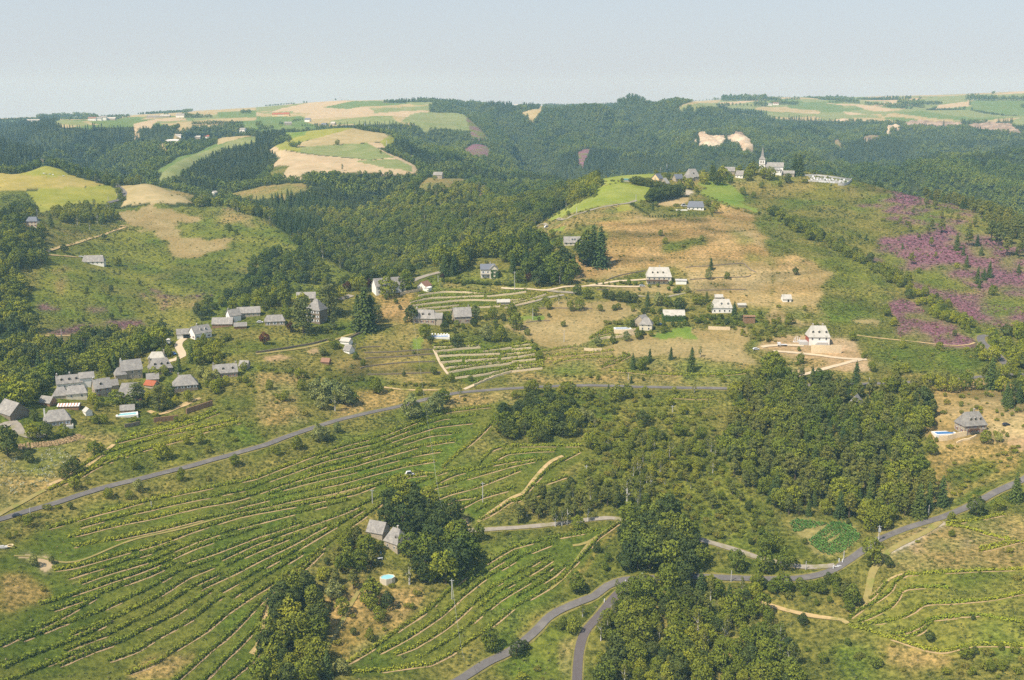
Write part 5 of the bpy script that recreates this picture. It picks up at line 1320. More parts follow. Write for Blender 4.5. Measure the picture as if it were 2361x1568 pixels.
# vegetable plot
FM['veg'] = foliage_mat('vegetable_leaves', [(.08, .18, .035), (.11, .21, .04)])
pv = q('C4 260,1095 540,1145 540,1150 240,1225 200,1140'); pv2 = q('C4 370,1300 590,1130 740,1135 862,1265 700,1400 550,1432 450,1395')
holes = [q('C4 490,1275 590,1215 600,1235 505,1285'), q('C4 530,1310 650,1235 665,1255 560,1330')]
A = at(*q('C4 370,1300')[0]); Bp = at(*q('C4 550,1432')[0])
dv = Vector((Bp.x - A.x, Bp.y - A.y)).normalized(); dn = Vector((-dv.y, dv.x))
def crop(poly, skip, label, hh, sp):
    xs = [at(*w) for w in poly]
    cx_ = sum(p_.x for p_ in xs) / len(xs); cy_ = sum(p_.y for p_ in xs) / len(xs)
    cs = []
    for a in np.arange(-45, 45, sp):
        for b in np.arange(-45, 45, 0.6):
            x = cx_ + dv.x * b + dn.x * a; y = cy_ + dv.y * b + dn.y * a
            z = float(height(x, y)); u, v = project(x, y, z)
            uu, vv = np.array([u]), np.array([v])
            if inside(uu, vv, poly)[0] and not any(inside(uu, vv, h_)[0] for h_ in skip):
                for k in range(5):
                    cs.append((x + rng.normal() * .25, y + rng.normal() * .25, z + hh * (0.2 + 0.8 * rng.random())))
                block(x, y, 1.0)
    c = np.array(cs); n = rng.normal(size=c.shape) * .5 + [0, 0, .8]; n /= np.linalg.norm(n, axis=1, keepdims=True)
    V_, F_ = leaf_cloud(c, n, 0.55 + 0.3 * rng.random(len(c)), 0.7)
    o = link('vegetable_rows', mesh_from('vegetable_rows', V_, F_, [FM['veg']]))
    tag(o, label, kind='stuff')
crop(pv, [], 'narrow patch of leafy vegetables above the main plot', 0.8, 1.3)
crop(pv2, holes, 'main plot of tall leafy vegetables in rows by the road', 1.0, 1.3)
# ------------------------------------------------------------------ buildings
M['slate'] = simple('slate_roof', lin(156, 151, 143, 0.82), 0.75, 0.3, 1.2, bump=0.06, per_object=0.1, stain=lin(176, 170, 158, 0.85))
M['slate_pale'] = simple('pale_slate_roof', lin(204, 198, 184, 0.85), 0.75, 0.14, 1.2, bump=0.05, stain=lin(180, 176, 160, 0.85))
M['slate_blue'] = simple('blue_slate_roof', lin(122, 126, 134, 0.85), 0.6, 0.14, 1.2, bump=0.05)
M['tile_red'] = simple('red_tile_roof', lin(178, 104, 72, 0.85), 0.85, 0.2, 1.5, bump=0.05)
M['tile_brown'] = simple('brown_tile_roof', lin(160, 122, 100, 0.85), 0.85, 0.2, 1.5, bump=0.05)
M['white'] = simple('white_render', (.88, .84, .75), 0.9, 0.06, 0.4)
M['cream'] = simple('cream_render', (.70, .62, .46), 0.9, 0.08, 0.4)
M['yellow'] = simple('yellow_render', (.74, .56, .30), 0.9, 0.08, 0.4)
M['stone'] = simple('stone_wall_masonry', lin(186, 172, 148, 0.85), 0.95, 0.28, 1.6, bump=0.08)
M['stone_dark'] = simple('dark_masonry', lin(140, 126, 106, 0.85), 0.95, 0.28, 1.6, bump=0.08)
M['stone_brown'] = simple('brown_masonry', lin(156, 122, 92, 0.85), 0.95, 0.28, 1.6, bump=0.08)
M['stonebrown'] = M['stone_brown']
M['brick'] = simple('bare_red_block', lin(168, 92, 70, 0.85), 0.95, 0.2, 1.6)
M['ivy'] = foliage_mat('ivy_leaves', [(.07, .12, .02), (.09, .14, .025)])
M['glass'] = simple('window_glass', (.03, .035, .04), 0.15, 0.1, 1, spec=0.6)
M['frame_white'] = simple('white_paint', (.78, .78, .76), 0.6, 0.04, 1)
M['shutter_red'] = simple('dark_red_paint', (.22, .04, .03), 0.7, 0.1, 1)
M['shutter_orange'] = simple('orange_red_paint', (.42, .13, .07), 0.7, 0.1, 1)
M['shutter_blue'] = simple('pale_blue_paint', (.52, .60, .66), 0.7, 0.05, 1)
M['wood'] = simple('brown_wood', (.16, .09, .05), 0.8, 0.2, 2)
M['dark'] = simple('dark_opening', (.02, .02, .02), 0.9, 0.1, 1)
M['concrete'] = simple('concrete', (.52, .50, .46), 0.9, 0.1, 0.7)
M['water'] = simple('pool_water_pale', (.30, .62, .66), 0.12, 0.06, 0.5, spec=0.5)
M['water_blue'] = simple('pool_water_blue', (.06, .22, .50), 0.12, 0.08, 0.5, spec=0.5)
M['zinc'] = simple('galvanised_metal', (.45, .46, .46), 0.5, 0.1, 1)
M['pole_wood'] = simple('weathered_pole', (.36, .32, .27), 0.9, 0.15, 2)
M['rubber'] = simple('rubber', (.02, .02, .02), 0.8, 0.1, 1)
M['paint_dark'] = simple('dark_car_paint', (.03, .035, .05), 0.3, 0.05, 1, spec=0.5)
M['paint_silver'] = simple('silver_car_paint', (.45, .48, .50), 0.3, 0.05, 1, spec=0.5)
M['paint_white'] = simple('white_car_paint', (.75, .75, .74), 0.35, 0.03, 1, spec=0.5)
M['paint_blue'] = simple('blue_car_paint', (.10, .22, .45), 0.3, 0.05, 1, spec=0.5)
M['teal'] = simple('teal_sheet', (.12, .30, .30), 0.6, 0.05, 1)
HB = []           # sight boxes of buildings that stand clear of the woods
LMK = []          # landmarks for describing plants: u, v, phrase

class MB:
    def __init__(s): s.v = []; s.f = []
    def box(s, x0, x1, y0, y1, z0, z1):
        k = len(s.v)
        s.v += [(x0, y0, z0), (x1, y0, z0), (x1, y1, z0), (x0, y1, z0), (x0, y0, z1), (x1, y0, z1), (x1, y1, z1), (x0, y1, z1)]
        s.f += [tuple(k + i for i in f) for f in ((0, 3, 2, 1), (4, 5, 6, 7), (0, 1, 5, 4), (1, 2, 6, 5), (2, 3, 7, 6), (3, 0, 4, 7))]
        return s
    def add(s, verts, faces):
        k = len(s.v); s.v += [tuple(v) for v in verts]; s.f += [tuple(k + int(i) for i in f) for f in faces]; return s
    def tube(s, a, b, r0, r1, n=6):
        V_, F_ = tube(a, b, r0, r1, n); k = len(s.v)
        s.add(V_, F_); s.f.append(tuple(k + i for i in range(n))[::-1]); s.f.append(tuple(k + n + i for i in range(n))); return s
    def build(s, name, mat, parent=None, label=None):
        o = link(name, mesh_from(name, s.v, s.f, [M[mat] if isinstance(mat, str) else mat]), parent)
        if label: o['label'] = label
        return o

def empty(name, loc, rz=0):
    o = bpy.data.objects.new(name, None); COL.objects.link(o); o.location = loc; o.rotation_euler = (0, 0, rz); o.empty_display_size = 1
    return o

def roof_mesh(L, W, z0, rh, hip=0.0, over=0.45, th=0.22, x0=0, y0=0):
    """ridge along x; hip = how far each ridge end is drawn in"""
    mb = MB()
    a, b = L / 2 + over, W / 2 + over
    sl = rh / (W / 2); ze = z0 - sl * over
    r = L / 2 + (over if hip == 0 else 0) - hip
    top = [(-a, -b, ze), (a, -b, ze), (a, b, ze), (-a, b, ze), (-r, 0, z0 + rh), (r, 0, z0 + rh)]
    bot = [(x, y, z - th) for x, y, z in top]
    V_ = [(x + x0, y + y0, z) for x, y, z in top + bot]
    F_ = [(0, 1, 5, 4), (2, 3, 4, 5), (6, 10, 11, 7), (8, 11, 10, 9), (0, 6, 7, 1), (2, 8, 9, 3)]
    if hip > 0:
        F_ += [(1, 2, 5), (3, 0, 4), (7, 11, 8), (9, 10, 6), (1, 7, 8, 2), (3, 9, 6, 0)]
    else:
        F_ += [(1, 7, 11, 5), (5, 11, 8, 2), (3, 9, 10, 4), (4, 10, 6, 0)]
    return mb.add(V_, F_)

def wall_mesh(L, W, H, rh, hip=0.0, below=3.0, x0=0, y0=0):
    mb = MB(); a, b = L / 2, W / 2
    zt = H
    V_ = [(-a, -b, -below), (a, -b, -below), (a, b, -below), (-a, b, -below), (-a, -b, zt), (a, -b, zt), (a, b, zt), (-a, b, zt)]
    F_ = [(0, 1, 5, 4), (2, 3, 7, 6), (0, 3, 2, 1)]
    if hip == 0:
        V_ += [(-a, 0, zt + rh - 0.05), (a, 0, zt + rh - 0.05)]
        F_ += [(1, 2, 6, 9, 5), (3, 0, 4, 8, 7), (4, 5, 9, 8), (6, 7, 8, 9)]
    else:
        F_ += [(1, 2, 6, 5), (3, 0, 4, 7), (4, 5, 6, 7)]
    return mb.add([(x + x0, y + y0, z) for x, y, z in V_], F_)

def windows(parent, side, n, z, L, W, w=1.0, h=1.3, shutter=None, x0=0, y0=0, door=None, xs=None, frame=True):
    """side: front, back, left, right"""
    span = L if side in ('front', 'back') else W
    cs = xs if xs is not None else [(-span / 2 + span * (i + 0.5) / n) for i in range(n)]
    for i, c in enumerate(cs):
        isd = door is not None and i == door
        hh = 2.1 if isd else h; zz = 1.05 if isd else z
        def put(mb, a, b, z0, z1, d0, d1):
            if side == 'front': mb.box(c + a + x0, c + b + x0, -W / 2 - d1 + y0, -W / 2 - d0 + y0, z0, z1)
            if side == 'back': mb.box(c + a + x0, c + b + x0, W / 2 + d0 + y0, W / 2 + d1 + y0, z0, z1)
            if side == 'left': mb.box(-L / 2 - d1 + x0, -L / 2 - d0 + x0, c + a + y0, c + b + y0, z0, z1)
            if side == 'right': mb.box(L / 2 + d0 + x0, L / 2 + d1 + x0, c + a + y0, c + b + y0, z0, z1)
        mb = MB()
        if isd:
            put(mb, -w / 2, w / 2, 0.0, 2.1, -0.05, 0.05)
            mb.build('door', 'wood' if shutter is None else shutter, parent)
        else:
            put(mb, -w / 2, w / 2, zz - hh / 2, zz + hh / 2, -0.05, 0.03)
            win = mb.build('window', 'glass', parent)
            if frame:
                fb = MB()
                t = 0.1
                put(fb, -w / 2 - t, w / 2 + t, zz + hh / 2, zz + hh / 2 + t, -0.02, 0.07); put(fb, -w / 2 - t, w / 2 + t, zz - hh / 2 - t, zz - hh / 2, -0.02, 0.09)
                put(fb, -w / 2 - t, -w / 2, zz - hh / 2, zz + hh / 2, -0.02, 0.07); put(fb, w / 2, w / 2 + t, zz - hh / 2, zz + hh / 2, -0.02, 0.07)
                put(fb, -0.03, 0.03, zz - hh / 2, zz + hh / 2, 0.03, 0.06)
                fb.build('frame', 'frame_white', win)
            if shutter:
                for sgn in (-1, 1):
                    sb = MB(); e = w / 2 + 0.12
                    put(sb, *( (e, e + w * 0.5) if sgn > 0 else (-e - w * 0.5, -e)), zz - hh / 2, zz + hh / 2, 0.01, 0.08)
                    sb.build('shutter', shutter, parent)

def dormer(parent, x, L, W, H, rh, w=1.3, roof='slate', wall='stone', frac=0.3):
    sl = rh / (W / 2)
    y = -W / 2 * (1 - frac); z = H + sl * (W / 2) * frac
    mb = MB(); hz = 1.25; d = hz / sl
    mb.add([(x - w / 2, y, z - 0.1), (x + w / 2, y, z - 0.1), (x + w / 2, y, z + hz), (x - w / 2, y, z + hz), (x, y, z + hz + 0.5),
            (x - w / 2, y + d, z + hz), (x + w / 2, y + d, z + hz)], [(0, 1, 2, 4, 3), (0, 3, 5), (1, 6, 2)])
    dm = mb.build('dormer', wall, parent)
    rb = MB(); o = 0.2; yr = y + (hz + 0.5) / sl
    rb.add([(x - w / 2 - o, y - o, z + hz - 0.12), (x, y - o, z + hz + 0.55), (x + w / 2 + o, y - o, z + hz - 0.12), (x - w / 2 - o, y + d, z + hz - 0.12), (x, yr + 0.2, z + hz + 0.55), (x + w / 2 + o, y + d, z + hz - 0.12),
            (x - w / 2 - o, y - o, z + hz - 0.24), (x, y - o, z + hz + 0.43), (x + w / 2 + o, y - o, z + hz - 0.24)], [(0, 1, 4, 3), (1, 2, 5, 4), (0, 6, 7, 1), (1, 7, 8, 2)])
    rb.build('dormer_roof', roof, dm)
    MB().box(x - w * 0.32, x + w * 0.32, y - 0.05, y - 0.01, z + 0.1, z + hz - 0.1).build('pane', 'glass', dm)

def chimney(parent, x, y, z0, z1, mat='stone', cap=True, w=0.9, pot=None):
    c = MB().box(x - w / 2, x + w / 2, y - 0.35, y + 0.35, z0, z1).build('chimney', mat, parent)
    if cap: MB().box(x - w / 2 - .08, x + w / 2 + .08, y - .43, y + .43, z1 - .01, z1 + .14).build('chimney_cap', 'concrete', c)
    if pot:
        V_, F_ = tube((x, y, z1 + .1), (x, y, z1 + .7), .25, .2, 8)
        MB().add(V_, F_).build('chimney_pot', pot, c)

def place(u, v, yaw, rmin=0, W=8, dz=0.0):
    p_ = at(u, v, rmin); a = math.radians(yaw)
    n = Vector((-math.sin(a), math.cos(a), 0))            # towards the back of the house
    c = p_ + n * (W / 2); c.z = p_.z + dz
    return c, a

def house(name, label, u, v, L, W, H, rh, yaw,  roof='slate', wall='stone', hip=0, rmin=0, dorm=(), chim=(), front=(), left=(), right=(), shutter=None, dwall=None, cat='house', dz=0.0, door=None, phrase=None, group=None, wings=(), pot=None, chm='stone'):
    c, a = place(u, v, yaw, rmin, W, dz)
    h = empty(name, c, a)
    if (u < 262 and v > 300) or v > 530: h.scale = (0.88, 0.88, 0.88)
    tag(h, label, cat, group)
    wall_mesh(L, W, H, rh, hip).build('wall', wall, h)
    rf = roof_mesh(L, W, H, rh, hip).build('roof', roof, h)
    for x in chim:
        if abs(x) > L / 2 - 0.8: chimney(h, x, 0, H + rh * 0.3, H + rh + 1.0, chm, pot=pot)
        else: chimney(h, x, 0.6, H + rh * 0.4, H + rh + 1.1, chm, pot=pot)
    for x in dorm: dormer(h, x, L, W, H, rh, roof=roof, wall=dwall or wall)
    for k, z in front: windows(h, 'front', k, z, L, W, shutter=shutter, door=door if z < 2.2 else None)
    for k, z in left: windows(h, 'left', k, z, L, W, shutter=shutter)
    for k, z in right: windows(h, 'right', k, z, L, W, shutter=shutter)
    for (wx, wy, wL, wW, wH, wrh, whip, wyaw, wwall, wroof) in wings:
        m1 = wall_mesh(wL, wW, wH, wrh, whip).build('wing_wall', wwall, h); m2 = roof_mesh(wL, wW, wH, wrh, whip).build('wing_roof', wroof, h)
        for m_ in (m1, m2): m_.location = (wx, wy, 0); m_.rotation_euler = (0, 0, math.radians(wyaw))
    ca, sa = math.cos(a), math.sin(a)
    for x in np.arange(-L / 2 - 2, L / 2 + 2.1, 2):
        for y in np.arange(-W / 2 - 2.5, W / 2 + 2.1, 2):
            block(c.x + x * ca - y * sa, c.y + x * sa + y * ca, 1.5)
    for (wx, wy, wL, wW, *r) in wings:
        for x in np.arange(-wL / 2 - 1, wL / 2 + 1, 2):
            for y in np.arange(-wL / 2 - 1, wL / 2 + 1, 2): block(c.x + (x + wx) * ca - (y + wy) * sa, c.y + (x + wx) * sa + (y + wy) * ca, 1.5)
    if v < 300:
        s_ = F_PX / math.hypot(c.x, c.y)
        HB.append((u - L * .5 * s_, u + L * .5 * s_, v - (H + rh) * s_, v + 0.5, math.hypot(c.x, c.y)))
    LMK.append((u, v - 6, phrase or label))
    return h

# hamlet, bottom left to top right -------------------------------------------------
hh_ = house('stone_house', 'stone house with white chimney and pale shutters at the left end of the hamlet', 58, 426.5, 14.5, 9, 3.8, 5.2, 24, front=((4, 1.6),), chim=(-6.6,), shutter='shutter_blue', hip=3.0, phrase='the house with the white chimney', chm='white', left=((2, 1.8),))
c = hh_.location; t_ = MB().box(2.0, 8.2, -8.2, -4.5, -3.0, 0.0).build('terrace', 'concrete', hh_)
MB().box(2.0, 8.2, -8.2, -8.0, 0, 0.8).box(8.0, 8.2, -8.0, -4.5, 0, 0.8).build('balustrade', 'white', hh_)
house('stone_barn', 'huge pale slate barn roof cut by the left edge', 2, 417, 16, 12, 2.5, 6, -38, roof='slate', wall='stone_dark', phrase='the barn at the left edge', cat='barn')
house('long_house', 'long low house with three dormers at the back left of the hamlet', 70, 389, 15, 8, 4.2, 4.2, 24, front=((5, 1.8),), dorm=(-4.6, 0, 4.2), chim=(-7, 0.6), wall='white', dwall='stone', phrase='the house with three dormers', pot='white',
      wings=((10.5, 0.6, 8.5, 8, 6.2, 2.8, 0, 0, 'white', 'slate'),))
house('stone_shed', 'small rounded grey roof in front of the three dormer house', 60.5, 399, 9, 7, 2.6, 4.2, 15, hip=2.5, wall='stone', cat='shed', phrase='the small shed of the hamlet')
house('cream_house', 'cream house with grey hipped roof and pale gable, left of the red door house', 77, 400, 12, 8, 4.4, 3.9, 20, hip=1.5, wall='cream', front=((2, 2.5),), right=((2, 2.2),), phrase='the cream hamlet house')
house('gabled_house', 'steep gabled house with dark red door and one dormer in the hamlet centre', 104, 397, 10, 8, 6.2, 5, 34, wall='stone', front=((2, 1.8), (2, 4.6)), dorm=(-1,), chim=(-4.6,), shutter='shutter_red', door=0, pot='white', left=((1, 4),), phrase='the red door house')
house('small_barn', 'low brown grey roof joining the steep gabled house on its right', 113, 389.5, 7, 6, 3, 3, 30, cat='barn', phrase='the low barn')
house('tall_house', 'tallest hamlet house with white gable and big chimney', 133, 379, 13, 9, 6.5, 5.8, 30, wall='stone', front=((3, 1.8), (3, 4.6)), chim=(-6.1,), pot='white', chm='white', left=((1, 3.5),), phrase='the tallest hamlet house',
      wings=((-7.5, -2.5, 7, 6.5, 4.5, 4.0, 2.0, 0, 'stone', 'slate'),))
house('big_barn', 'big steep grey barn roof in the middle of the hamlet', 129, 400, 15, 11, 2.6, 7.2, 8, hip=2.5, wall='wood', front=((1, 1.2),), dorm=(3.5,), cat='barn', phrase='the big hamlet barn')
house('red_barn', 'only red tiled roof of the hamlet', 148.5, 388.5, 7.5, 6, 2.4, 2.4, -20, roof='tile_red', cat='barn', phrase='the red tiled roof')
house('small_barn', 'small grey gable behind the red tiled roof', 153, 383, 7.5, 6, 3, 3, 18, cat='barn', phrase='the small barn behind the red roof')
house('stone_house', 'pale roofed house tucked behind the dormered house at the top of the hamlet', 156.5, 362.5, 11, 7, 3.5, 3.4, 8, roof='slate_pale', wall='cream', hip=2, chim=(4.5,), front=((3, 1.6),), phrase='the pale roofed hamlet house')
house('dormer_house', 'house with three dormers and white chimney at the top of the hamlet', 161.5, 374.5, 15, 9, 4.6, 5.8, 24, dorm=(-3.6, 0.6, 4.6), chim=(-6.8,), front=((4, 1.8),), wall='stone_dark', pot='white', hip=2.6, phrase='the top house of the hamlet')
house('hipped_house', 'wide hipped house with white shutters right of the hamlet trees', 186, 392, 15.5, 10.5, 4.8, 5.4, 18, hip=4.2, wall='stone_dark', shutter='frame_white', front=((4, 3.2),), chim=(-4,), phrase='the hipped house')
house('long_stone_house', 'long stone house with orange red shutters standing alone right of the hamlet', 226, 378, 15.5, 8, 4.0, 4.8, 20, front=((4, 1.6),), dorm=(-1.5, 4.8), chim=(-7.3, 7.3), shutter='shutter_orange', left=((1, 2),), phrase='the house with orange shutters')
house('stone_shed', 'small grey roofed annexe right of the long stone house', 243, 369, 6, 5, 2.5, 3, -10, cat='shed', phrase='the annexe of the orange shuttered house')
house('white_house', 'bright white gabled house with dark red shutters above the hamlet street', 197, 341.5, 9, 12, 4.6, 5.2, 72 - 90, wall='white', front=((2, 1.6),), shutter='shutter_red', roof='slate', phrase='the white gabled house', chim=(),
      wings=((5.5, 3.5, 15, 8.5, 4.0, 4.6, 1.5, 28, 'white', 'slate'),)) if False else None
wh = house('white_house', 'bright white gabled house with dark red shutters above the hamlet street', 204, 338.5, 14, 8.5, 4.6, 4.8, 48, wall='white', left=((2, 1.7),), front=((3, 1.6),), dorm=(-1, 3), shutter='shutter_red', chim=(-2,), phrase='the white gabled house', pot='white')
wb = house('white_garage', 'white garage wing with one large dark door left of the white gabled house', 185, 338.5, 11, 8, 3.6, 3.0, 16, wall='white', cat='garage', phrase='the white garage')
MB().box(-1.2, 3.6, -4.06, -3.98, 0, 2.8).build('garage_door', 'dark', wb)
house('farm_house', 'white gabled farmhouse behind the grey barn left of the purple leaved tree', 236, 322, 9, 7.5, 5.4, 4.2, 38, wall='white', left=((1, 3.6),), chim=(-4,), phrase='the white gabled farmhouse')
house('long_barn', 'long pale slate roof running right from the white gabled farmhouse', 249, 317, 17, 7.5, 3.6, 3.8, 14, wall='stone', front=((5, 1.8),), cat='barn', phrase='the long pale slate roof')
house('stone_barn', 'grey stone barn at the left of the white gabled farmhouse', 222, 327.5, 15, 8, 3.0, 4.0, 4, wall='stone_brown', cat='barn', phrase='the grey barn by the farmhouse')
house('small_barn', 'small low roof in front of the white gabled farmhouse', 240.5, 329, 9, 5.5, 2.4, 2.2, 14, wall='stone_brown', cat='barn', phrase='the low roof by the farmhouse')
house('bungalow', 'grey roofed bungalow with white doors left of the cedars', 275, 325.5, 13, 8.5, 3.2, 3.4, 12, hip=1.5, wall='stone', shutter='frame_white', front=((3, 1.5),), pot='white', phrase='the bungalow by the cedars')
house('manor_house', 'tall dark manor half hidden by cedars', 313, 323, 11, 10, 9.5, 6.5, -22, hip=4.5, wall='stone_dark', shutter='frame_white', front=((3, 1.8), (3, 4.6), (3, 7.4)), phrase='the manor between the cedars')
house('stone_barn', 'pale slate roof peeping out behind the cedars', 306, 302.5, 13, 8, 3.4, 3.6, 6, rmin=740, cat='barn', wall='stone', phrase='the roof behind the cedars')
house('white_barn', 'tall white gabled barn with a long slate roof behind two round trees', 391, 293.5, 23, 9.5, 6.4, 5.0, 26, wall='white', roof='slate', front=((5, 1.8), (5, 4.4)), cat='barn', phrase='the tall white barn')
house('red_cottage', 'small white cottage with red brown roof and black window', 428.5, 289.5, 8.5, 7, 3.2, 3.0, 62, wall='white', roof='tile_brown', left=((1, 1.9),), phrase='the small white red roofed cottage',
      wings=((-3.0, -5.0, 4.5, 3.5, 2.4, 0.3, 0, 0, 'white', 'white'),))
iv = house('villa', 'three storey villa with ivy and white shutters under the tall conifers', 488, 278, 11, 9, 7.0, 3.4, 4, wall='cream', roof='slate_blue', front=((3, 1.4), (3, 4.6)), chim=(2,), shutter='frame_white', phrase='the villa with ivy',
      wings=((4.4, -1.0, 10.5, 6.5, 7.2, 3.0, 0, 90, 'cream', 'slate'),))
MB().box(-5.4, 1.0, -6.6, -4.5, 2.9, 3.1).build('porch_roof', 'slate_blue', iv)
cs_ = rng.random((420, 3)) * [5.5, 0.2, 6.5] + [2.2, -6.5, 0.2]; cs_ = cs_[(np.abs(cs_[:, 0] - 4.8) > 0.8) | (cs_[:, 2] % 2.8 < 1)]
MB().add(*leaf_cloud(cs_, np.tile([0.1, -0.9, 0.3], (len(cs_), 1)) + rng.normal(size=cs_.shape) * .3, np.full(len(cs_), 0.6))).build('ivy', M['ivy'], iv)
house('dormer_cottage', 'long low cottage with two white dormers beside the tall poplars', 573, 245.5, 14.5, 8, 2.9, 4.2, 3, front=((4, 1.4),), dorm=(-0.6, 1.6), wall='cream', dwall='frame_white', phrase='the cottage by the poplars')
bh = house('balcony_house', 'large grey roofed house with a long balcony above the pale drive', 659, 284, 18.5, 11.5, 6.0, 6.2, -3, front=((5, 4.2), (5, 1.2)), dorm=(-5, -1.2, 3.0), chim=(0.5,), hip=1.8, wall='cream', roof='slate_pale', phrase='the big balcony house', shutter=None)
MB().box(-9.8, 7, -7.6, -5.75, 2.5, 2.7).build('balcony', 'wood', bh); MB().box(-9.8, 7, -7.6, -7.5, 2.7, 3.6).build('balcony_rail', 'wood', bh)
house('garage', 'pale square garage right of the balcony house', 681, 284.5, 8, 7, 3.2, 0.5, -8, wall='white', roof='concrete', cat='garage', phrase='the pale garage')
sh = house('ivy_barn', 'barn wrapped in ivy under a pale slate roof', 674, 321.5, 14.5, 9, 4.4, 3.2, -3, wall='stone', roof='slate_pale', cat='barn', phrase='the ivy covered barn')
cs_ = rng.random((900, 3)) * [15.5, 0.3, 5.2] + [-7.9, -5.0, -0.8]
c2_ = rng.random((400, 3)) * [0.3, 9.5, 6.2] + [-7.8, -5.0, -0.8]
cs_ = np.concatenate([cs_, c2_])
MB().add(*leaf_cloud(cs_, np.tile([-0.1, -0.8, 0.4], (len(cs_), 1)) + rng.normal(size=cs_.shape) * .35, np.full(len(cs_), 0.7))).build('ivy', M['ivy'], sh)
house('white_cottage', 'pale roofed cottage with two dormers and a tall conifer at its right', 722, 313, 14, 9, 4.2, 5.2, -2, wall='white', roof='slate_pale', hip=1.6, dorm=(-0.4, 4.2), front=((4, 1.6),), chim=(0.5,), phrase='the pale cottage with two dormers')
house('small_shed', 'small pale shed roof just above the pale cottage', 719, 299.5, 5.5, 4, 2, 1.6, 0, wall='stone', roof='slate_pale', cat='shed', phrase='the small shed above the pale cottage')
house('small_shed', 'pale flat shed right of the conifer at the pale cottage', 742, 307.5, 5.5, 4, 2, 1.0, 0, wall='stone', roof='slate_pale', cat='shed', phrase='the shed right of the pale cottage')
house('garden_house', 'narrow two part stone house beside the long blue pool', 645.5, 330.5, 8.5, 7, 4.6, 3.8, -14, wall='cream', roof='slate', front=((2, 1.4), (2, 3.6)), hip=2.6, phrase='the stone house by the blue pool',
      wings=((-3.6, 5.5, 6.0, 9, 5.4, 3.8, 0, 60, 'stone', 'slate'),))
house('ruin', 'roofless brown stone hut left of the bushes', 749.5, 323.5, 7.5, 5, 5.0, 0.4, 0, wall='stone_brown', roof='stone_brown', cat='hut', phrase='the brown stone ruin')
hw = house('field_hut', 'little white field hut with pale roof and dark doorway in the dry grass', 787, 302, 6.2, 5.2, 2.6, 2.6, 2, wall='white', roof='slate_pale', cat='hut', phrase='the white field hut')
MB().box(0.4, 1.6, -2.68, -2.58, 0, 2.0).build('door', 'dark', hw)
nh = house('new_house', 'new white three storey house with pale roof on bare earth', 819, 345.5, 13.5, 10, 6.2, 6.2, -2, wall='white', roof='slate_pale', hip=2.0, dorm=(-4, 0, 4.6), chim=(-3.4, 3.0), front=((3, 4.4), (1, 1.2)), dwall='slate_pale', phrase='the new white house')
MB().box(-6.83, -6.77, -4.9, 4.9, 0, 6.0).build('bare_brick_wall', 'brick', nh)
MB().box(-12.5, -6.9, -4.6, 2.5, -2.5, 2.2).build('terrace_block', 'concrete', nh); MB().box(-1.0, 5.2, -6.6, -5.02, -2, 2.3).build('porch', 'concrete', nh)
for i in range(7): MB().box(-3.9 + i * .4, -3.5 + i * .4, -6.3, -5.02, -2, 0.3 * (i + 1)).build('step', 'concrete', nh)
house('wood_hut', 'small dark stone hut with steep grey roof hidden in the right wood', 861, 408.5, 8, 6.5, 3.4, 4.4, 58, wall='stone_brown', roof='slate', hip=1.2, left=((1, 2.5),), phrase='the hut in the wood', cat='hut')
rh_ = house('balcony_house', 'stone house with three dormers, timber balcony and blue pool at the right edge', 975, 433.5, 13.5, 9, 5.2, 6.0, 12, wall='stone', roof='slate', hip=2.4, dorm=(-2.2, 0.6, 3.6), chim=(1.8,), front=((4, 1.6), (3, 3.9)), left=((2, 1.6), (1, 4.2)), shutter='shutter_red', phrase='the stone house on the right')
MB().box(-4.6, 1.0, -6.4, -4.5, 2.5, 2.7).build('balcony', 'wood', rh_); MB().box(-4.6, 1.0, -6.4, -6.3, 2.7, 3.5).build('balcony_rail', 'wood', rh_)
sr = house('steep_house', 'grey stone house with very steep roof and big chimney among the vineyard trees', 390, 550, 10, 9, 4.6, 6.2, -40, wall='stone', roof='slate', hip=2.4, dorm=(2.4,), chim=(0.4,), front=((2, 1.8),), phrase='the steep roofed house in the vineyard', left=((2, 1.8),))
house('stone_barn', 'grey roofed barn beside the very steep roofed vineyard house', 374, 538.5, 9.5, 8, 3.6, 4.8, -24, wall='stone', roof='slate', cat='barn', phrase='the barn beside the steep roofed house')
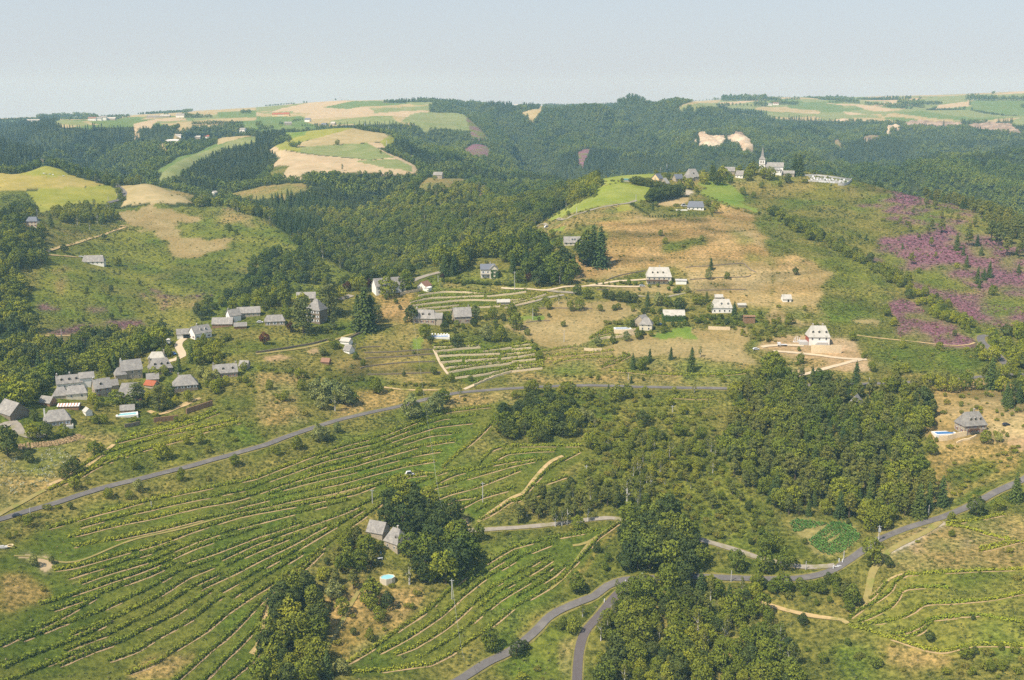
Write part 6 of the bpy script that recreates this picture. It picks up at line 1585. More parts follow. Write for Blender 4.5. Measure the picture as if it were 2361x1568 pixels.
# two stone houses over the terraced vineyard
house('stone_house', 'stone house with two small dormers above the pool with white loungers', 424.5, 324, 15, 9, 4.4, 5.0, -8, wall='stone', roof='slate', hip=1.8, dorm=(-1.5, 3.0), front=((4, 1.8),), shutter='shutter_red', pot='white', chim=(-6.3,), phrase='the two dormer house above the pool',
      wings=((9.0, -1, 6, 6, 4.6, 3, 0, 0, 'stone', 'slate'),))
house('stone_house', 'square stone house with dark slate roof right of the two dormer house', 463, 323.5, 12, 9, 5.4, 5.4, 14, wall='stone', roof='slate', front=((2, 1.8), (3, 4.2)), shutter='shutter_red', chim=(5,), phrase='the square stone house')
house('terrace_hut', 'small pale roofed hut on the top vine terraces', 503.5, 305, 9, 5, 2.4, 1.6, 6, wall='stone', roof='slate_pale', cat='hut', phrase='the hut on the vine terraces')
for nm, lb, u, v, L, W, H, yaw, rf, ph in (('field_shed', 'white fronted shed in the orchard left of the purple path wall', 344.5, 344.5, 6.5, 5, 2.4, -24, 'slate_pale', 'the white fronted orchard shed'), ('field_hut', 'pointed dark hut below the white fronted orchard shed', 346.5, 353, 5, 5, 2.2, -35, 'slate', 'the pointed orchard hut'),
                                           ('field_shed', 'tiny rusty roofed shed left of the orchard huts', 325, 364, 5, 3.5, 1.8, -14, 'tile_brown', 'the rusty roofed shed')):
    house(nm, lb, u, v, L, W, H, 1.8 if 'hut' not in nm else 3, yaw, roof=rf, wall='white' if 'white' in lb else 'stone_brown', cat='hut' if 'hut' in nm else 'shed', phrase=ph)
house('stone_shed', 'small brown roofed shed under the trees at the left of the hamlet', 44, 405.5, 8, 6, 2.2, 3, -20, roof='slate', wall='stone_brown', cat='shed', phrase='the brown roofed shed')
house('pool_hut', 'small stone hut behind the turquoise hamlet pool', 127.5, 413.5, 8, 5, 2.6, 2.4, 16, roof='slate', wall='stone_brown', cat='hut', phrase='the pool hut')
house('stone_shed', 'little white and dark shed right of the striped roof', 84, 414.5, 5, 4, 2.2, 1.8, -50, roof='slate_pale', wall='white', cat='shed', phrase='the little shed by the striped roof')
house('white_shed', 'narrow white shed left of the hamlet street', 167, 344, 4, 4, 3.2, 0.3, 10, roof='white', wall='white', cat='shed', phrase='the narrow white shed')
ss = house('striped_shed', 'shed with a red and white striped sheet roof', 68, 409.5, 12, 6, 2.2, 0.9, 6, roof='white', wall='stone_brown', cat='shed', phrase='the striped roof')
for i in range(7):
    x = -5.6 + i * 1.75
    MB().add([(x, -3.45, 2.085), (x + .6, -3.45, 2.085), (x + .6, -0.05, 3.105), (x, -0.05, 3.105), (x, -3.45, 2.125), (x + .6, -3.45, 2.125), (x + .6, -0.05, 3.145), (x, -0.05, 3.145)], [(4, 5, 6, 7), (0, 3, 2, 1), (0, 1, 5, 4), (1, 2, 6, 5), (2, 3, 7, 6), (3, 0, 4, 7)]).build('roof_stripe', 'tile_red', ss)
# church and the houses round it -------------------------------------------------
cpt, ca_ = place(773, 173.5, 0, 900, 9)
ch = empty('church', cpt + Vector((0, 0, 0)), math.radians(-14)); tag(ch, 'white church with slate spire and long nave on the hilltop', 'church')
LMK.append((768, 168, 'the church')); HB.append((757, 786, 150, 173, 1220)); HB.append((976, 1004, 336, 363, 770)); HB.append((805, 853, 174, 187, 1230)); HB.append((100, 128, 178, 204, 1420))
wall_mesh(19, 9, 7.5, 4.2).build('nave_wall', 'white', ch).location = (2, 1, 0)
roof_mesh(19, 9, 7.5, 4.2).build('nave_roof', 'slate', ch).location = (2, 1, 0)
a_ = wall_mesh(13, 5, 4.2, 1.0, 1).build('aisle_wall', 'white', ch); a_.location = (3.5, -6, 0)
b_ = roof_mesh(13, 5, 4.2, 1.6, 2.0).build('aisle_roof', 'slate', ch); b_.location = (3.5, -6, 0)
for i in range(5):
    w_ = MB().box(-2 + i * 2.6, -1.2 + i * 2.6, -8.56, -8.48, 1.0, 3.4).build('window', 'glass', ch)
for i in range(3):
    MB().box(-1.5 + i * 3.8, -0.8 + i * 3.8, -8.7, -8.45, 4.1, 5.2).build('dormer', 'white', ch)
tw = MB().box(-3.1, 3.1, -3.1, 3.1, -3, 14.5).build('tower', 'white', ch); tw.location = (-11, 0, 0)
MB().box(-3.35, 3.35, -3.35, 3.35, 9.3, 9.7).box(-3.35, 3.35, -3.35, 3.35, 14.4, 14.8).build('cornice', 'stone', tw)
for sx, sy in ((0, -1), (-1, 0), (1, 0), (0, 1)):
    for d in (-1.2, 1.2):
        if sy: MB().box(d - .6, d + .6, min(sy * 3.15, sy * 3.05), max(sy * 3.15, sy * 3.05), 10.6, 13.4).build('louvre', 'stone_dark', tw)
        else: MB().box(min(sx * 3.15, sx * 3.05), max(sx * 3.15, sx * 3.05), d - .6, d + .6, 10.6, 13.4).build('louvre', 'stone_dark', tw)
MB().add([(-3.5, -3.5, 14.8), (3.5, -3.5, 14.8), (3.5, 3.5, 14.8), (-3.5, 3.5, 14.8), (-1.7, -1.7, 18), (1.7, -1.7, 18), (1.7, 1.7, 18), (-1.7, 1.7, 18), (0, 0, 28.5)],
         [(0, 1, 5, 4), (1, 2, 6, 5), (2, 3, 7, 6), (3, 0, 4, 7), (4, 5, 8), (5, 6, 8), (6, 7, 8), (7, 4, 8), (0, 3, 2, 1)]).build('spire', 'slate', tw)
MB().box(-.06, .06, -.06, .06, 28.3, 30.2).box(-.5, .5, -.05, .05, 29.3, 29.45).build('cross', 'zinc', tw)
for x in np.arange(-16, 14, 2):
    for y in np.arange(-10, 8, 2): block(cpt.x + x, cpt.y + y, 2)
house('chapel_annexe', 'low slate roofed building right of the church beside two tall conifers', 789, 176.5, 11, 7, 3.6, 2.6, -6, rmin=900, wall='stone', roof='slate', phrase='the low building by the church')
house('village_house', 'stone house with tall stepped slate roof in the hilltop village', 694, 180.5, 13, 10, 4.5, 7.5, 20, rmin=900, hip=2.4, wall='stone', roof='slate', dorm=(0,), front=((3, 1.8),), phrase='the tall roofed village house',
      wings=((-6, -4.5, 8, 6, 3.2, 2.6, 0, 0, 'stone', 'slate'),))
house('village_house', 'slate roof between the village trees left of the church', 729.5, 174.5, 11, 8, 4, 4, -4, rmin=900, wall='stone', roof='slate', phrase='the slate roof left of the church')
house('village_house', 'small white house with blue grey porch left of the church', 739, 178, 8, 7, 3.6, 4.2, -30, rmin=900, wall='white', roof='slate', front=((2, 1.5),), phrase='the small white village house')
house('yellow_house', 'yellow rendered house with blue slate roof at the village entrance', 661, 182, 9, 9, 4.0, 4.6, 52, rmin=900, wall='yellow', roof='slate_blue', left=((1, 4.0), (2, 1.6)), phrase='the yellow house')
house('village_house', 'pale gabled house just below the yellow house', 668, 186, 8, 8, 3.2, 5.0, 60, rmin=900, wall='stone', roof='slate_pale', hip=0, phrase='the pale gable under the yellow house')
house('village_house', 'blue grey roofed house right of the yellow house', 679.5, 181.5, 9, 7, 3.5, 4, 24, rmin=900, wall='stone', roof='slate_blue', phrase='the blue grey village roof')
house('bungalow', 'white bungalow with blue slate roof and hedge below the village', 695.5, 210, 15.5, 9, 3.2, 4.8, -10, rmin=850, wall='white', roof='slate_blue', front=((4, 1.5),), hip=1.2, phrase='the bungalow below the village')
house('teal_shed', 'small teal sided shed between two round trees on the hilltop meadow', 627, 181.5, 6.5, 4, 2.2, 0.6, -6, rmin=900, wall='concrete', roof='teal', cat='shed', phrase='the teal shed')
# opposite slope and far farms -------------------------------------------------
house('slope_house', 'cream two storey house with balcony in the trees on the left slope', 32, 227, 10, 9, 5.8, 3.6, 8, rmin=900, wall='cream', roof='slate_blue', hip=1.5, front=((3, 1.6), (3, 4.2)), shutter='shutter_orange', phrase='the cream house on the left slope')
house('slope_house', 'long grey roofed house with white terrace on the opposite slope', 93, 264.5, 19, 9, 3.0, 5.0, 8, rmin=900, wall='white', roof='slate', front=((5, 1.4),), hip=1.2, phrase='the long house on the opposite slope')
house('field_hut', 'lone white hut at the corner of the dark conifers', 216, 194.5, 6.5, 6, 3.4, 2.0, 62, rmin=1250, wall='white', roof='slate_pale', cat='hut', phrase='the lone white hut')
house('valley_house', 'grey roofed stone house in the dry clearing of the central woods', 437.5, 178.5, 13, 10, 5.2, 4.2, -10, rmin=1350, wall='stone', roof='slate', front=((3, 1.8),), phrase='the house in the clearing')
FAR = [('farm_building', 'long white roofed farm shed by the dark forest', 171, 142.5, 34, 12, 5, 2, 0, 'white', 'white'), ('farm_building', 'small white farm building left of the dark trees', 178, 136.8, 14, 8, 4, 2, 0, 'white', 'slate_pale'),
       ('farm_house', 'grey roofed farm buildings right of the long white shed', 196, 138.6, 20, 10, 4, 3, 0, 'stone', 'slate_pale'), ('farm_house', 'white farmhouse with red roof behind the forest', 206, 138.4, 14, 9, 5, 3, 0, 'white', 'tile_red'),
       ('farm_house', 'white house among the trees above the strip field', 242, 132.2, 15, 10, 7, 3.5, -20, 'white', 'slate'), ('farm_house', 'white farmhouse on the far left ridge', 92, 120.8, 22, 10, 7, 4, 0, 'white', 'tile_brown'),
       ('farm_house', 'second white farmhouse on the far left ridge', 98, 120.6, 20, 10, 6, 4, 0, 'white', 'slate'), ('farm_house', 'white farm block right of the two ridge farmhouses', 103.5, 120.4, 16, 10, 9, 4, 0, 'white', 'slate'), ('farm_building', 'long pale barn at the right of the ridge farm', 110, 120.2, 30, 10, 5, 4, 0, 'stone', 'slate_pale'),
       ('farm_building', 'low pale buildings at the far left forest edge', 33, 121.6, 44, 10, 5, 3, 0, 'white', 'slate_pale'), ('farm_building', 'long grey farm shed on the pale far hill', 154, 118.2, 48, 14, 6, 3, 0, 'stone', 'slate'), ('farm_house', 'grey farm with walls beside the poplar on the far hill', 165, 117.6, 30, 12, 6, 4, 0, 'stone', 'slate_pale'),
       ('farm_house', 'grey farmhouse right of the poplar on the far hill', 180, 117.4, 26, 12, 7, 5, 0, 'white', 'slate'), ('farm_house', 'leftmost of three orange red roofed houses', 275.5, 116.4, 20, 12, 6, 5, 0, 'yellow', 'tile_red'), ('farm_house', 'middle of three orange red roofed houses', 281.5, 116.2, 22, 12, 6, 5, 0, 'cream', 'tile_red'),
       ('farm_house', 'rightmost of three orange red roofed houses', 286.5, 116.0, 16, 12, 6, 5, 0, 'yellow', 'tile_red'), ('farm_house', 'white house with blue roof in the green far field', 307, 121.8, 15, 10, 6, 4, -20, 'white', 'slate_blue'), ('farm_house', 'blue roofed barn at the roadside above the field hill', 323.5, 126, 15, 9, 4, 4, -20, 'stone', 'slate_blue'),
       ('farm_house', 'pale grey barn right of the blue roofed barn', 332.5, 125.3, 12, 9, 5, 4, -20, 'stone', 'slate_pale'), ('farm_house', 'grey farmhouse by a round tree in the green far field', 288, 125.2, 18, 10, 5, 4, 10, 'stone', 'slate'), ('farm_house', 'white farmhouse under the skyline trees', 452, 99.6, 22, 10, 5, 4, 0, 'white', 'slate'),
       ('farm_house', 'white walled farm on the right plateau', 776, 105.2, 22, 10, 7, 4, 0, 'white', 'tile_brown'), ('farm_house', 'pale farm roof left of the white walled plateau farm', 770, 105.6, 16, 10, 6, 4, 0, 'white', 'slate'), ('farm_house', 'tiny pale farm in the notch of the skyline', 516, 106.4, 18, 10, 6, 4, 0, 'white', 'slate_pale')]
for nm, lb, u, v, L, W, H, rh, yaw, wl, rf in FAR:
    house(nm, lb, u, v, L, W, H, rh, yaw, rmin=1900, wall=wl, roof=rf, phrase='the far farms', cat='farm building' if 'building' in nm else 'house', front=((3, 1.8),) if H > 6 else ())

# retaining walls, pools, cemetery -------------------------------------------------
def wall_thing(name, label, s, h, rmin=0, mat='stonewall', th=0.6, down=2.5):
    c = path_world(q(s), 2.0, rmin)
    nrm = side_vec(c); z = height(c[:, 0], c[:, 1])
    zt = z + h
    V_ = np.stack([np.c_[c + nrm * th / 2, z - down], np.c_[c + nrm * th / 2, zt], np.c_[c - nrm * th / 2, zt], np.c_[c - nrm * th / 2, z - down]], 1).reshape(-1, 3)
    n = len(c); i = np.arange(n - 1) * 4
    F_ = np.concatenate([np.stack([i + k, i + (k + 1) % 4, i + 4 + (k + 1) % 4, i + 4 + k], 1) for k in range(4)] + [np.array([[0, 1, 2, 3], [4 * n - 4, 4 * n - 1, 4 * n - 2, 4 * n - 3]])])
    org = np.array([c[0][0], c[0][1], z[0]])
    o = link(name, mesh_from(name, V_ - org, F_, [M[mat]])); o.location = org
    tag(o, label, 'wall')
    for x, y in c: block(x, y, 1.5)
    return o
wall_thing('retaining_wall', 'tall stone retaining wall right of the hamlet terrace', 'C1 1720,128 1790,105 1870,80 1960,50', 3.0, mat='stonebrown')
wall_thing('retaining_wall', 'lower left end of the hamlet retaining wall, partly overgrown', 'C1 1420,208 1500,198 1570,190 1645,180', 2.6, mat='stonebrown')
wall_thing('retaining_wall', 'dark wall under the bushes below the turquoise pool', 'C1 1150,255 1220,245 1290,228', 2.0, mat='stone_dark' )
wall_thing('retaining_wall', 'pale block retaining wall in front of the new white house', 'B4 395,900 470,903 560,905 676,905', 5.2, rmin=600)
wall_thing('retaining_wall', 'wall carrying the long blue pool', 'B3 940,722 1010,725 1080,722 1140,712', 2.6, rmin=600)
wall_thing('retaining_wall', 'pale broken wall in the middle of the dry field', 'B3 665,880 740,885 830,888', 1.8, rmin=600)
wall_thing('retaining_wall', 'pale wall under the bushes right of the green patch', 'B3 1810,685 1900,690 2010,692', 2.2, rmin=600)
wall_thing('retaining_wall', 'pale wall along the garden left of the stone wall trees', 'B3 800,790 880,770 960,765 1100,742 1180,730', 1.6, rmin=600)
wall_thing('retaining_wall', 'wall carrying the blue pool at the right edge', 'C4 1575,378 1650,372 1730,350 1830,330', 2.8)
wall_thing('garden_wall', 'curved low wall under the stone house on the right', 'C4 1740,400 1800,375 1860,365 1920,335', 1.0)
wall_thing('garden_wall', 'grey wall below the two round trees of the white barn', 'B2 1330,372 1400,352 1480,338 1530,325', 2.0, rmin=650)
wall_thing('garden_wall', 'dark stone wall running down from the cedars', 'B2 760,790 850,775 940,735 1000,715 1060,690', 1.2, mat='stone_dark', rmin=600)
wall_thing('garden_wall', 'long dark wall under the orchard lawn', 'B2 0,905 150,885 300,862 420,842 560,815 700,775', 1.2, mat='stone_dark', rmin=600)
for s in ('B2 1010,955 1200,945 1400,935 1640,915', 'B2 960,1050 1040,1030 1300,1000 1650,985', 'B2 1030,1105 1300,1100 1700,1085', 'B2 960,860 1060,850 1150,848', 'B2 1000,905 1150,900 1500,880 1640,872'):
    wall_thing('field_wall', '%s dark dry stone wall of the orchard terraces' % {'B2 10': 'upper long', 'B2 96': 'long curving', }.get(s[:5], 'low') + ' ' + {'955': '', }.get('', '') + ('beside the pale terraces' if '1640,9' in s else 'in the middle' if '1050' in s else 'lowest of them' if '1105' in s else 'short upper one' if '860' in s else 'at the top of the slope'), s, 0.7, mat='stone_dark', rmin=600, down=1)
for i, s in enumerate(('B3 1640,230 1900,212 2150,205 2200,190', 'B3 1600,118 1700,108 1800,105 2130,80', 'B3 1700,330 1900,325 2160,320', 'B3 2140,80 2200,140 2250,160', 'B3 860,240 1000,190 1150,160 1230,150', 'B3 780,325 900,320', 'B3 350,610 240,612 130,625', 'B3 740,498 420,492 200,498')):
    wall_thing('field_wall', ['dry stone wall right of the pale garage', 'bushy dry stone wall above the garage', 'low terrace wall above the pale cottage', 'short slanting wall on the dry slope', 'ruined wall climbing left of the balcony house', 'short wall under the pale drive', 'low wall under the small green lawn', 'long faint wall above the dry field'][i], s, 0.7, rmin=600, mat='stone_dark', down=1)
# stone bank made of stacked pale stones
c = path_world(q('C1 180,455 300,440 450,425 600,400 700,372 770,345'), 1.2)
mb = MB(); nrm = side_vec(c)
for i, (x, y) in enumerate(c):
    for k in range(9):
        xx = x + nrm[i][0] * (k * 0.55 - 0.2) + rng.normal() * .1; yy = y + nrm[i][1] * (k * 0.55 - 0.2) + rng.normal() * .1
        z = float(height(xx, yy)); s = 0.42 + 0.25 * rng.random()
        a = rng.random() * 3; V_ = np.array([(-1, -.5, -.5), (1, -.5, -.5), (1, .5, -.5), (-1, .5, -.5), (-.8, -.4, .6), (.8, -.4, .6), (.8, .4, .6), (-.8, .4, .6)]) * s * (1 + .2 * rng.normal(size=(8, 1)))
        R_ = np.array([[math.cos(a * .3), -math.sin(a * .3), 0], [math.sin(a * .3), math.cos(a * .3), 0], [0, 0, 1]])
        mb.add(V_ @ R_.T + [xx, yy, z + .15], [(0, 3, 2, 1), (4, 5, 6, 7), (0, 1, 5, 4), (1, 2, 6, 5), (2, 3, 7, 6), (3, 0, 4, 7)])
    block(x + nrm[i][0] * 2, y + nrm[i][1] * 2, 3)
tag(mb.build('stone_bank', M['soil']), 'bank of stacked pale stones below the house with the white chimney', kind='stuff')

def pool(label, u, v, L, W, yaw, water, rmin=0, raised=0.3, edge=0.9, octagon=False, phrase=None):
    p_ = at(u, v, rmin); a = math.radians(yaw)
    zs = max(float(height(p_.x + dx, p_.y + dy)) for dx in (-L / 2, L / 2) for dy in (-W / 2, W / 2))
    zc = p_.z * 0.4 + zs * 0.6 + raised
    o = empty('swimming_pool', (p_.x, p_.y, zc), a); tag(o, label, 'pool')
    if octagon:
        n = 8; th = [(i + .5) * 2 * math.pi / n for i in range(n)]
        def ringpts(s, z): return [(math.cos(t) * L / 2 * s, math.sin(t) * W / 2 * s, z) for t in th]
        V_ = ringpts(1.06, 0) + ringpts(1.06, -4.0) + ringpts(0.95, 0) + ringpts(0.95, -.5)
        F_ = []
        for i in range(n):
            j = (i + 1) % n
            F_ += [(i, n + i, n + j, j), (i, j, 2 * n + j, 2 * n + i), (2 * n + i, 2 * n + j, 3 * n + j, 3 * n + i)]
        MB().add(V_, F_).build('pool_wall', 'cream', o)
        MB().add(ringpts(0.96, -.2), [tuple(range(n))]).build('water', water, o)
    else:
        x, y = L / 2, W / 2; e = edge
        MB().box(-x - e, x + e, -y - e, -y, -3, 0).box(-x - e, x + e, y, y + e, -3, 0).box(-x - e, -x, -y + .001, y - .001, -3, -.002).box(x, x + e, -y + .001, y - .001, -3, -.002).build('pool_edge', 'white', o)
        MB().add([(-x, -y, -.18), (x, -y, -.18), (x, y, -.18), (-x, y, -.18)], [(0, 1, 2, 3)]).build('water', water, o)
    for xx in np.arange(-L / 2 - 2, L / 2 + 2, 2):
        for yy in np.arange(-W / 2 - 2, W / 2 + 2, 2): block(p_.x + xx * math.cos(a) - yy * math.sin(a), p_.y + xx * math.sin(a) + yy * math.cos(a), 1.6)
    LMK.append((u, v, phrase or label))
    return o
pool('turquoise rectangular pool with pale edge in the hamlet garden', 127, 415.5, 9.5, 4.2, 20, 'water', phrase='the turquoise hamlet pool')
pl_ = pool('blue pool with a row of white loungers below the stone houses', 440, 337.2, 11, 4.2, 4, 'water_blue', rmin=600, phrase='the pool with loungers')
pool('long narrow blue pool with white edge beside the narrow stone house', 622.5, 329, 10, 3.4, 4, 'water_blue', rmin=600, phrase='the long blue pool')
pool('deep blue rectangular pool on its wall near the right edge', 944.5, 434.3, 10.5, 4.6, 6, 'water_blue', phrase='the blue pool on the right')
pool('octagonal raised pale blue pool below the steep roofed house', 387.5, 581.5, 6.6, 5.2, 24, 'water', octagon=True, raised=1.6, phrase='the octagonal pool')
pool('pale green water strip behind the hedge of the bungalow', 681.5, 210.2, 9, 2.2, 2, 'water', rmin=850, phrase='the bungalow pool')
# loungers
def lounger(loc, rz, label, group):
    o = empty('sun_lounger', loc, rz); tag(o, label, 'sun lounger', group)
    MB().box(-.35, .35, -.9, .35, .28, .36).build('seat', 'frame_white', o)
    MB().add([(-.35, .35, .28), (.35, .35, .28), (.35, .85, .8), (-.35, .85, .8), (-.35, .33, .36), (.35, .33, .36), (.35, .8, .88), (-.35, .8, .88)], [(0, 3, 2, 1), (4, 5, 6, 7), (0, 1, 5, 4), (1, 2, 6, 5), (2, 3, 7, 6), (3, 0, 4, 7)]).build('backrest', 'frame_white', o)
    for sx in (-.3, .3):
        for sy in (-.8, .25): MB().box(sx - .03, sx + .03, sy - .03, sy + .03, 0, .28).build('leg', 'frame_white', o)
    return o
for i in range(6):
    pp = pl_.matrix_world if False else Matrix.Translation(pl_.location) @ Matrix.Rotation(math.radians(4), 4, 'Z')
    l_ = pp @ Vector((-5.2 + i * 2.0, 3.7, 0)); l_.z = max(pl_.location.z + .02, float(height(l_.x, l_.y)) + .05)
    MBt = None
    lounger(l_, math.radians(4), '%s white sun lounger from the left along the blue pool' % ORD[i], 'white loungers beside the pool')
dk = MB().box(-6.4, 6.4, 2.99, 5.2, -3, .02).build('pool_deck', 'white', pl_)

# cemetery
pc = [at(*w, 900) for w in q('A4 345,850 370,890 650,905 690,925 745,915 770,880 600,860 450,840')]
wall_thing('cemetery_wall', 'pale wall in front of the hilltop cemetery', 'A4 365,888 450,893 560,900 645,905', 1.8, 900, 'concrete', .4)
wall_thing('cemetery_wall', 'pale taller corner wall of the hilltop cemetery', 'A4 645,925 700,928 740,915 772,885', 3.0, 900, 'concrete', .4)
wall_thing('cemetery_wall', 'pale wall behind the tombs of the hilltop cemetery', 'A4 335,840 450,840 560,852 660,865 770,880', 1.8, 900, 'concrete', .4)
def tomb(loc, rz, label, kind):
    o = empty('tomb', loc, rz); tag(o, label, 'tomb', 'tombs in the hilltop cemetery')
    MB().box(-1.1, 1.1, -1.6, 1.6, -1, .7).build('slab', 'frame_white' if kind % 3 else 'concrete', o)
    if kind % 2: MB().box(-.9, .9, 1.1, 1.5, .7, 2.2).build('headstone', 'concrete' if kind % 3 else 'frame_white', o)
    if kind % 4 == 0: MB().box(-.1, .1, 1.2, 1.4, .7, 2.8).box(-.6, .6, 1.22, 1.38, 2.0, 2.25).build('cross', 'frame_white', o)
n_t = 0
a0, a1 = q('A4 380,850 745,890'); b0, b1 = q('A4 400,885 660,905')
rowsn = ['back', 'middle', 'front']
for r_ in range(3):
    for i in range(11):
        t = (i + .3 * rng.random()) / 10.5; f = r_ / 2
        u = (a0[0] * (1 - t) + a1[0] * t) * (1 - f) + (b0[0] * (1 - t) + b1[0] * t) * f
        v = (a0[1] * (1 - t) + a1[1] * t) * (1 - f) + (b0[1] * (1 - t) + b1[1] * t) * f
        tomb(at(u, v, 900), rng.normal() * .08, 'pale tomb, %s from the left in the %s row of the cemetery' % (ORD[i], rowsn[r_]), int(rng.integers(0, 12)))
for w in pc: block(w.x, w.y, 8)
LMK.append((828, 178, 'the cemetery'))

# cars and small vehicles -------------------------------------------------
def car(label, u, v, yaw, paint, rmin=0, L=4.1, Hh=1.42, cat='car', name='parked_car'):
    p_ = at(u, v, rmin); o = empty(name, p_ + Vector((0, 0, .2)), math.radians(yaw)); tag(o, label, cat)
    w = .85; x = L / 2
    prof = [(-x, .35), (x, .35), (x, .72), (x * .55, .85), (x * .28, Hh), (-x * .55, Hh), (-x * .93, .9), (-x, .8)]
    n = len(prof)
    V_ = [(a, -w, b) for a, b in prof] + [(a, w, b) for a, b in prof]
    for i in (4, 5, 12, 13): V_[i] = (V_[i][0], V_[i][1] * .8, V_[i][2])
    MB().add(V_, [tuple(range(n))[::-1], tuple(range(n, 2 * n))] + [(i, (i + 1) % n, n + (i + 1) % n, n + i) for i in range(n)]).build('body', paint, o)
    g = MB()
    for s in (-1, 1):
        y = s * (w + .012); yt = s * (w * .8 + .02)
        g.add([(x * .5, y, .88), (-x * .85, y, .92), (-x * .52, yt, Hh - .06), (x * .24, yt, Hh - .06)], [(0, 1, 2, 3)] if s < 0 else [(3, 2, 1, 0)])
    g.build('side_glass', 'glass', o)
    MB().add([(x * .56, -w * .85, .87), (x * .56, w * .85, .87), (x * .31, w * .7, Hh - .04), (x * .31, -w * .7, Hh - .04)], [(0, 1, 2, 3)]).build('windscreen', 'glass', o)
    for sx in (-x * .62, x * .62):
        for sy in (-w - .02, w + .02):
            V2, F2 = tube((sx, sy - .1, .32), (sx, sy + .1, .32), .32, .32, 10); k = len(V2) // 2
            MB().add(V2, [tuple(f) for f in F2] + [tuple(range(k))[::-1], tuple(range(k, 2 * k))]).build('wheel', 'rubber', o)
    block(p_.x, p_.y, 2)
    return o
car('dark blue car parked on the pale drive of the stone house on the right', 1006, 425.5, 12, 'paint_dark')
car('silver car parked below the balcony house', 642, 286.5, 0, 'paint_silver', 600)
car('blue car beside the narrow stone house', 659.5, 325, 8, 'paint_blue', 600)
car('white car at the left edge of the building site', 756, 350, 2, 'paint_white', 600)
car('dark car standing on the hillside road at the left', 17.2, 517, 20, 'paint_dark')
car('white car parked left of the bungalow by the cedars', 260, 323, 6, 'paint_white', 600)
car('white car parked beside the long house on the opposite slope', 81, 257.3, 4, 'paint_white', 900)
car('blue car parked in the hamlet street', 174, 354.5, -50, 'paint_blue', 640)
car('white van on the stony hilltop lane', 546.7, 228, 30, 'paint_white', 850, 5.2, 2.3, 'van', 'white_van')
car('white camper parked beside the bungalow below the village', 684, 206.5, 0, 'paint_white', 850, 6.0, 2.6, 'camper van', 'camper_van')
vn = car('white van parked in the middle of the big vineyard', 409.5, 475.5, 20, 'paint_white', 0, 4.8, 2.2, 'van', 'white_van')
# flatbed truck and pillars on the building site
p_ = at(781.5, 346, 600); tk = empty('flatbed_truck', p_ + Vector((0, 0, .2)), math.radians(178)); tag(tk, 'small white flatbed truck beside the new white house', 'truck')
MB().box(.8, 2.8, -1, 1, .5, 2.2).build('cab', 'paint_white', tk); MB().box(-3.4, .7, -1.05, 1.05, .8, 1.0).build('flatbed', 'paint_white', tk); MB().box(2.78, 2.82, -.8, .8, 1.3, 2.0).build('windscreen', 'glass', tk)
for sx in (-2.4, 2.0):
    for sy in (-.95, .95):
        V2, F2 = tube((sx, sy - .12, .42), (sx, sy + .12, .42), .42, .42, 10); MB().add(V2, [tuple(f) for f in F2] + [tuple(range(10))[::-1], tuple(range(10, 20))]).build('wheel', 'rubber', tk)
for i, (x, hh2) in enumerate(((795, 3.6), (797, 4.2), (799, 3.2), (793.5, 2.8))):
    p_ = at(x, 342, 600)
    o = MB().tube((0, 0, -.5), (.5, 0, hh2), .16, .16, 6).box(-.45, .45, -.45, .45, -.5, .15).build('leaning_post', 'frame_white'); o.location = p_
    tag(o, '%s white leaning post from the left of the building site' % ['second', 'third', 'rightmost', 'leftmost'][i], 'post', 'white leaning posts')
# furniture on the terrace of the steep roofed house, junk at the left edge
p_ = at(380, 560); o = empty('terrace_table', p_ + Vector((0, 0, .3)), .4); tag(o, 'white garden table on the terrace of the steep roofed house', 'table')
MB().box(-1.2, 1.2, -.6, .6, .7, .78).build('table_top', 'frame_white', o)
for sx in (-1, 1):
    for sy in (-.45, .45): MB().box(sx - .05, sx + .05, sy - .05, sy + .05, -.3, .7).build('leg', 'frame_white', o)
p_ = at(381, 556); o = empty('parasol', p_, 0); tag(o, 'closed blue parasol on the terrace of the steep roofed house', 'parasol')
MB().tube((0, 0, 0), (0, 0, 2.6), .04, .04).build('pole', 'frame_white', o); MB().tube((0, 0, 1.0), (0, 0, 2.6), .28, .08, 8).build('folded_canopy', 'paint_blue', o)
p_ = at(367, 548); o = link('sun_sail', mesh_from('sun_sail', [(-2.6, -1, 2.2), (2.4, -1.2, 2.6), (.4, 2.4, 3.4), (-2.6, -1, 2.26), (2.4, -1.2, 2.66), (.4, 2.4, 3.46)], [(0, 2, 1), (3, 4, 5), (0, 1, 4, 3), (1, 2, 5, 4), (2, 0, 3, 5)], [M['frame_white']])); o.location = p_; tag(o, 'grey white triangular sun sail left of the steep roofed house', 'sun sail')
p_ = at(4, 547.5); o = empty('scrap_pile', p_, .3); tag(o, 'pale scrap with a yellow ring lying at the left edge', 'scrap')
MB().box(-3, 1.5, -1, .8, 0, .6).box(-1.5, 0, -.6, .4, .6, 1).build('rubble', 'concrete', o)
V_, F_ = [], []
for i in range(12):
    a = i * math.pi / 6
    for b in range(5): V_.append(((1.2 + .28 * math.cos(b * 1.2566)) * math.cos(a) + 2.4, (1.2 + .28 * math.cos(b * 1.2566)) * math.sin(a) + .5, .4 + .28 * math.sin(b * 1.2566)))
for i in range(12):
    for b in range(5): F_.append((i * 5 + b, ((i + 1) % 12) * 5 + b, ((i + 1) % 12) * 5 + (b + 1) % 5, i * 5 + (b + 1) % 5))
MB().add(V_, F_).build('ring', M['yellow'], o)

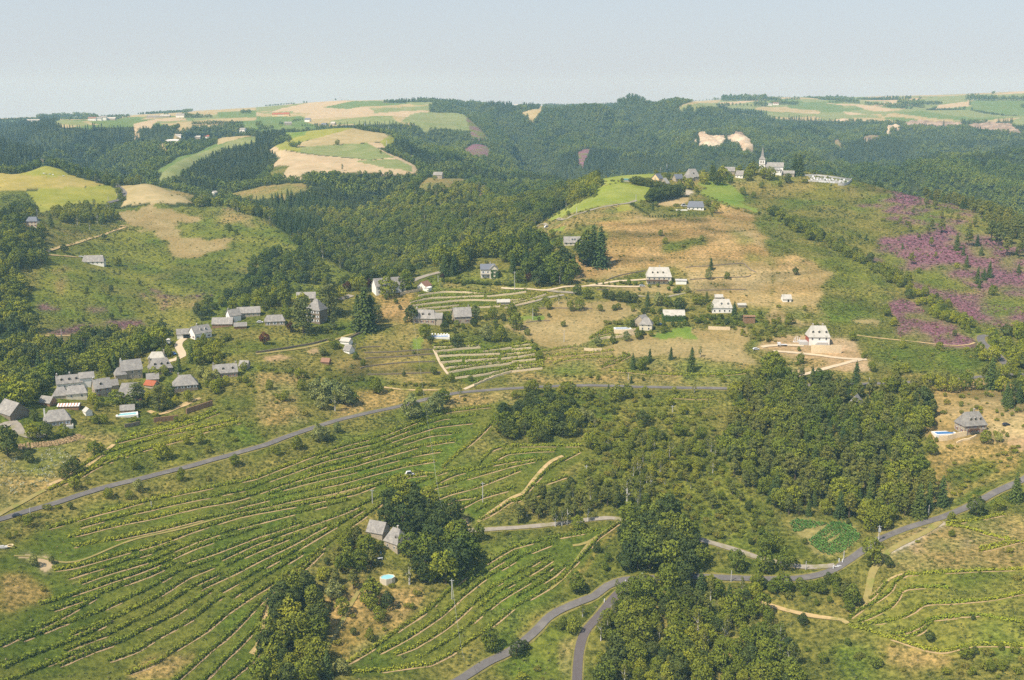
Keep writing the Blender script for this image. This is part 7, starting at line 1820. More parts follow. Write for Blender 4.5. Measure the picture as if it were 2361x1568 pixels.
# poles and wires -------------------------------------------------
PT = {}
def pole(key, label, u, v, hp, rmin=0, kind='wood', arms=0, group='utility poles'):
    p_ = at(u, v, rmin); d = math.hypot(math.hypot(p_.x, p_.y), CAM_Z - p_.z); h = hp / F_PX * d
    o = empty('utility_pole', p_, 0); tag(o, label, 'utility pole', group)
    r = .16 if kind == 'wood' else .24
    r = max(r, .32 / F_PX * d)
    MB().tube((0, 0, -1), (0, 0, h), r, r * .65, 8).build('post', 'pole_wood' if kind == 'wood' else 'concrete', o)
    if arms: MB().box(-1.0, 1.0, -.08, .08, h - .8, h - .62).build('crossarm', 'zinc', o)
    if arms > 1:
        MB().box(-.5, .5, -.9, -.2, h - 3.0, h - 1.4).build('transformer', 'zinc', o)
    PT[key] = Vector((p_.x, p_.y, p_.z + h - .3)); block(p_.x, p_.y, 2)
for k, lb, s, hp, rm, kd, ar in (
    ('a', 'tall pale concrete pole left of the farm lane', 'B3 25,325', 19, 600, 'c', 1), ('b', 'pole behind the tall white barn', 'B2 1392,190', 8, 700, 'w', 0), ('c', 'leaning pole in front of the valley wood', 'B2 1690,118', 7, 700, 'w', 0),
    ('d', 'wooden pole between the vine rows right of the van', 'C2 2092,712', 21, 0, 'w', 1), ('e', 'grey pole in the middle of the big vineyard', 'C2 1074,722', 14.5, 0, 'w', 1), ('f', 'pole above the lower vineyard right of the house trees', 'D2 1808,822', 21, 0, 'w', 1),
    ('g', 'concrete transformer pole at the road junction', 'C4 1020,1295', 15, 0, 'c', 2), ('h', 'grey pole under the right wood beside the road', 'C4 1480,1060', 9.5, 0, 'c', 0), ('i', 'pole at the corner of the vegetable plot', 'C4 698,1470', 8.5, 0, 'w', 0),
    ('j', 'pole below the vegetable plot', 'C4 349,1565', 8.5, 0, 'w', 0), ('k', 'white pole beside the winding road', 'D3 2021,662', 11.5, 0, 'c', 0), ('l', 'pole in the vineyard below the dark car', 'D1 1398,-15', 7, 0, 'w', 0), ('m', 'pole at the left end of the hillside road', 'C1 280,1062', 7, 0, 'w', 0),
    ('n', 'thin pole in the dry field below the left garden', 'B3 480,802', 12, 600, 'w', 0), ('o', 'pale pole on the small green lawn', 'B3 192,595', 12, 600, 'w', 0), ('p', 'thin pale pole above the hillside road', 'B3 1072,1152', 6.5, 600, 'c', 0),
    ('q', 'pale pole in the rough ground below the hillside road', 'B3 1480,1450', 7, 560, 'c', 1), ('r', 'leaning white pole by the road left of the hairpin', 'B4 932,1215', 9, 600, 'w', 0), ('s', 'pole at the left corner of the hilltop bungalow garden', 'A3 1143,1075', 7, 850, 'w', 0),
    ('t', 'pole standing in the hilltop meadow', 'A3 597,1182', 6.5, 850, 'w', 0), ('u', 'white pole at the edge of the woods left of the meadow', 'A3 460,1082', 6, 850, 'w', 0), ('v', 'pole beside the woods left of the lane', 'A3 225,1232', 7, 850, 'w', 0),
    ('w', 'pole on the path of the opposite slope', 'B1 568,748', 7, 850, 'w', 0), ('x', 'pole above the field hill', 'A2 1003,392', 4, 1700, 'w', 0), ('y', 'pole at the right corner of the field hill', 'A2 1224,432', 5, 1700, 'w', 0),
    ('z', 'pole at the fork of the pale track on the field hill', 'A2 1205,556', 5, 1500, 'w', 0), ('A', 'pole at the lower right edge of the field hill', 'A2 1434,695', 5.5, 1500, 'w', 0), ('B', 'pole beside the bend under the field hill', 'A2 1489,768', 6, 1500, 'w', 0),
    ('C', 'tall pole left of the village', 'A3 1427,800', 8, 900, 'w', 0), ('D', 'short pole left of the village', 'A3 1371,805', 4.5, 900, 'w', 0), ('E', 'pole behind the cream house on the left slope', 'A1 345,1215', 7, 900, 'w', 0),
    ('F', 'pole at the upper street near the purple trees', 'B2 1680,250', 7, 650, 'w', 0), ('G', 'pale pole in the pines', 'C3 2288,300', 9, 0, 'c', 0), ('H', 'pole on the dry slope left of the grey pines', 'C3 686,440', 8, 0, 'c', 1)):
    u, v = q(s)[0]; pole(k, lb, u, v, hp, rm, kd, ar)
for i, (s, lb) in enumerate((('A1 852,872', 'roadside post left of the bend'), ('A1 963,888', 'roadside post at the start of the bend'), ('A1 1035,912', 'post on the inner side of the bend, topmost'), ('A1 1075,942', 'post on the inner side of the bend, second'), ('A1 1098,992', 'post on the inner side of the bend, third'), ('A1 1080,1022', 'post on the inner side of the bend, fourth'), ('A1 998,1062', 'lowest post beside the field road'))):
    u, v = q(s)[0]; pole('post%d' % i, 'pale ' + lb + ' in the upper fields', u, v, 3.4, 1250, 'w', 0)
def wire(label, a, b, sag=2.0, r=.045):
    pts_ = [a.lerp(b, t) - Vector((0, 0, sag * 4 * t * (1 - t))) for t in np.linspace(0, 1, 14)]
    mb = MB()
    for p0, p1 in zip(pts_[:-1], pts_[1:]): mb.add(*tube(p0, p1, r, r, 3))
    o = mb.build('power_line', 'zinc'); tag(o, label, 'power line')
top = at(412, 330, 600) + Vector((0, 0, 12)); PT['T'] = top
wa = at(*q('B2 1505,950')[0], 600) + Vector((0, 0, 2)); 
for key, s, h in (('t1', 'B2 1440,600', 9), ('t2', 'C2 1640,470', 9), ('t3', 'C2 1715,945', 10), ('t4', 'D2 1885,1225', 8), ('t5', 'D2 1925,1580', 9)):
    u, v = q(s)[0]; w_ = at(u, v); d = math.hypot(math.hypot(w_.x, w_.y), CAM_Z - w_.z)
    PT[key] = w_ + Vector((0, 0, h))
wire('long power line crossing the terraces down to the big vineyard', PT['t1'], PT['t2'], 3)
wire('power line from the big vineyard to the trees of the steep roofed house', PT['t2'], PT['t3'], 2)
wire('power line from the lower pole down over the lower vineyard to the road', PT['f'], PT['t5'], 4)
# marker posts at the junctions
for i, (s, lb) in enumerate((('D3 1200,608', 'white marker post under the dark tree at the bend'), ('D3 1046,675', 'white marker post at the left of the junction island'), ('C4 687,1497', 'white marker post at the end of the gravel lane'), ('C4 602,1555', 'white marker post left of the lane mouth'), ('C4 655,1492', 'low white post between the lane and the plot'), ('D3 852,850', 'white marker post where the darker road starts'))):
    w_ = at(*q(s)[0]); o = MB().tube((0, 0, -.2), (0, 0, 1.6), .22, .2, 8).build('post', 'frame_white'); o.location = w_; o.name = 'marker_post'; tag(o, lb, 'marker post')
w0 = q('D3 1075,672 1105,662 C4 640,1540 660,1530')
for i in range(4):
    w_ = at(*w0[i]); o = MB().box(-1.2, 1.2, -.25, .25, 0, .05).build('give_way_mark', 'frame_white'); o.location = w_ + Vector((0, 0, .22)); tag(o, 'painted white give way marks at the junction', kind='structure')
# cows
def cow(u, v, yaw, label, mat):
    w_ = at(u, v, 1250); o = empty('cow', w_ + Vector((0, 0, .05)), yaw); tag(o, label, 'cow', 'cows grazing in the upper field')
    b = MB(); n = 8
    secs = [(-1.15, 1.15, .2, .28), (-.95, 1.1, .34, .42), (-.3, 1.05, .38, .46), (.4, 1.08, .36, .44), (.9, 1.15, .28, .36), (1.2, 1.2, .16, .2), (1.5, 1.0, .13, .16), (1.8, .8, .08, .1)]
    for x, z, ry, rz in secs:
        for i in range(n): b.v.append((x, math.cos(i * 6.283 / n) * ry, z + math.sin(i * 6.283 / n) * rz))
    for k in range(len(secs) - 1):
        for i in range(n): b.f.append((k * n + i, k * n + (i + 1) % n, (k + 1) * n + (i + 1) % n, (k + 1) * n + i))
    b.f.append(tuple(range(n))[::-1]); b.f.append(tuple((len(secs) - 1) * n + i for i in range(n)))
    for x in (-.85, .75):
        for y in (-.22, .22): b.tube((x, y, 0), (x, y, .95), .07, .12, 5)
    b.tube((-1.15, 0, 1.3), (-1.3, 0, .6), .04, .03, 4)
    b.build('body', mat, o)
for i, (x, y) in enumerate(((404, 822), (458, 828), (490, 834), (585, 846), (425, 826))):
    u, v = q('A1 %d,%d' % (x, y))[0]; cow(u, v, i * 1.3, '%s cow from the left grazing in the gold field' % ['first', 'third', 'fourth', 'fifth', 'second'][i], 'frame_white' if i != 4 else 'wood')
# ------------------------------------------------------------------ woods and scattered growth
idF = names.index('forest')
def cell(x, y):
    a = np.arctan2(x, y); r = np.hypot(x, y)
    j = np.clip(np.rint(np.interp(a, AZ, np.arange(NA))).astype(int), 0, NA - 1)
    i = np.clip(np.rint(np.interp(r, RR, np.arange(NR))).astype(int), 0, NR - 1)
    return i, j
def candidates(r0, r1, sp, az=28.5):
    """jittered grid over the sector"""
    am = math.radians(az)
    xs = np.arange(-r1 * math.sin(am), r1 * math.sin(am), sp); ys = np.arange(r0 * math.cos(am), r1, sp)
    X, Y = np.meshgrid(xs, ys); X = X.ravel(); Y = Y.ravel()
    r = np.hypot(X, Y); a = np.arctan2(X, Y)
    ok = (r > r0) & (r < r1) & (np.abs(a) < am)
    X = X[ok]; Y = Y[ok]
    X = X + (rng.random(len(X)) - .5) * sp * .9; Y = Y + (rng.random(len(Y)) - .5) * sp * .9
    return X, Y
def clear(X, Y):
    return np.array([not blocked(x, y) for x, y in zip(X, Y)], bool) if len(X) else np.zeros(0, bool)

WOOD = [  # outline, kinds by weight, spacing, low, high, nearest, farthest
 ('F 1700,890 1790,862 1900,885 1960,905 2040,935 2120,1000 2115,1060 2150,1130 2130,1185 2040,1215 1990,1225 1890,1195 1810,1190 1700,1110 1660,1050 1685,960', 'pppppbbbc', 5.6, 7, 13, 0, 760),
 ('F 1480,1010 1600,990 1660,1050 1640,1100 1560,1150 1500,1210 1420,1180 1350,1130 1440,1080', 'bbbpt', 7.5, 4, 8.5, 0, 760),
 ('F 1445,1190 1530,1180 1600,1235 1600,1340 1560,1375 1500,1345 1440,1325 1430,1270', 'bkbbk', 5.2, 10, 17, 0, 600),
 ('F 1400,1405 1470,1345 1560,1345 1690,1370 1770,1430 1840,1500 1850,1590 1375,1590 1392,1500', 'bbbkbt', 5.6, 6, 12, 0, 600),
 ('F 1680,1345 1760,1350 1870,1345 1960,1340 1960,1380 1880,1400 1760,1375', 'bbhk', 6.5, 3, 6, 0, 600),
 ('F 625,1390 660,1340 700,1330 740,1430 765,1500 790,1590 575,1590 600,1490', 'bbbk', 5.4, 7, 13, 0, 600),
 ('F 875,1165 920,1145 985,1150 1030,1185 1085,1260 1085,1320 1030,1350 960,1345 925,1290 930,1235 1000,1215 930,1200', 'kbbk', 6, 8, 14, 0, 600),
 ('F 770,1225 850,1225 875,1300 865,1340 800,1345 770,1290', 'bbp', 5.6, 6, 11, 0, 600),
 ('F 1145,965 1250,925 1335,950 1325,1010 1220,1022 1140,1005', 'bkkb', 6.0, 7, 11, 0, 700),
 ('F 1180,1185 1240,1145 1330,1130 1420,1140 1435,1180 1320,1200 1230,1205', 'ppppt', 5.2, 6, 10, 0, 600),
 ('B1 -200,0 440,0 400,100 200,130 160,230 240,300 250,600 330,700 300,900 250,900 480,905 700,810 850,740 930,700 1060,740 1130,800 1300,745 1500,800 1600,850 1380,1000 1290,1000 1060,1090 900,1090 700,1080 480,1200 200,1230 0,1350 -300,1400', 'bbbbkc', 7.0, 8, 15, 0, 1300),
 ('A1 0,1250 160,1150 340,1180 240,1330 380,1330 450,1568 0,1568', 'bbk', 8, 7, 12, 900, 1300),
 ('A1 480,1190 850,1150 1000,1180 1100,1240 960,1300 900,1270 700,1290 560,1280', 'bbbt', 8, 8, 13, 900, 1400),
 ('A3 -40,1100 0,1010 150,1000 330,930 400,870 540,840 700,850 790,880 790,925 750,1010 600,1080 450,1120 330,1210 200,1300 0,1300', 'bbbbpk', 7.5, 8, 14, 800, 1310),
 ('F 1035,575 1100,545 1180,535 1240,560 1270,595 1330,640 1300,652 1200,645 1150,600 1100,600 1060,645 1000,640', 'ckbbc', 9, 9, 20, 650, 1100),
 ('B2 0,0 60,0 250,0 560,0 700,180 650,300 330,250 330,400 250,420 300,470 100,550 -200,520 -500,600 -700,560 -300,430 -100,300', 'bbbk', 8.5, 6, 12, 650, 1400),
 ('F 640,700 700,690 760,690 800,660 860,650 900,640 1000,630 960,650 860,660 800,690 700,710', 'bk', 8, 8, 13, 650, 1100),
 ('A4 1100,960 1350,960 1600,1010 1900,1130 2200,1200 2361,1290 B4 2361,60 2200,1 A4 2361,1480 2150,1490 1950,1200 1700,1110 1500,1060', 'ppppc', 8, 7, 13, 900, 1310),
 ('F 2250,790 2361,760 2400,800 2400,1000 2310,930 2270,880', 'bbkc', 8, 6, 12, 600, 1000),
 ('B4 -40,1100 60,1060 200,1180 400,1120 560,1150 900,1230 1200,1230 1500,1160 1800,1190 2000,1180 1950,1250 1500,1300 1300,1320 900,1300 880,1440 1000,1568 0,1568', 'bppb', 7, 6, 11, 480, 800),
 ('B4 1000,1480 1300,1290 1500,1340 1520,1568 1000,1568', 'bbk', 7, 6, 11, 480, 800),
 ('C4 900,60 1400,80 1520,120 1520,260 1380,330 1400,380 1250,420 1100,300', 'bpb', 6.5, 6, 12, 480, 800),
 ('B1 800,1568 1100,1380 1300,1400 1420,1300 1600,1350 1560,1500 1400,1568', 'bkh', 7, 3, 7, 480, 800),
 ('B1 20,1290 200,1170 380,1130 450,1200 420,1340 340,1450 100,1500 -100,1480', 'bbk', 6.5, 8, 13, 450, 900),
 ('B1 1680,990 1800,860 2000,900 2080,980 1950,1010 1800,1040', 'bb', 6.5, 6, 11, 600, 900),
 ('C4 1400,40 1500,-120 1900,-200 2361,-100 2450,0 2450,400 2200,400 1700,500 1500,420 1400,280', 'hhhb', 8.5, 1.2, 3.5, 480, 800),
 ('C4 1650,560 2000,500 2361,420 2361,560 1900,820 1620,940 1560,760', 'hhh', 5.0, 1.2, 3.0, 480, 800),
 ('B1 1000,1290 1300,1320 1500,1280 1640,1330 1640,1400 1400,1480 1000,1430', 'bbkg', 6.5, 4, 8, 450, 900),
 ('B1 560,1500 760,1330 960,1350 1100,1450 1000,1568 760,1568', 'bbh', 6.5, 2.5, 6, 450, 900),
 ('B1 1830,1080 2000,1120 2030,1260 1880,1300 1800,1200', 'bsb', 6, 4, 7.5, 450, 900),
 ('B2 1640,860 1500,560 2361,520 2361,800 1700,820', 'bbkh', 13, 3, 7, 600, 900),
 ('F 1340,960 1500,930 1640,960 1690,1100 1790,1190 1800,1300 1620,1240 1600,1180 1440,1180 1300,1120 1360,1040', 'hhhb', 5.5, 1.5, 5, 380, 760),
 ('C1 1400,225 1650,200 1950,70 2000,90 1700,240 1450,260', 'hhb', 4.5, 1.5, 3.5, 450, 900),
 ('D4 0,150 110,190 120,330 60,350 -100,340', 'bb', 6, 6, 12, 0, 700),
 ('D4 0,370 130,360 130,480 0,490 -200,470', 'bbk', 6, 5, 10, 0, 600), ('D4 1000,820 1150,800 1349,850 1349,896 1000,896', 'hb', 5, 2, 5, 0, 600),
 ('D4 1100,740 1180,760 1349,740 1400,780 1349,850 1200,820', 'hb', 5, 2, 5, 0, 600),
 ('C3 1250,760 1700,760 1850,900 1700,1000 1400,800', 'hbp', 6, 2, 6, 0, 700), ('C3 600,1 1200,1 1700,250 1500,480 1250,560 1000,300 800,240', 'hbbt', 6.5, 3, 7, 0, 700),
 ('B3 580,1130 820,1130 900,1190 600,1180 380,1060', 'hb', 6, 2, 4, 560, 760), ('B3 0,1568 0,1300 300,1290 700,1350 1150,1300 1150,1400 800,1450 560,1568', 'hhb', 6, 2, 6, 520, 700),
]
for s, kinds, sp, lo, hi, r0, r1 in WOOD:
    pl = q(s)
    ins_ = inside(GU, GV, pl) & (GR >= r0) & (GR <= r1) & (HID < 12)
    if not ins_.any(): continue
    gx = GX[ins_]; gy = GY[ins_]
    X = np.arange(gx.min(), gx.max(), sp); Y = np.arange(gy.min(), gy.max(), sp)
    X, Y = np.meshgrid(X, Y); X = X.ravel() + (rng.random(X.size) - .5) * sp * .9; Y = Y.ravel() + (rng.random(Y.size) - .5) * sp * .9
    ii_, jj_ = cell(X, Y)
    ok = ins_[ii_, jj_] & clear(X, Y)
    X = X[ok]; Y = Y[ok]; Z = height(X, Y)
    for x, y, z in zip(X, Y, Z):
        k = kinds[int(rng.integers(len(kinds)))]
        h = lo + (hi - lo) * rng.random()
        if k == 'h': h = min(h, 3.5)
        PLANT[k].append((x, y, z, h, 0, 0))
OPEN = [(r0, r1, world_poly(s)) for nm, r0, r1, s in LAND if COVER[nm][2] < 0.3 or nm in ('cliff', 'cliffp', 'heather', 'weeds') if r0 > 1200]
def veils(X, Y, Z, H):
    """trees whose heads would stand in front of an open field that the survey shows clear"""
    U, V = project(X, Y, Z + H * 0.8); Ub, Vb = project(X, Y, Z); R = np.hypot(X, Y)
    m = np.zeros(len(X), bool)
    for r0, r1, pl in OPEN:
        lo = pl.min(0); hi = pl.max(0)
        k = np.where((R < r1) & (R > 1180) & (U > lo[0]) & (U < hi[0]) & (V > lo[1]) & (V < hi[1]))[0]
        if len(k): m[k[inside(U[k], V[k], pl)]] = True
    return m
# forest cover class: near part
X, Y = candidates(330, 1500, 7.6)
ii_, jj_ = cell(X, Y)
ok = (CID[ii_, jj_] == idF) & (HID[ii_, jj_] < 14)
X, Y = X[ok], Y[ok]; ok = clear(X, Y); X, Y = X[ok], Y[ok]; Z = height(X, Y)
U_, V__ = project(X, Y, Z)
CON = [q(s) for s in ('A1 -60,330 350,335 800,365 1240,375 1560,415 1610,480 1450,525 1200,565 950,600 700,560 400,650 375,720 180,795 -60,785',
                      'A1 1720,860 1800,680 2100,530 2361,480 A2 250,430 280,490 110,560 210,590 225,655 130,725 170,765 80,825 0,905 A1 2361,900 2150,945',
                      'A1 1580,935 1800,900 2160,1010 2000,1030', 'A2 -40,1020 400,1030 700,1050 960,1150 900,1205 500,1200 0,1210', 'A2 170,1150 500,1240 650,1350 620,1410 400,1420 200,1350',
                      'A4 1480,560 1700,540 2400,525 2400,580 1900,590', 'A4 -20,190 440,185 470,230 430,295 0,295', 'A4 520,535 780,560 760,590 560,560', 'A3 1900,215 2361,190 2361,290 2000,290')]
def is_con(U, V):
    m = np.zeros(len(U), bool)
    for pl in CON: m |= inside(U, V, pl)
    return m
cm = is_con(U_, V__)
vl = ~veils(X, Y, Z, np.full(len(X), 11.0)); X, Y, Z, cm = X[vl], Y[vl], Z[vl], cm[vl]
for x, y, z, c_ in zip(X, Y, Z, cm):
    if c_: PLANT['c'].append((x, y, z, 12 + 6 * rng.random(), 0, 0))
    else:
        k = 'bbbbkbpt'[int(rng.integers(8))]
        PLANT[k].append((x, y, z, 8 + 6 * rng.random(), 0, 0))
# far woods
def far_belt(r0, r1, sp):
    X, Y = candidates(r0, r1, sp)
    ii_, jj_ = cell(X, Y)
    ok = (CID[ii_, jj_] == idF) & (HID[ii_, jj_] < 7)
    X, Y = X[ok], Y[ok]
    dens = fbm(X / 90, Y / 90, 3, 17)
    keep = rng.random(len(X)) < np.clip(0.93 + dens * 0.5, 0.45, 1)
    X, Y = X[keep], Y[keep]; Z = height(X, Y); U_, V__ = project(X, Y, Z); cm = is_con(U_, V__) | (fbm(X / 170, Y / 170, 3, 57) > .3)
    hs = (9 + 6 * rng.random(len(X))) * (1 + 0.25 * fbm(X / 60, Y / 60, 2, 19)); hs[cm] *= 1.35
    if len(X):
        hs *= 0.85
        ok = clear(X, Y) & ~veils(X, Y, Z, hs)
        for x, y, z, h, c_, o_ in zip(X, Y, Z, hs, cm, ok):
            if o_: PLANT['e' if c_ else 'f'].append((x, y, z, h, 0, 0))
far_belt(1500, 2300, 8.2); far_belt(2300, 3400, 9.6); far_belt(3400, 5900, 13.0)
# lines of trees and copses on the far fields
LINES = [('A1 1680,305 1950,300', 18, 3.0), ('A1 1780,370 2230,365', 26, 4), ('A1 0,335 340,320', 30, 2.5), ('A1 340,320 740,300 900,318', 50, 4.5), ('A1 940,310 1190,298', 20, 3), ('A1 1520,285 1545,288', 2, 3), ('A1 1690,290 1780,300 1850,300', 12, 4), ('A1 2230,262 2310,262', 7, 3.5),
         ('A1 1620,450 1900,470 2000,470', 24, 4), ('A1 2060,460 2230,460', 12, 6), ('A1 1540,620 1760,620', 16, 9), ('A2 90,182 350,178', 22, 1.6), ('A2 438,170 470,170', 2, 2.2), ('A2 735,138 736,138', 1, 2.2), ('A2 790,138 850,138', 3, 1.0), ('A2 1440,148 1500,148', 5, 1.6), ('A2 1510,146 1560,146', 4, 3), ('A2 1600,143 1650,142', 4, 2.6), ('A2 1700,138 1745,137', 4, 2.4), ('A2 1765,130 1830,133', 6, 3.4), ('A2 1860,140 1900,140', 4, 1.8),
         ('A2 340,345 430,325', 6, 3), ('A2 430,385 560,378 720,375', 14, 2.4), ('A2 0,445 60,420 150,410', 10, 4), ('A2 225,370 300,372', 5, 3.4), ('A2 10,390 60,400', 4, 6), ('A3 0,205 40,200', 3, 1.6), ('A3 75,222 130,228', 6, 4), ('A3 170,190 330,182', 8, 2), ('A3 1560,165 1700,150', 14, 1.2), ('A3 1730,145 1850,140', 5, 1.4), ('A3 1870,140 1940,140', 6, 2.4), ('A3 1945,145 2345,145', 44, 5.5), ('A3 1890,195 2000,195', 12, 3), ('A3 2000,190 2240,200', 8, 3), ('A3 2240,195 2361,200', 12, 5),
         ('A4 0,140 100,145', 14, 3.4), ('A4 115,138 118,138', 1, 3), ('A4 160,140 290,132', 11, 2), ('A4 20,180 270,185', 28, 4), ('A4 540,130 640,130', 12, 3.4), ('A4 640,150 840,172', 26, 3.6), ('A4 560,165 680,165', 10, 2), ('A4 770,135 780,135', 1, 2.4), ('A4 900,180 1100,200', 20, 3), ('A4 1100,205 1250,215', 16, 4), ('A4 1200,180 1420,210', 22, 6), ('A4 1450,185 1600,180', 14, 3.4), ('A4 1070,140 1150,138', 4, 2), ('A4 1210,136 1212,136', 1, 1.6), ('A4 1840,140 2100,145', 22, 5), ('A4 2120,140 2160,140', 3, 4.6), ('A4 2170,142 2240,142', 5, 3.6), ('A4 2250,145 2400,145', 12, 4.4),
         ('A4 1850,90 1940,92', 4, 1.6), ('A4 2340,208 2400,208', 4, 4), ('A2 545,860 440,885', 6, 8), ('A2 300,900 390,898', 5, 6), ('A2 160,885 290,895', 8, 5), ('A2 200,745 300,752', 8, 1.2), ('A2 1640,835 1660,835', 1, 4), ('A2 1540,800 1560,800', 2, 4), ('A2 2030,905 2070,905', 3, 7)]
for s, n, hp in LINES:
    pl = resample(q(s), max(2, n)) if n > 1 else q(s)[:1]
    for u, v in pl[:n]:
        w_ = at(u + rng.normal() * .25, v, 1350 if v < 200 else 0)
        h = hp / F_PX * math.hypot(w_.x, w_.y) * (0.8 + .45 * rng.random())
        k = 'f' if w_.y > 1500 else 'b'
        PLANT[k].append((w_.x, w_.y, w_.z, h, 0, 0))
# ravine line of trees
for s, n, hh2, wd in (('A4 0,1190 200,1260 420,1400 620,1500 B4 780,40 1000,120 1130,200 1300,310 1450,420 1560,500 1720,600 1850,680 1930,720', 150, (4, 9), 9), ('F 640,1180 520,1200', 0, (3, 5), 4),
                      ('B2 870,1155 1040,1165 1300,1200 1640,1210', 26, (1.5, 3), 3), ('B2 0,1050 400,1090 820,1170', 26, (1.5, 3), 4), ('C1 200,1100 400,1020 520,980', 26, (1.5, 3), 4), ('A1 1180,1090 1500,1085 1780,1062', 18, (1, 2.2), 3), ('A1 330,1095 370,1170 860,1105 1060,1062', 20, (1, 2), 3), ('B1 1900,830 2100,780', 16, (2, 4), 3),
                      ('D3 950,640 1000,620 1250,590', 0, (1, 2), 2), ('A3 800,910 980,890', 10, (1.5, 3), 2), ('A3 790,1020 560,1110 330,1240 230,1310', 40, (2, 4), 4), ('A3 1700,990 1900,1070 2200,1190', 24, (1.5, 2.6), 3), ('A3 2290,1190 2361,1250', 6, (2, 4), 3),
                      ('B3 1400,375 1600,345', 14, (1.5, 2), 1.5), ('B3 1000,255 1050,270', 4, (2, 2.6), 1), ('B3 650,240 760,245', 8, (2, 3), 2), ('B3 870,630 1050,640', 12, (2, 3), 1.5), ('B3 1200,750 1400,700 1600,640', 26, (2, 4), 3), ('B3 1750,600 2060,640 2060,580', 40, (2.5, 4.5), 6), ('B3 1740,575 1900,550', 12, (1.5, 2.4), 1.5),
                      ('B3 2150,680 2361,760 2361,600', 40, (2, 4), 8), ('B4 0,640 200,640 0,740 300,740', 40, (1, 2.4), 8), ('B2 1750,240 1920,270', 14, (2, 3), 2), ('B2 1950,260 2361,285', 40, (2.6, 3.4), 1.2), ('B2 1720,800 2000,800', 14, (1.5, 2.5), 2), ('B2 530,720 700,710', 14, (1.5, 2.5), 2)):
    if n == 0: continue
    c = path_world(q(s), 2.0)
    for k_ in range(n):
        x, y = c[int(rng.integers(len(c)))]; x += rng.normal() * wd * .6; y += rng.normal() * wd * .6
        if blocked(x, y): continue
        h = hh2[0] + (hh2[1] - hh2[0]) * rng.random()
        k = 'h' if h < 3.2 else 'bbbk'[int(rng.integers(4))]
        PLANT[k].append((x, y, float(height(x, y)), h, 0, 0))
# bushes wherever the ground is rough
BUSHY = {'scrub': .30, 'green': .30, 'bracken': .40, 'weeds': .22, 'rust': .16, 'terrace': .06, 'heather': .05, 'heath2': .10, 'dry': .012, 'brown': .02, 'dryflat': .004, 'earth': .03, 'rocks': .1}
X, Y = candidates(330, 1500, 6.5)
ii_, jj_ = cell(X, Y); cl = CID[ii_, jj_]
pr = np.array([BUSHY.get(n, 0) for n in names])[cl]
nz = fbm(X / 30, Y / 30, 4, 27)
ok = (rng.random(len(X)) < pr * np.clip(0.25 + 2.6 * nz, 0.0, 2.2)) & (HID[ii_, jj_] < 10)
X, Y, nz = X[ok], Y[ok], nz[ok]; ok = clear(X, Y); X, Y, nz = X[ok], Y[ok], nz[ok]; Z = height(X, Y)
for x, y, z, n_ in zip(X, Y, Z, nz):
    r = rng.random(); h = 1.0 + 2.2 * rng.random() ** 1.5
    if r > 0.93 and n_ > .1: PLANT['bbpk'[int(rng.integers(4))]].append((x, y, z, 3.5 + 3.5 * rng.random(), 0, 0))
    else: PLANT['h'].append((x, y, z, h, 0, 0))

# low growth along the old terrace edges
X, Y = candidates(560, 1310, 2.4)
ii_, jj_ = cell(X, Y)
Z = height(X, Y); tl2 = fbm(X / 110 + 5, Z / 4.2, 2, 73)
bb_ = np.array([COVER[n][3] for n in names])[CID[ii_, jj_]]
ok = (np.abs(tl2) < .05) & (bb_ > .5) & (rng.random(len(X)) < .5) & (fbm(X / 25, Y / 25, 2, 75) > -.1) & (HID[ii_, jj_] < 3)
X, Y, Z = X[ok], Y[ok], Z[ok]; ok = clear(X, Y); X, Y, Z = X[ok], Y[ok], Z[ok]
for x, y, z in zip(X, Y, Z): PLANT['h'].append((x, y, z, 0.6 + 1.0 * rng.random(), 0, 0))
print('edges', len(X))
# ------------------------------------------------------------------ individuals and stuff
def direction(du, dv):
    if abs(du) > 2.2 * abs(dv): return 'right of' if du > 0 else 'left of'
    if abs(dv) > 2.2 * abs(du): return 'below' if dv > 0 else 'above'
    return ('lower ' if dv > 0 else 'upper ') + ('right of' if du > 0 else 'left of')
LMK += [(620, 385, 'the middle of the hillside road'), (300, 435, 'the left stretch of the hillside road'), (860, 530, 'the vegetable plot'), (560, 640, 'the fork of the two roads'), (930, 600, 'the sandy track junction'), (780, 640, 'the bottom right thicket'),
        (300, 640, 'the thicket under the big vineyard'), (560, 500, 'the grey pines by the lane'), (640, 560, 'the wooded road bend'), (800, 470, 'the middle of the right wood'), (700, 440, 'the scrubby gully'), (410, 405, 'the silver trees by the road'), (330, 400, 'the silver grove'), (100, 460, 'the weedy slope under the hamlet'), (20, 620, 'the left edge'),
        (930, 270, 'the purple heather'), (900, 230, 'the upper heather'), (1000, 350, 'the hairpin road'), (540, 420, 'the dark thicket over the vine rows'), (730, 250, 'the brown terraced slope'), (600, 200, 'the hilltop meadow'), (440, 240, 'the valley wood'), (250, 250, 'the opposite slope'), (200, 590, 'the big vineyard'), (480, 600, 'the lower vineyard'),
        (560, 370, 'the looping vine rows'), (300, 360, 'the orchard terraces'), (740, 350, 'the dry middle field'), (940, 350, 'the bracken slope'), (985, 480, 'the dry slope on the right'), (90, 340, 'the pointed conifers of the left wood'), (30, 300, 'the left edge wood'), (1000, 560, 'the level vine row')]
LM = np.array([(a, b) for a, b, c_ in LMK])
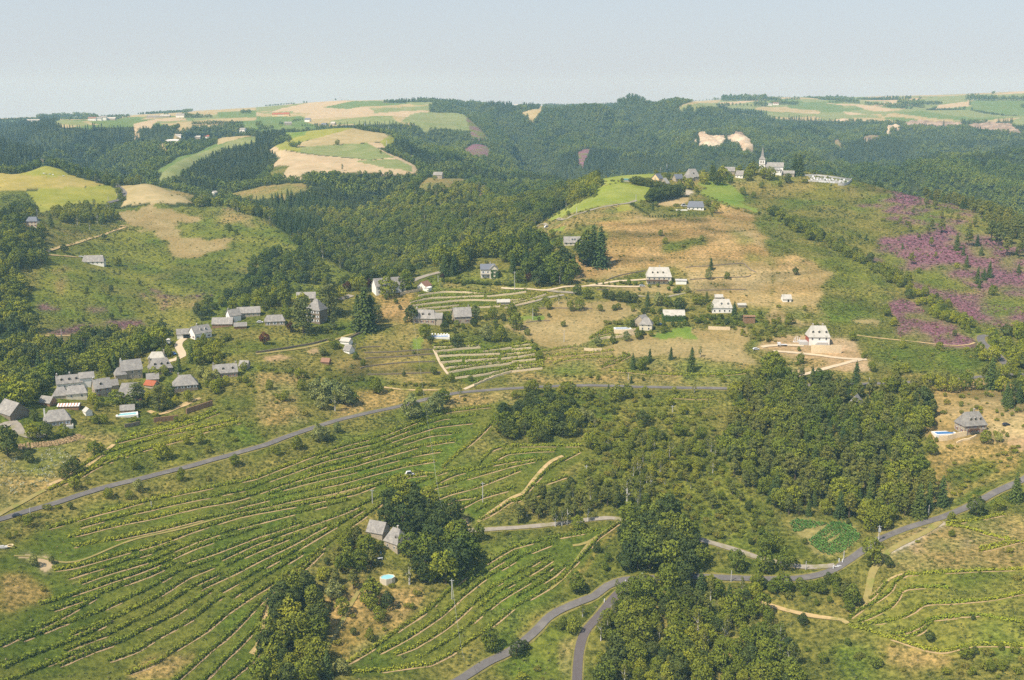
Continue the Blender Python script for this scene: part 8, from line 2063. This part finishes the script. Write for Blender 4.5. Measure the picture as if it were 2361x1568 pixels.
def describe(kind, x, y, z, h, hp):
    u, v = project(x, y, z + h / 2)
    d = np.hypot(LM[:, 0] - u, (LM[:, 1] - v) * 1.3); k = int(np.argmin(d))
    du, dv = u - LM[k, 0], v - LM[k, 1]
    px = h / math.hypot(x, y) * F_PX
    size = 'large' if px > 22 else 'medium' if px > 12 else 'small' if px > 6 else 'tiny'
    rel = direction(du, dv) if d[k] > 3 else 'beside'
    if d[k] > 30: rel = 'well ' + rel
    return '%s %s %s %s' % (size, KNAME[kind][2], rel, LMK[k][2]), u

for kind, lst in PLANT.items():
    if not lst: continue
    arr = np.array(lst); R_ = np.hypot(arr[:, 0], arr[:, 1])
    U_, V__ = project(arr[:, 0], arr[:, 1], arr[:, 2] + arr[:, 3] * .85); Ub_, Vb_ = project(arr[:, 0], arr[:, 1], arr[:, 2])
    w_ = arr[:, 3] * .3 / R_ * F_PX
    bad = np.zeros(len(arr), bool)
    for u0, u1, v0, v1, rr in HB:
        bad |= (U_ + w_ > u0) & (U_ - w_ < u1) & (V__ < v1 - 1.5) & (Vb_ > v1 - .5) & (R_ < rr - 2) & (arr[:, 4] == 0)
    if bad.any(): PLANT[kind] = [tuple(a) for a in arr[~bad]]
LIMIT = 300
def ordinal(n):
    low = ORD + ['eighteenth', 'nineteenth']
    if n < 19: return low[n]
    t = ['twent', 'thirt', 'fort', 'fift', 'sixt', 'sevent', 'eight', 'ninet'][(n + 1) // 10 - 2]
    return t + 'ieth' if (n + 1) % 10 == 0 else t + 'y-' + low[(n + 1) % 10 - 1]
stuff_pts = {}
indiv = []
for kind, lst in PLANT.items():
    if not lst: continue
    arr = np.array(lst)
    R_ = np.hypot(arr[:, 0], arr[:, 1])
    U_, V__ = project(arr[:, 0], arr[:, 1], arr[:, 2])
    inview = (U_ > -12) & (U_ < 1036) & (V__ > 60) & (V__ < 700) & (hidden(arr[:, 0], arr[:, 1]) < 8)
    app = arr[:, 3] / R_ * (1 + arr[:, 4] * 10) * np.where(inview, 1, 0)
    order = np.argsort(-app)
    lim = LIMIT if kind in KNAME else 0
    n_in = int(inview.sum())
    sel = [i for i in order[:lim] if inview[i]] if lim else []
    for i in sel: indiv.append((kind, arr[i]))
    rest = np.ones(len(arr), bool); rest[sel] = False
    if rest.any(): stuff_pts[kind] = arr[rest]
# labels
byl = {}
for it in indiv:
    kind, a = it
    lb, u = describe(kind, a[0], a[1], a[2], a[3], a[5])
    for cut in ('well ', 'green ', 'large ', 'medium ', 'small ', 'tiny '):
        if len(lb.split()) > 13: lb = lb.replace(cut, '', 1)
    byl.setdefault(lb, []).append((u, kind, a))
GRP = {'b': 'broadleaf trees', 'c': 'pointed conifers', 'd': 'cedars', 'p': 'grey green pines', 'u': 'purple leaved trees', 's': 'silver green trees', 'g': 'bright green trees', 't': 'slim birches', 'k': 'dark round trees', 'h': 'bushes', 'o': 'round clipped bushes'}
for lb, its in byl.items():
    its.sort(key=lambda t: t[0])
    for r_, (u, kind, a) in enumerate(its):
        l2 = lb if len(its) == 1 else '%s from the left of %s: %s' % (ORD[r_], 'them', lb) if False else lb
        if len(its) > 1:
            l2 = ('leftmost' if r_ == 0 else 'rightmost' if r_ == len(its) - 1 else ordinal(r_) + ' from left') + ', ' + lb
        proto = PROTO[kind][int(rng.integers(len(PROTO[kind])))]
        s = a[3] / proto[3]; rz = rng.random() * 6.28
        nm = KNAME[kind][0]
        px = a[3] / math.hypot(a[0], a[1]) * F_PX
        wide = 1.0 + rng.normal() * 0.08
        if px > 15 and kind not in 'ho':
            o = empty(nm, (a[0], a[1], a[2]), rz); o.scale = (s * wide, s * wide, s)
            link('crown', proto[0], o); link('trunk', proto[1], o)
        else:
            o = link(nm, proto[2]); o.location = (a[0], a[1], a[2]); o.rotation_euler = (0, 0, rz); o.scale = (s * wide, s * wide, s)
        tag(o, ' '.join(l2.split()[:16]), KNAME[kind][1], GRP[kind])

def protos_collection(name, objs):
    c = bpy.data.collections.new(name)
    for i, me_ in enumerate(objs):
        o = bpy.data.objects.new('%s_%02d' % (name, i), me_); c.objects.link(o)
    return c
def scatter(name, label, X, Y, Z, S, meshes, wide=None):
    n = len(X)
    me_ = bpy.data.meshes.new(name); me_.vertices.add(n)
    me_.vertices.foreach_set('co', np.stack([X, Y, Z], 1).astype(np.float32).ravel())
    for nm, dat in (('size', S), ('turn', rng.random(n) * 6.283), ('wide', 1 + rng.normal(size=n) * .1)):
        a = me_.attributes.new(nm, 'FLOAT', 'POINT'); a.data.foreach_set('value', np.asarray(dat, np.float32))
    a = me_.attributes.new('pick', 'INT', 'POINT'); a.data.foreach_set('value', rng.integers(0, len(meshes), n).astype(np.int32))
    o = link(name, me_)
    ng = bpy.data.node_groups.new(name, 'GeometryNodeTree')
    ng.interface.new_socket('Geometry', in_out='INPUT', socket_type='NodeSocketGeometry'); ng.interface.new_socket('Geometry', in_out='OUTPUT', socket_type='NodeSocketGeometry')
    N = ng.nodes; Lk = ng.links
    gi = N.new('NodeGroupInput'); go = N.new('NodeGroupOutput')
    ci = N.new('GeometryNodeCollectionInfo'); ci.inputs['Collection'].default_value = protos_collection(name + '_kinds', meshes)
    ci.inputs['Separate Children'].default_value = True; ci.inputs['Reset Children'].default_value = True
    ip = N.new('GeometryNodeInstanceOnPoints'); ip.inputs['Pick Instance'].default_value = True
    def attr(nm, typ):
        a_ = N.new('GeometryNodeInputNamedAttribute'); a_.data_type = typ; a_.inputs['Name'].default_value = nm; return a_.outputs[0]
    cx = N.new('ShaderNodeCombineXYZ'); Lk.new(attr('turn', 'FLOAT'), cx.inputs[2])
    sz = attr('size', 'FLOAT'); wd = attr('wide', 'FLOAT')
    m1 = N.new('ShaderNodeMath'); m1.operation = 'MULTIPLY'; Lk.new(sz, m1.inputs[0]); Lk.new(wd, m1.inputs[1])
    cs = N.new('ShaderNodeCombineXYZ'); Lk.new(m1.outputs[0], cs.inputs[0]); Lk.new(m1.outputs[0], cs.inputs[1]); Lk.new(sz, cs.inputs[2])
    Lk.new(gi.outputs[0], ip.inputs['Points']); Lk.new(ci.outputs[0], ip.inputs['Instance'])
    Lk.new(attr('pick', 'INT'), ip.inputs['Instance Index']); Lk.new(cx.outputs[0], ip.inputs['Rotation']); Lk.new(cs.outputs[0], ip.inputs['Scale'])
    Lk.new(ip.outputs[0], go.inputs[0])
    md = o.modifiers.new('scatter', 'NODES'); md.node_group = ng
    tag(o, label, kind='stuff')
    return o
SNAME = {'b': ('broadleaf_wood', 'mass of broadleaf trees filling the woods'), 'c': ('conifer_wood', 'mass of dark conifers in the plantations'), 'p': ('pine_wood', 'mass of grey green pines on the slopes'), 't': ('birch_wood', 'scattered slim birches in the woods'),
         'k': ('dark_wood', 'mass of dark trees in the woods'), 'h': ('scrub', 'countless bushes over the rough slopes'), 'f': ('far_woodland', 'far broadleaf woodland covering the hills'), 'e': ('far_conifer_forest', 'far dark conifer forest')}
for kind, arr in stuff_pts.items():
    nm, lb = SNAME.get(kind, (KNAME.get(kind, ('wood',))[0] + '_rest', 'more trees of the woods'))
    scatter(nm, lb, arr[:, 0], arr[:, 1], arr[:, 2], arr[:, 3] / PROTO[kind][0][3], [p_[2] for p_ in PROTO[kind]])
    print('STUFF', kind, len(arr))
print('INDIV', len(indiv))

# tufts of grass, fern and heather on rough ground
def tuft(n, s, h):
    c = rng.normal(size=(n, 3)) * [.34, .34, 0]; c[:, 2] = h * (0.15 + .7 * rng.random(n)) * np.exp(-(c[:, 0] ** 2 + c[:, 1] ** 2) * 1.2)
    nn = c * [1.2, 1.2, 0] + [0, 0, .8] + rng.normal(size=c.shape) * .4; nn /= np.linalg.norm(nn, axis=1, keepdims=True)
    return leaf_cloud(c, nn, s * (0.7 + .6 * rng.random(n)), .7)
TM = {'g': foliage_mat('fern_leaves', [(.105, .125, .028), (.140, .150, .036), (.090, .112, .028), (.165, .155, .060)], var=.35),
      'y': foliage_mat('dry_tufts', [(.30, .235, .095), (.22, .20, .07), (.36, .28, .14), (.16, .15, .05)], var=.3),
      'r': foliage_mat('heather_tufts', [(.17, .072, .11), (.13, .075, .075), (.20, .085, .13), (.10, .10, .04)], var=.35),
      'w': foliage_mat('white_flowers', [(.50, .50, .42), (.30, .32, .2)], var=.2)}
TU = {k: [mesh_from('tuft', *tuft(16, .42, .75), [TM[k]]) for _ in range(3)] for k in TM}
TCL = {'g': {'scrub': .8, 'green': .9, 'bracken': 1, 'weeds': .45, 'terrace': .35, 'rust': .3, 'heath2': .5, 'vine': .3, 'forest': .5, 'rocks': .3, 'heather': .25}, 'y': {'weeds': .35, 'rust': .5, 'terrace': .4, 'dry': .45, 'brown': .5, 'scrub': .06, 'vine': .03, 'dryflat': .22, 'rocks': .4, 'earth': .06},
       'r': {'heather': 1.0, 'heath2': .6}}
for k, dct in TCL.items():
    XS, YS, SS = [], [], []
    for r0, r1, sp in ((330, 620, 1.9), (620, 950, 2.8), (950, 1400, 4.6)):
        X, Y = candidates(r0, r1, sp)
        ii_, jj_ = cell(X, Y); cl = CID[ii_, jj_]
        pr = np.array([dct.get(n, 0) for n in names])[cl]
        nz = fbm(X / 12 + (50 if k == 'y' else 0), Y / 12, 3, 47)
        if k == 'r': nz = fbm(X / 16, Y / 16, 4, 41) * -2 + .1
        ok = (rng.random(len(X)) < pr * np.clip(.55 + 1.6 * nz, 0, 1)) & (HID[ii_, jj_] < 3)
        X, Y = X[ok], Y[ok]; ok = clear(X, Y) if r0 < 900 else np.ones(len(X), bool)
        XS.append(X[ok]); YS.append(Y[ok]); SS.append((.7 + .7 * rng.random(ok.sum())) * (sp / 2.3) ** .8)
    X = np.concatenate(XS); Y = np.concatenate(YS); S = np.concatenate(SS)
    if k == 'y': S *= .75
    scatter({'g': 'fern_cover', 'y': 'dry_grass', 'r': 'heather_cover'}[k], {'g': 'low green fern and bramble over the rough slopes', 'y': 'tufts of dry straw coloured grass', 'r': 'low purple heather in bloom'}[k], X, Y, height(X, Y) - .05, S, TU[k])
    print('TUFT', k, len(X))
wp = q('C1 0,520 300,460 800,420 700,600 450,800 0,900'); XS = []
for _ in range(900):
    a, b = rng.random(2); u = a * 95; v = 445 + b * 50
    if inside(np.array([u]), np.array([v]), wp)[0] and vnoise(np.array([u / 7]), np.array([v / 4]))[0] > .45:
        w_ = at(u, v); XS.append(w_)
scatter('white_flowers', 'patches of white flowering weeds below the stone bank', np.array([w.x for w in XS]), np.array([w.y for w in XS]), np.array([w.z for w in XS]), np.full(len(XS), .7), TU['w'])

# ------------------------------------------------------------------ haze
zmin = float(GZ.min()) - 1.0
hx = 8000.0
hz = MB().box(-hx, hx, -700, 9700, zmin - 0.0, max(CAM_Z + 60, float(GZ.max()) + 60))
ho = hz.build('haze', 'white'); ho.data.materials.clear()
hm_, nt, out = new_mat('haze')
pv_ = nt.nodes.new('ShaderNodeVolumePrincipled'); pv_.inputs['Density'].default_value = HAZE_D
pv_.inputs['Color'].default_value = HAZE_C; pv_.inputs['Absorption Color'].default_value = (1, 1, 1, 1); pv_.inputs['Anisotropy'].default_value = 0.0
nt.links.new(pv_.outputs[0], out.inputs['Volume'])
ho.data.materials.append(hm_)
tag(ho, 'thin blue summer haze over the valley', kind='stuff')
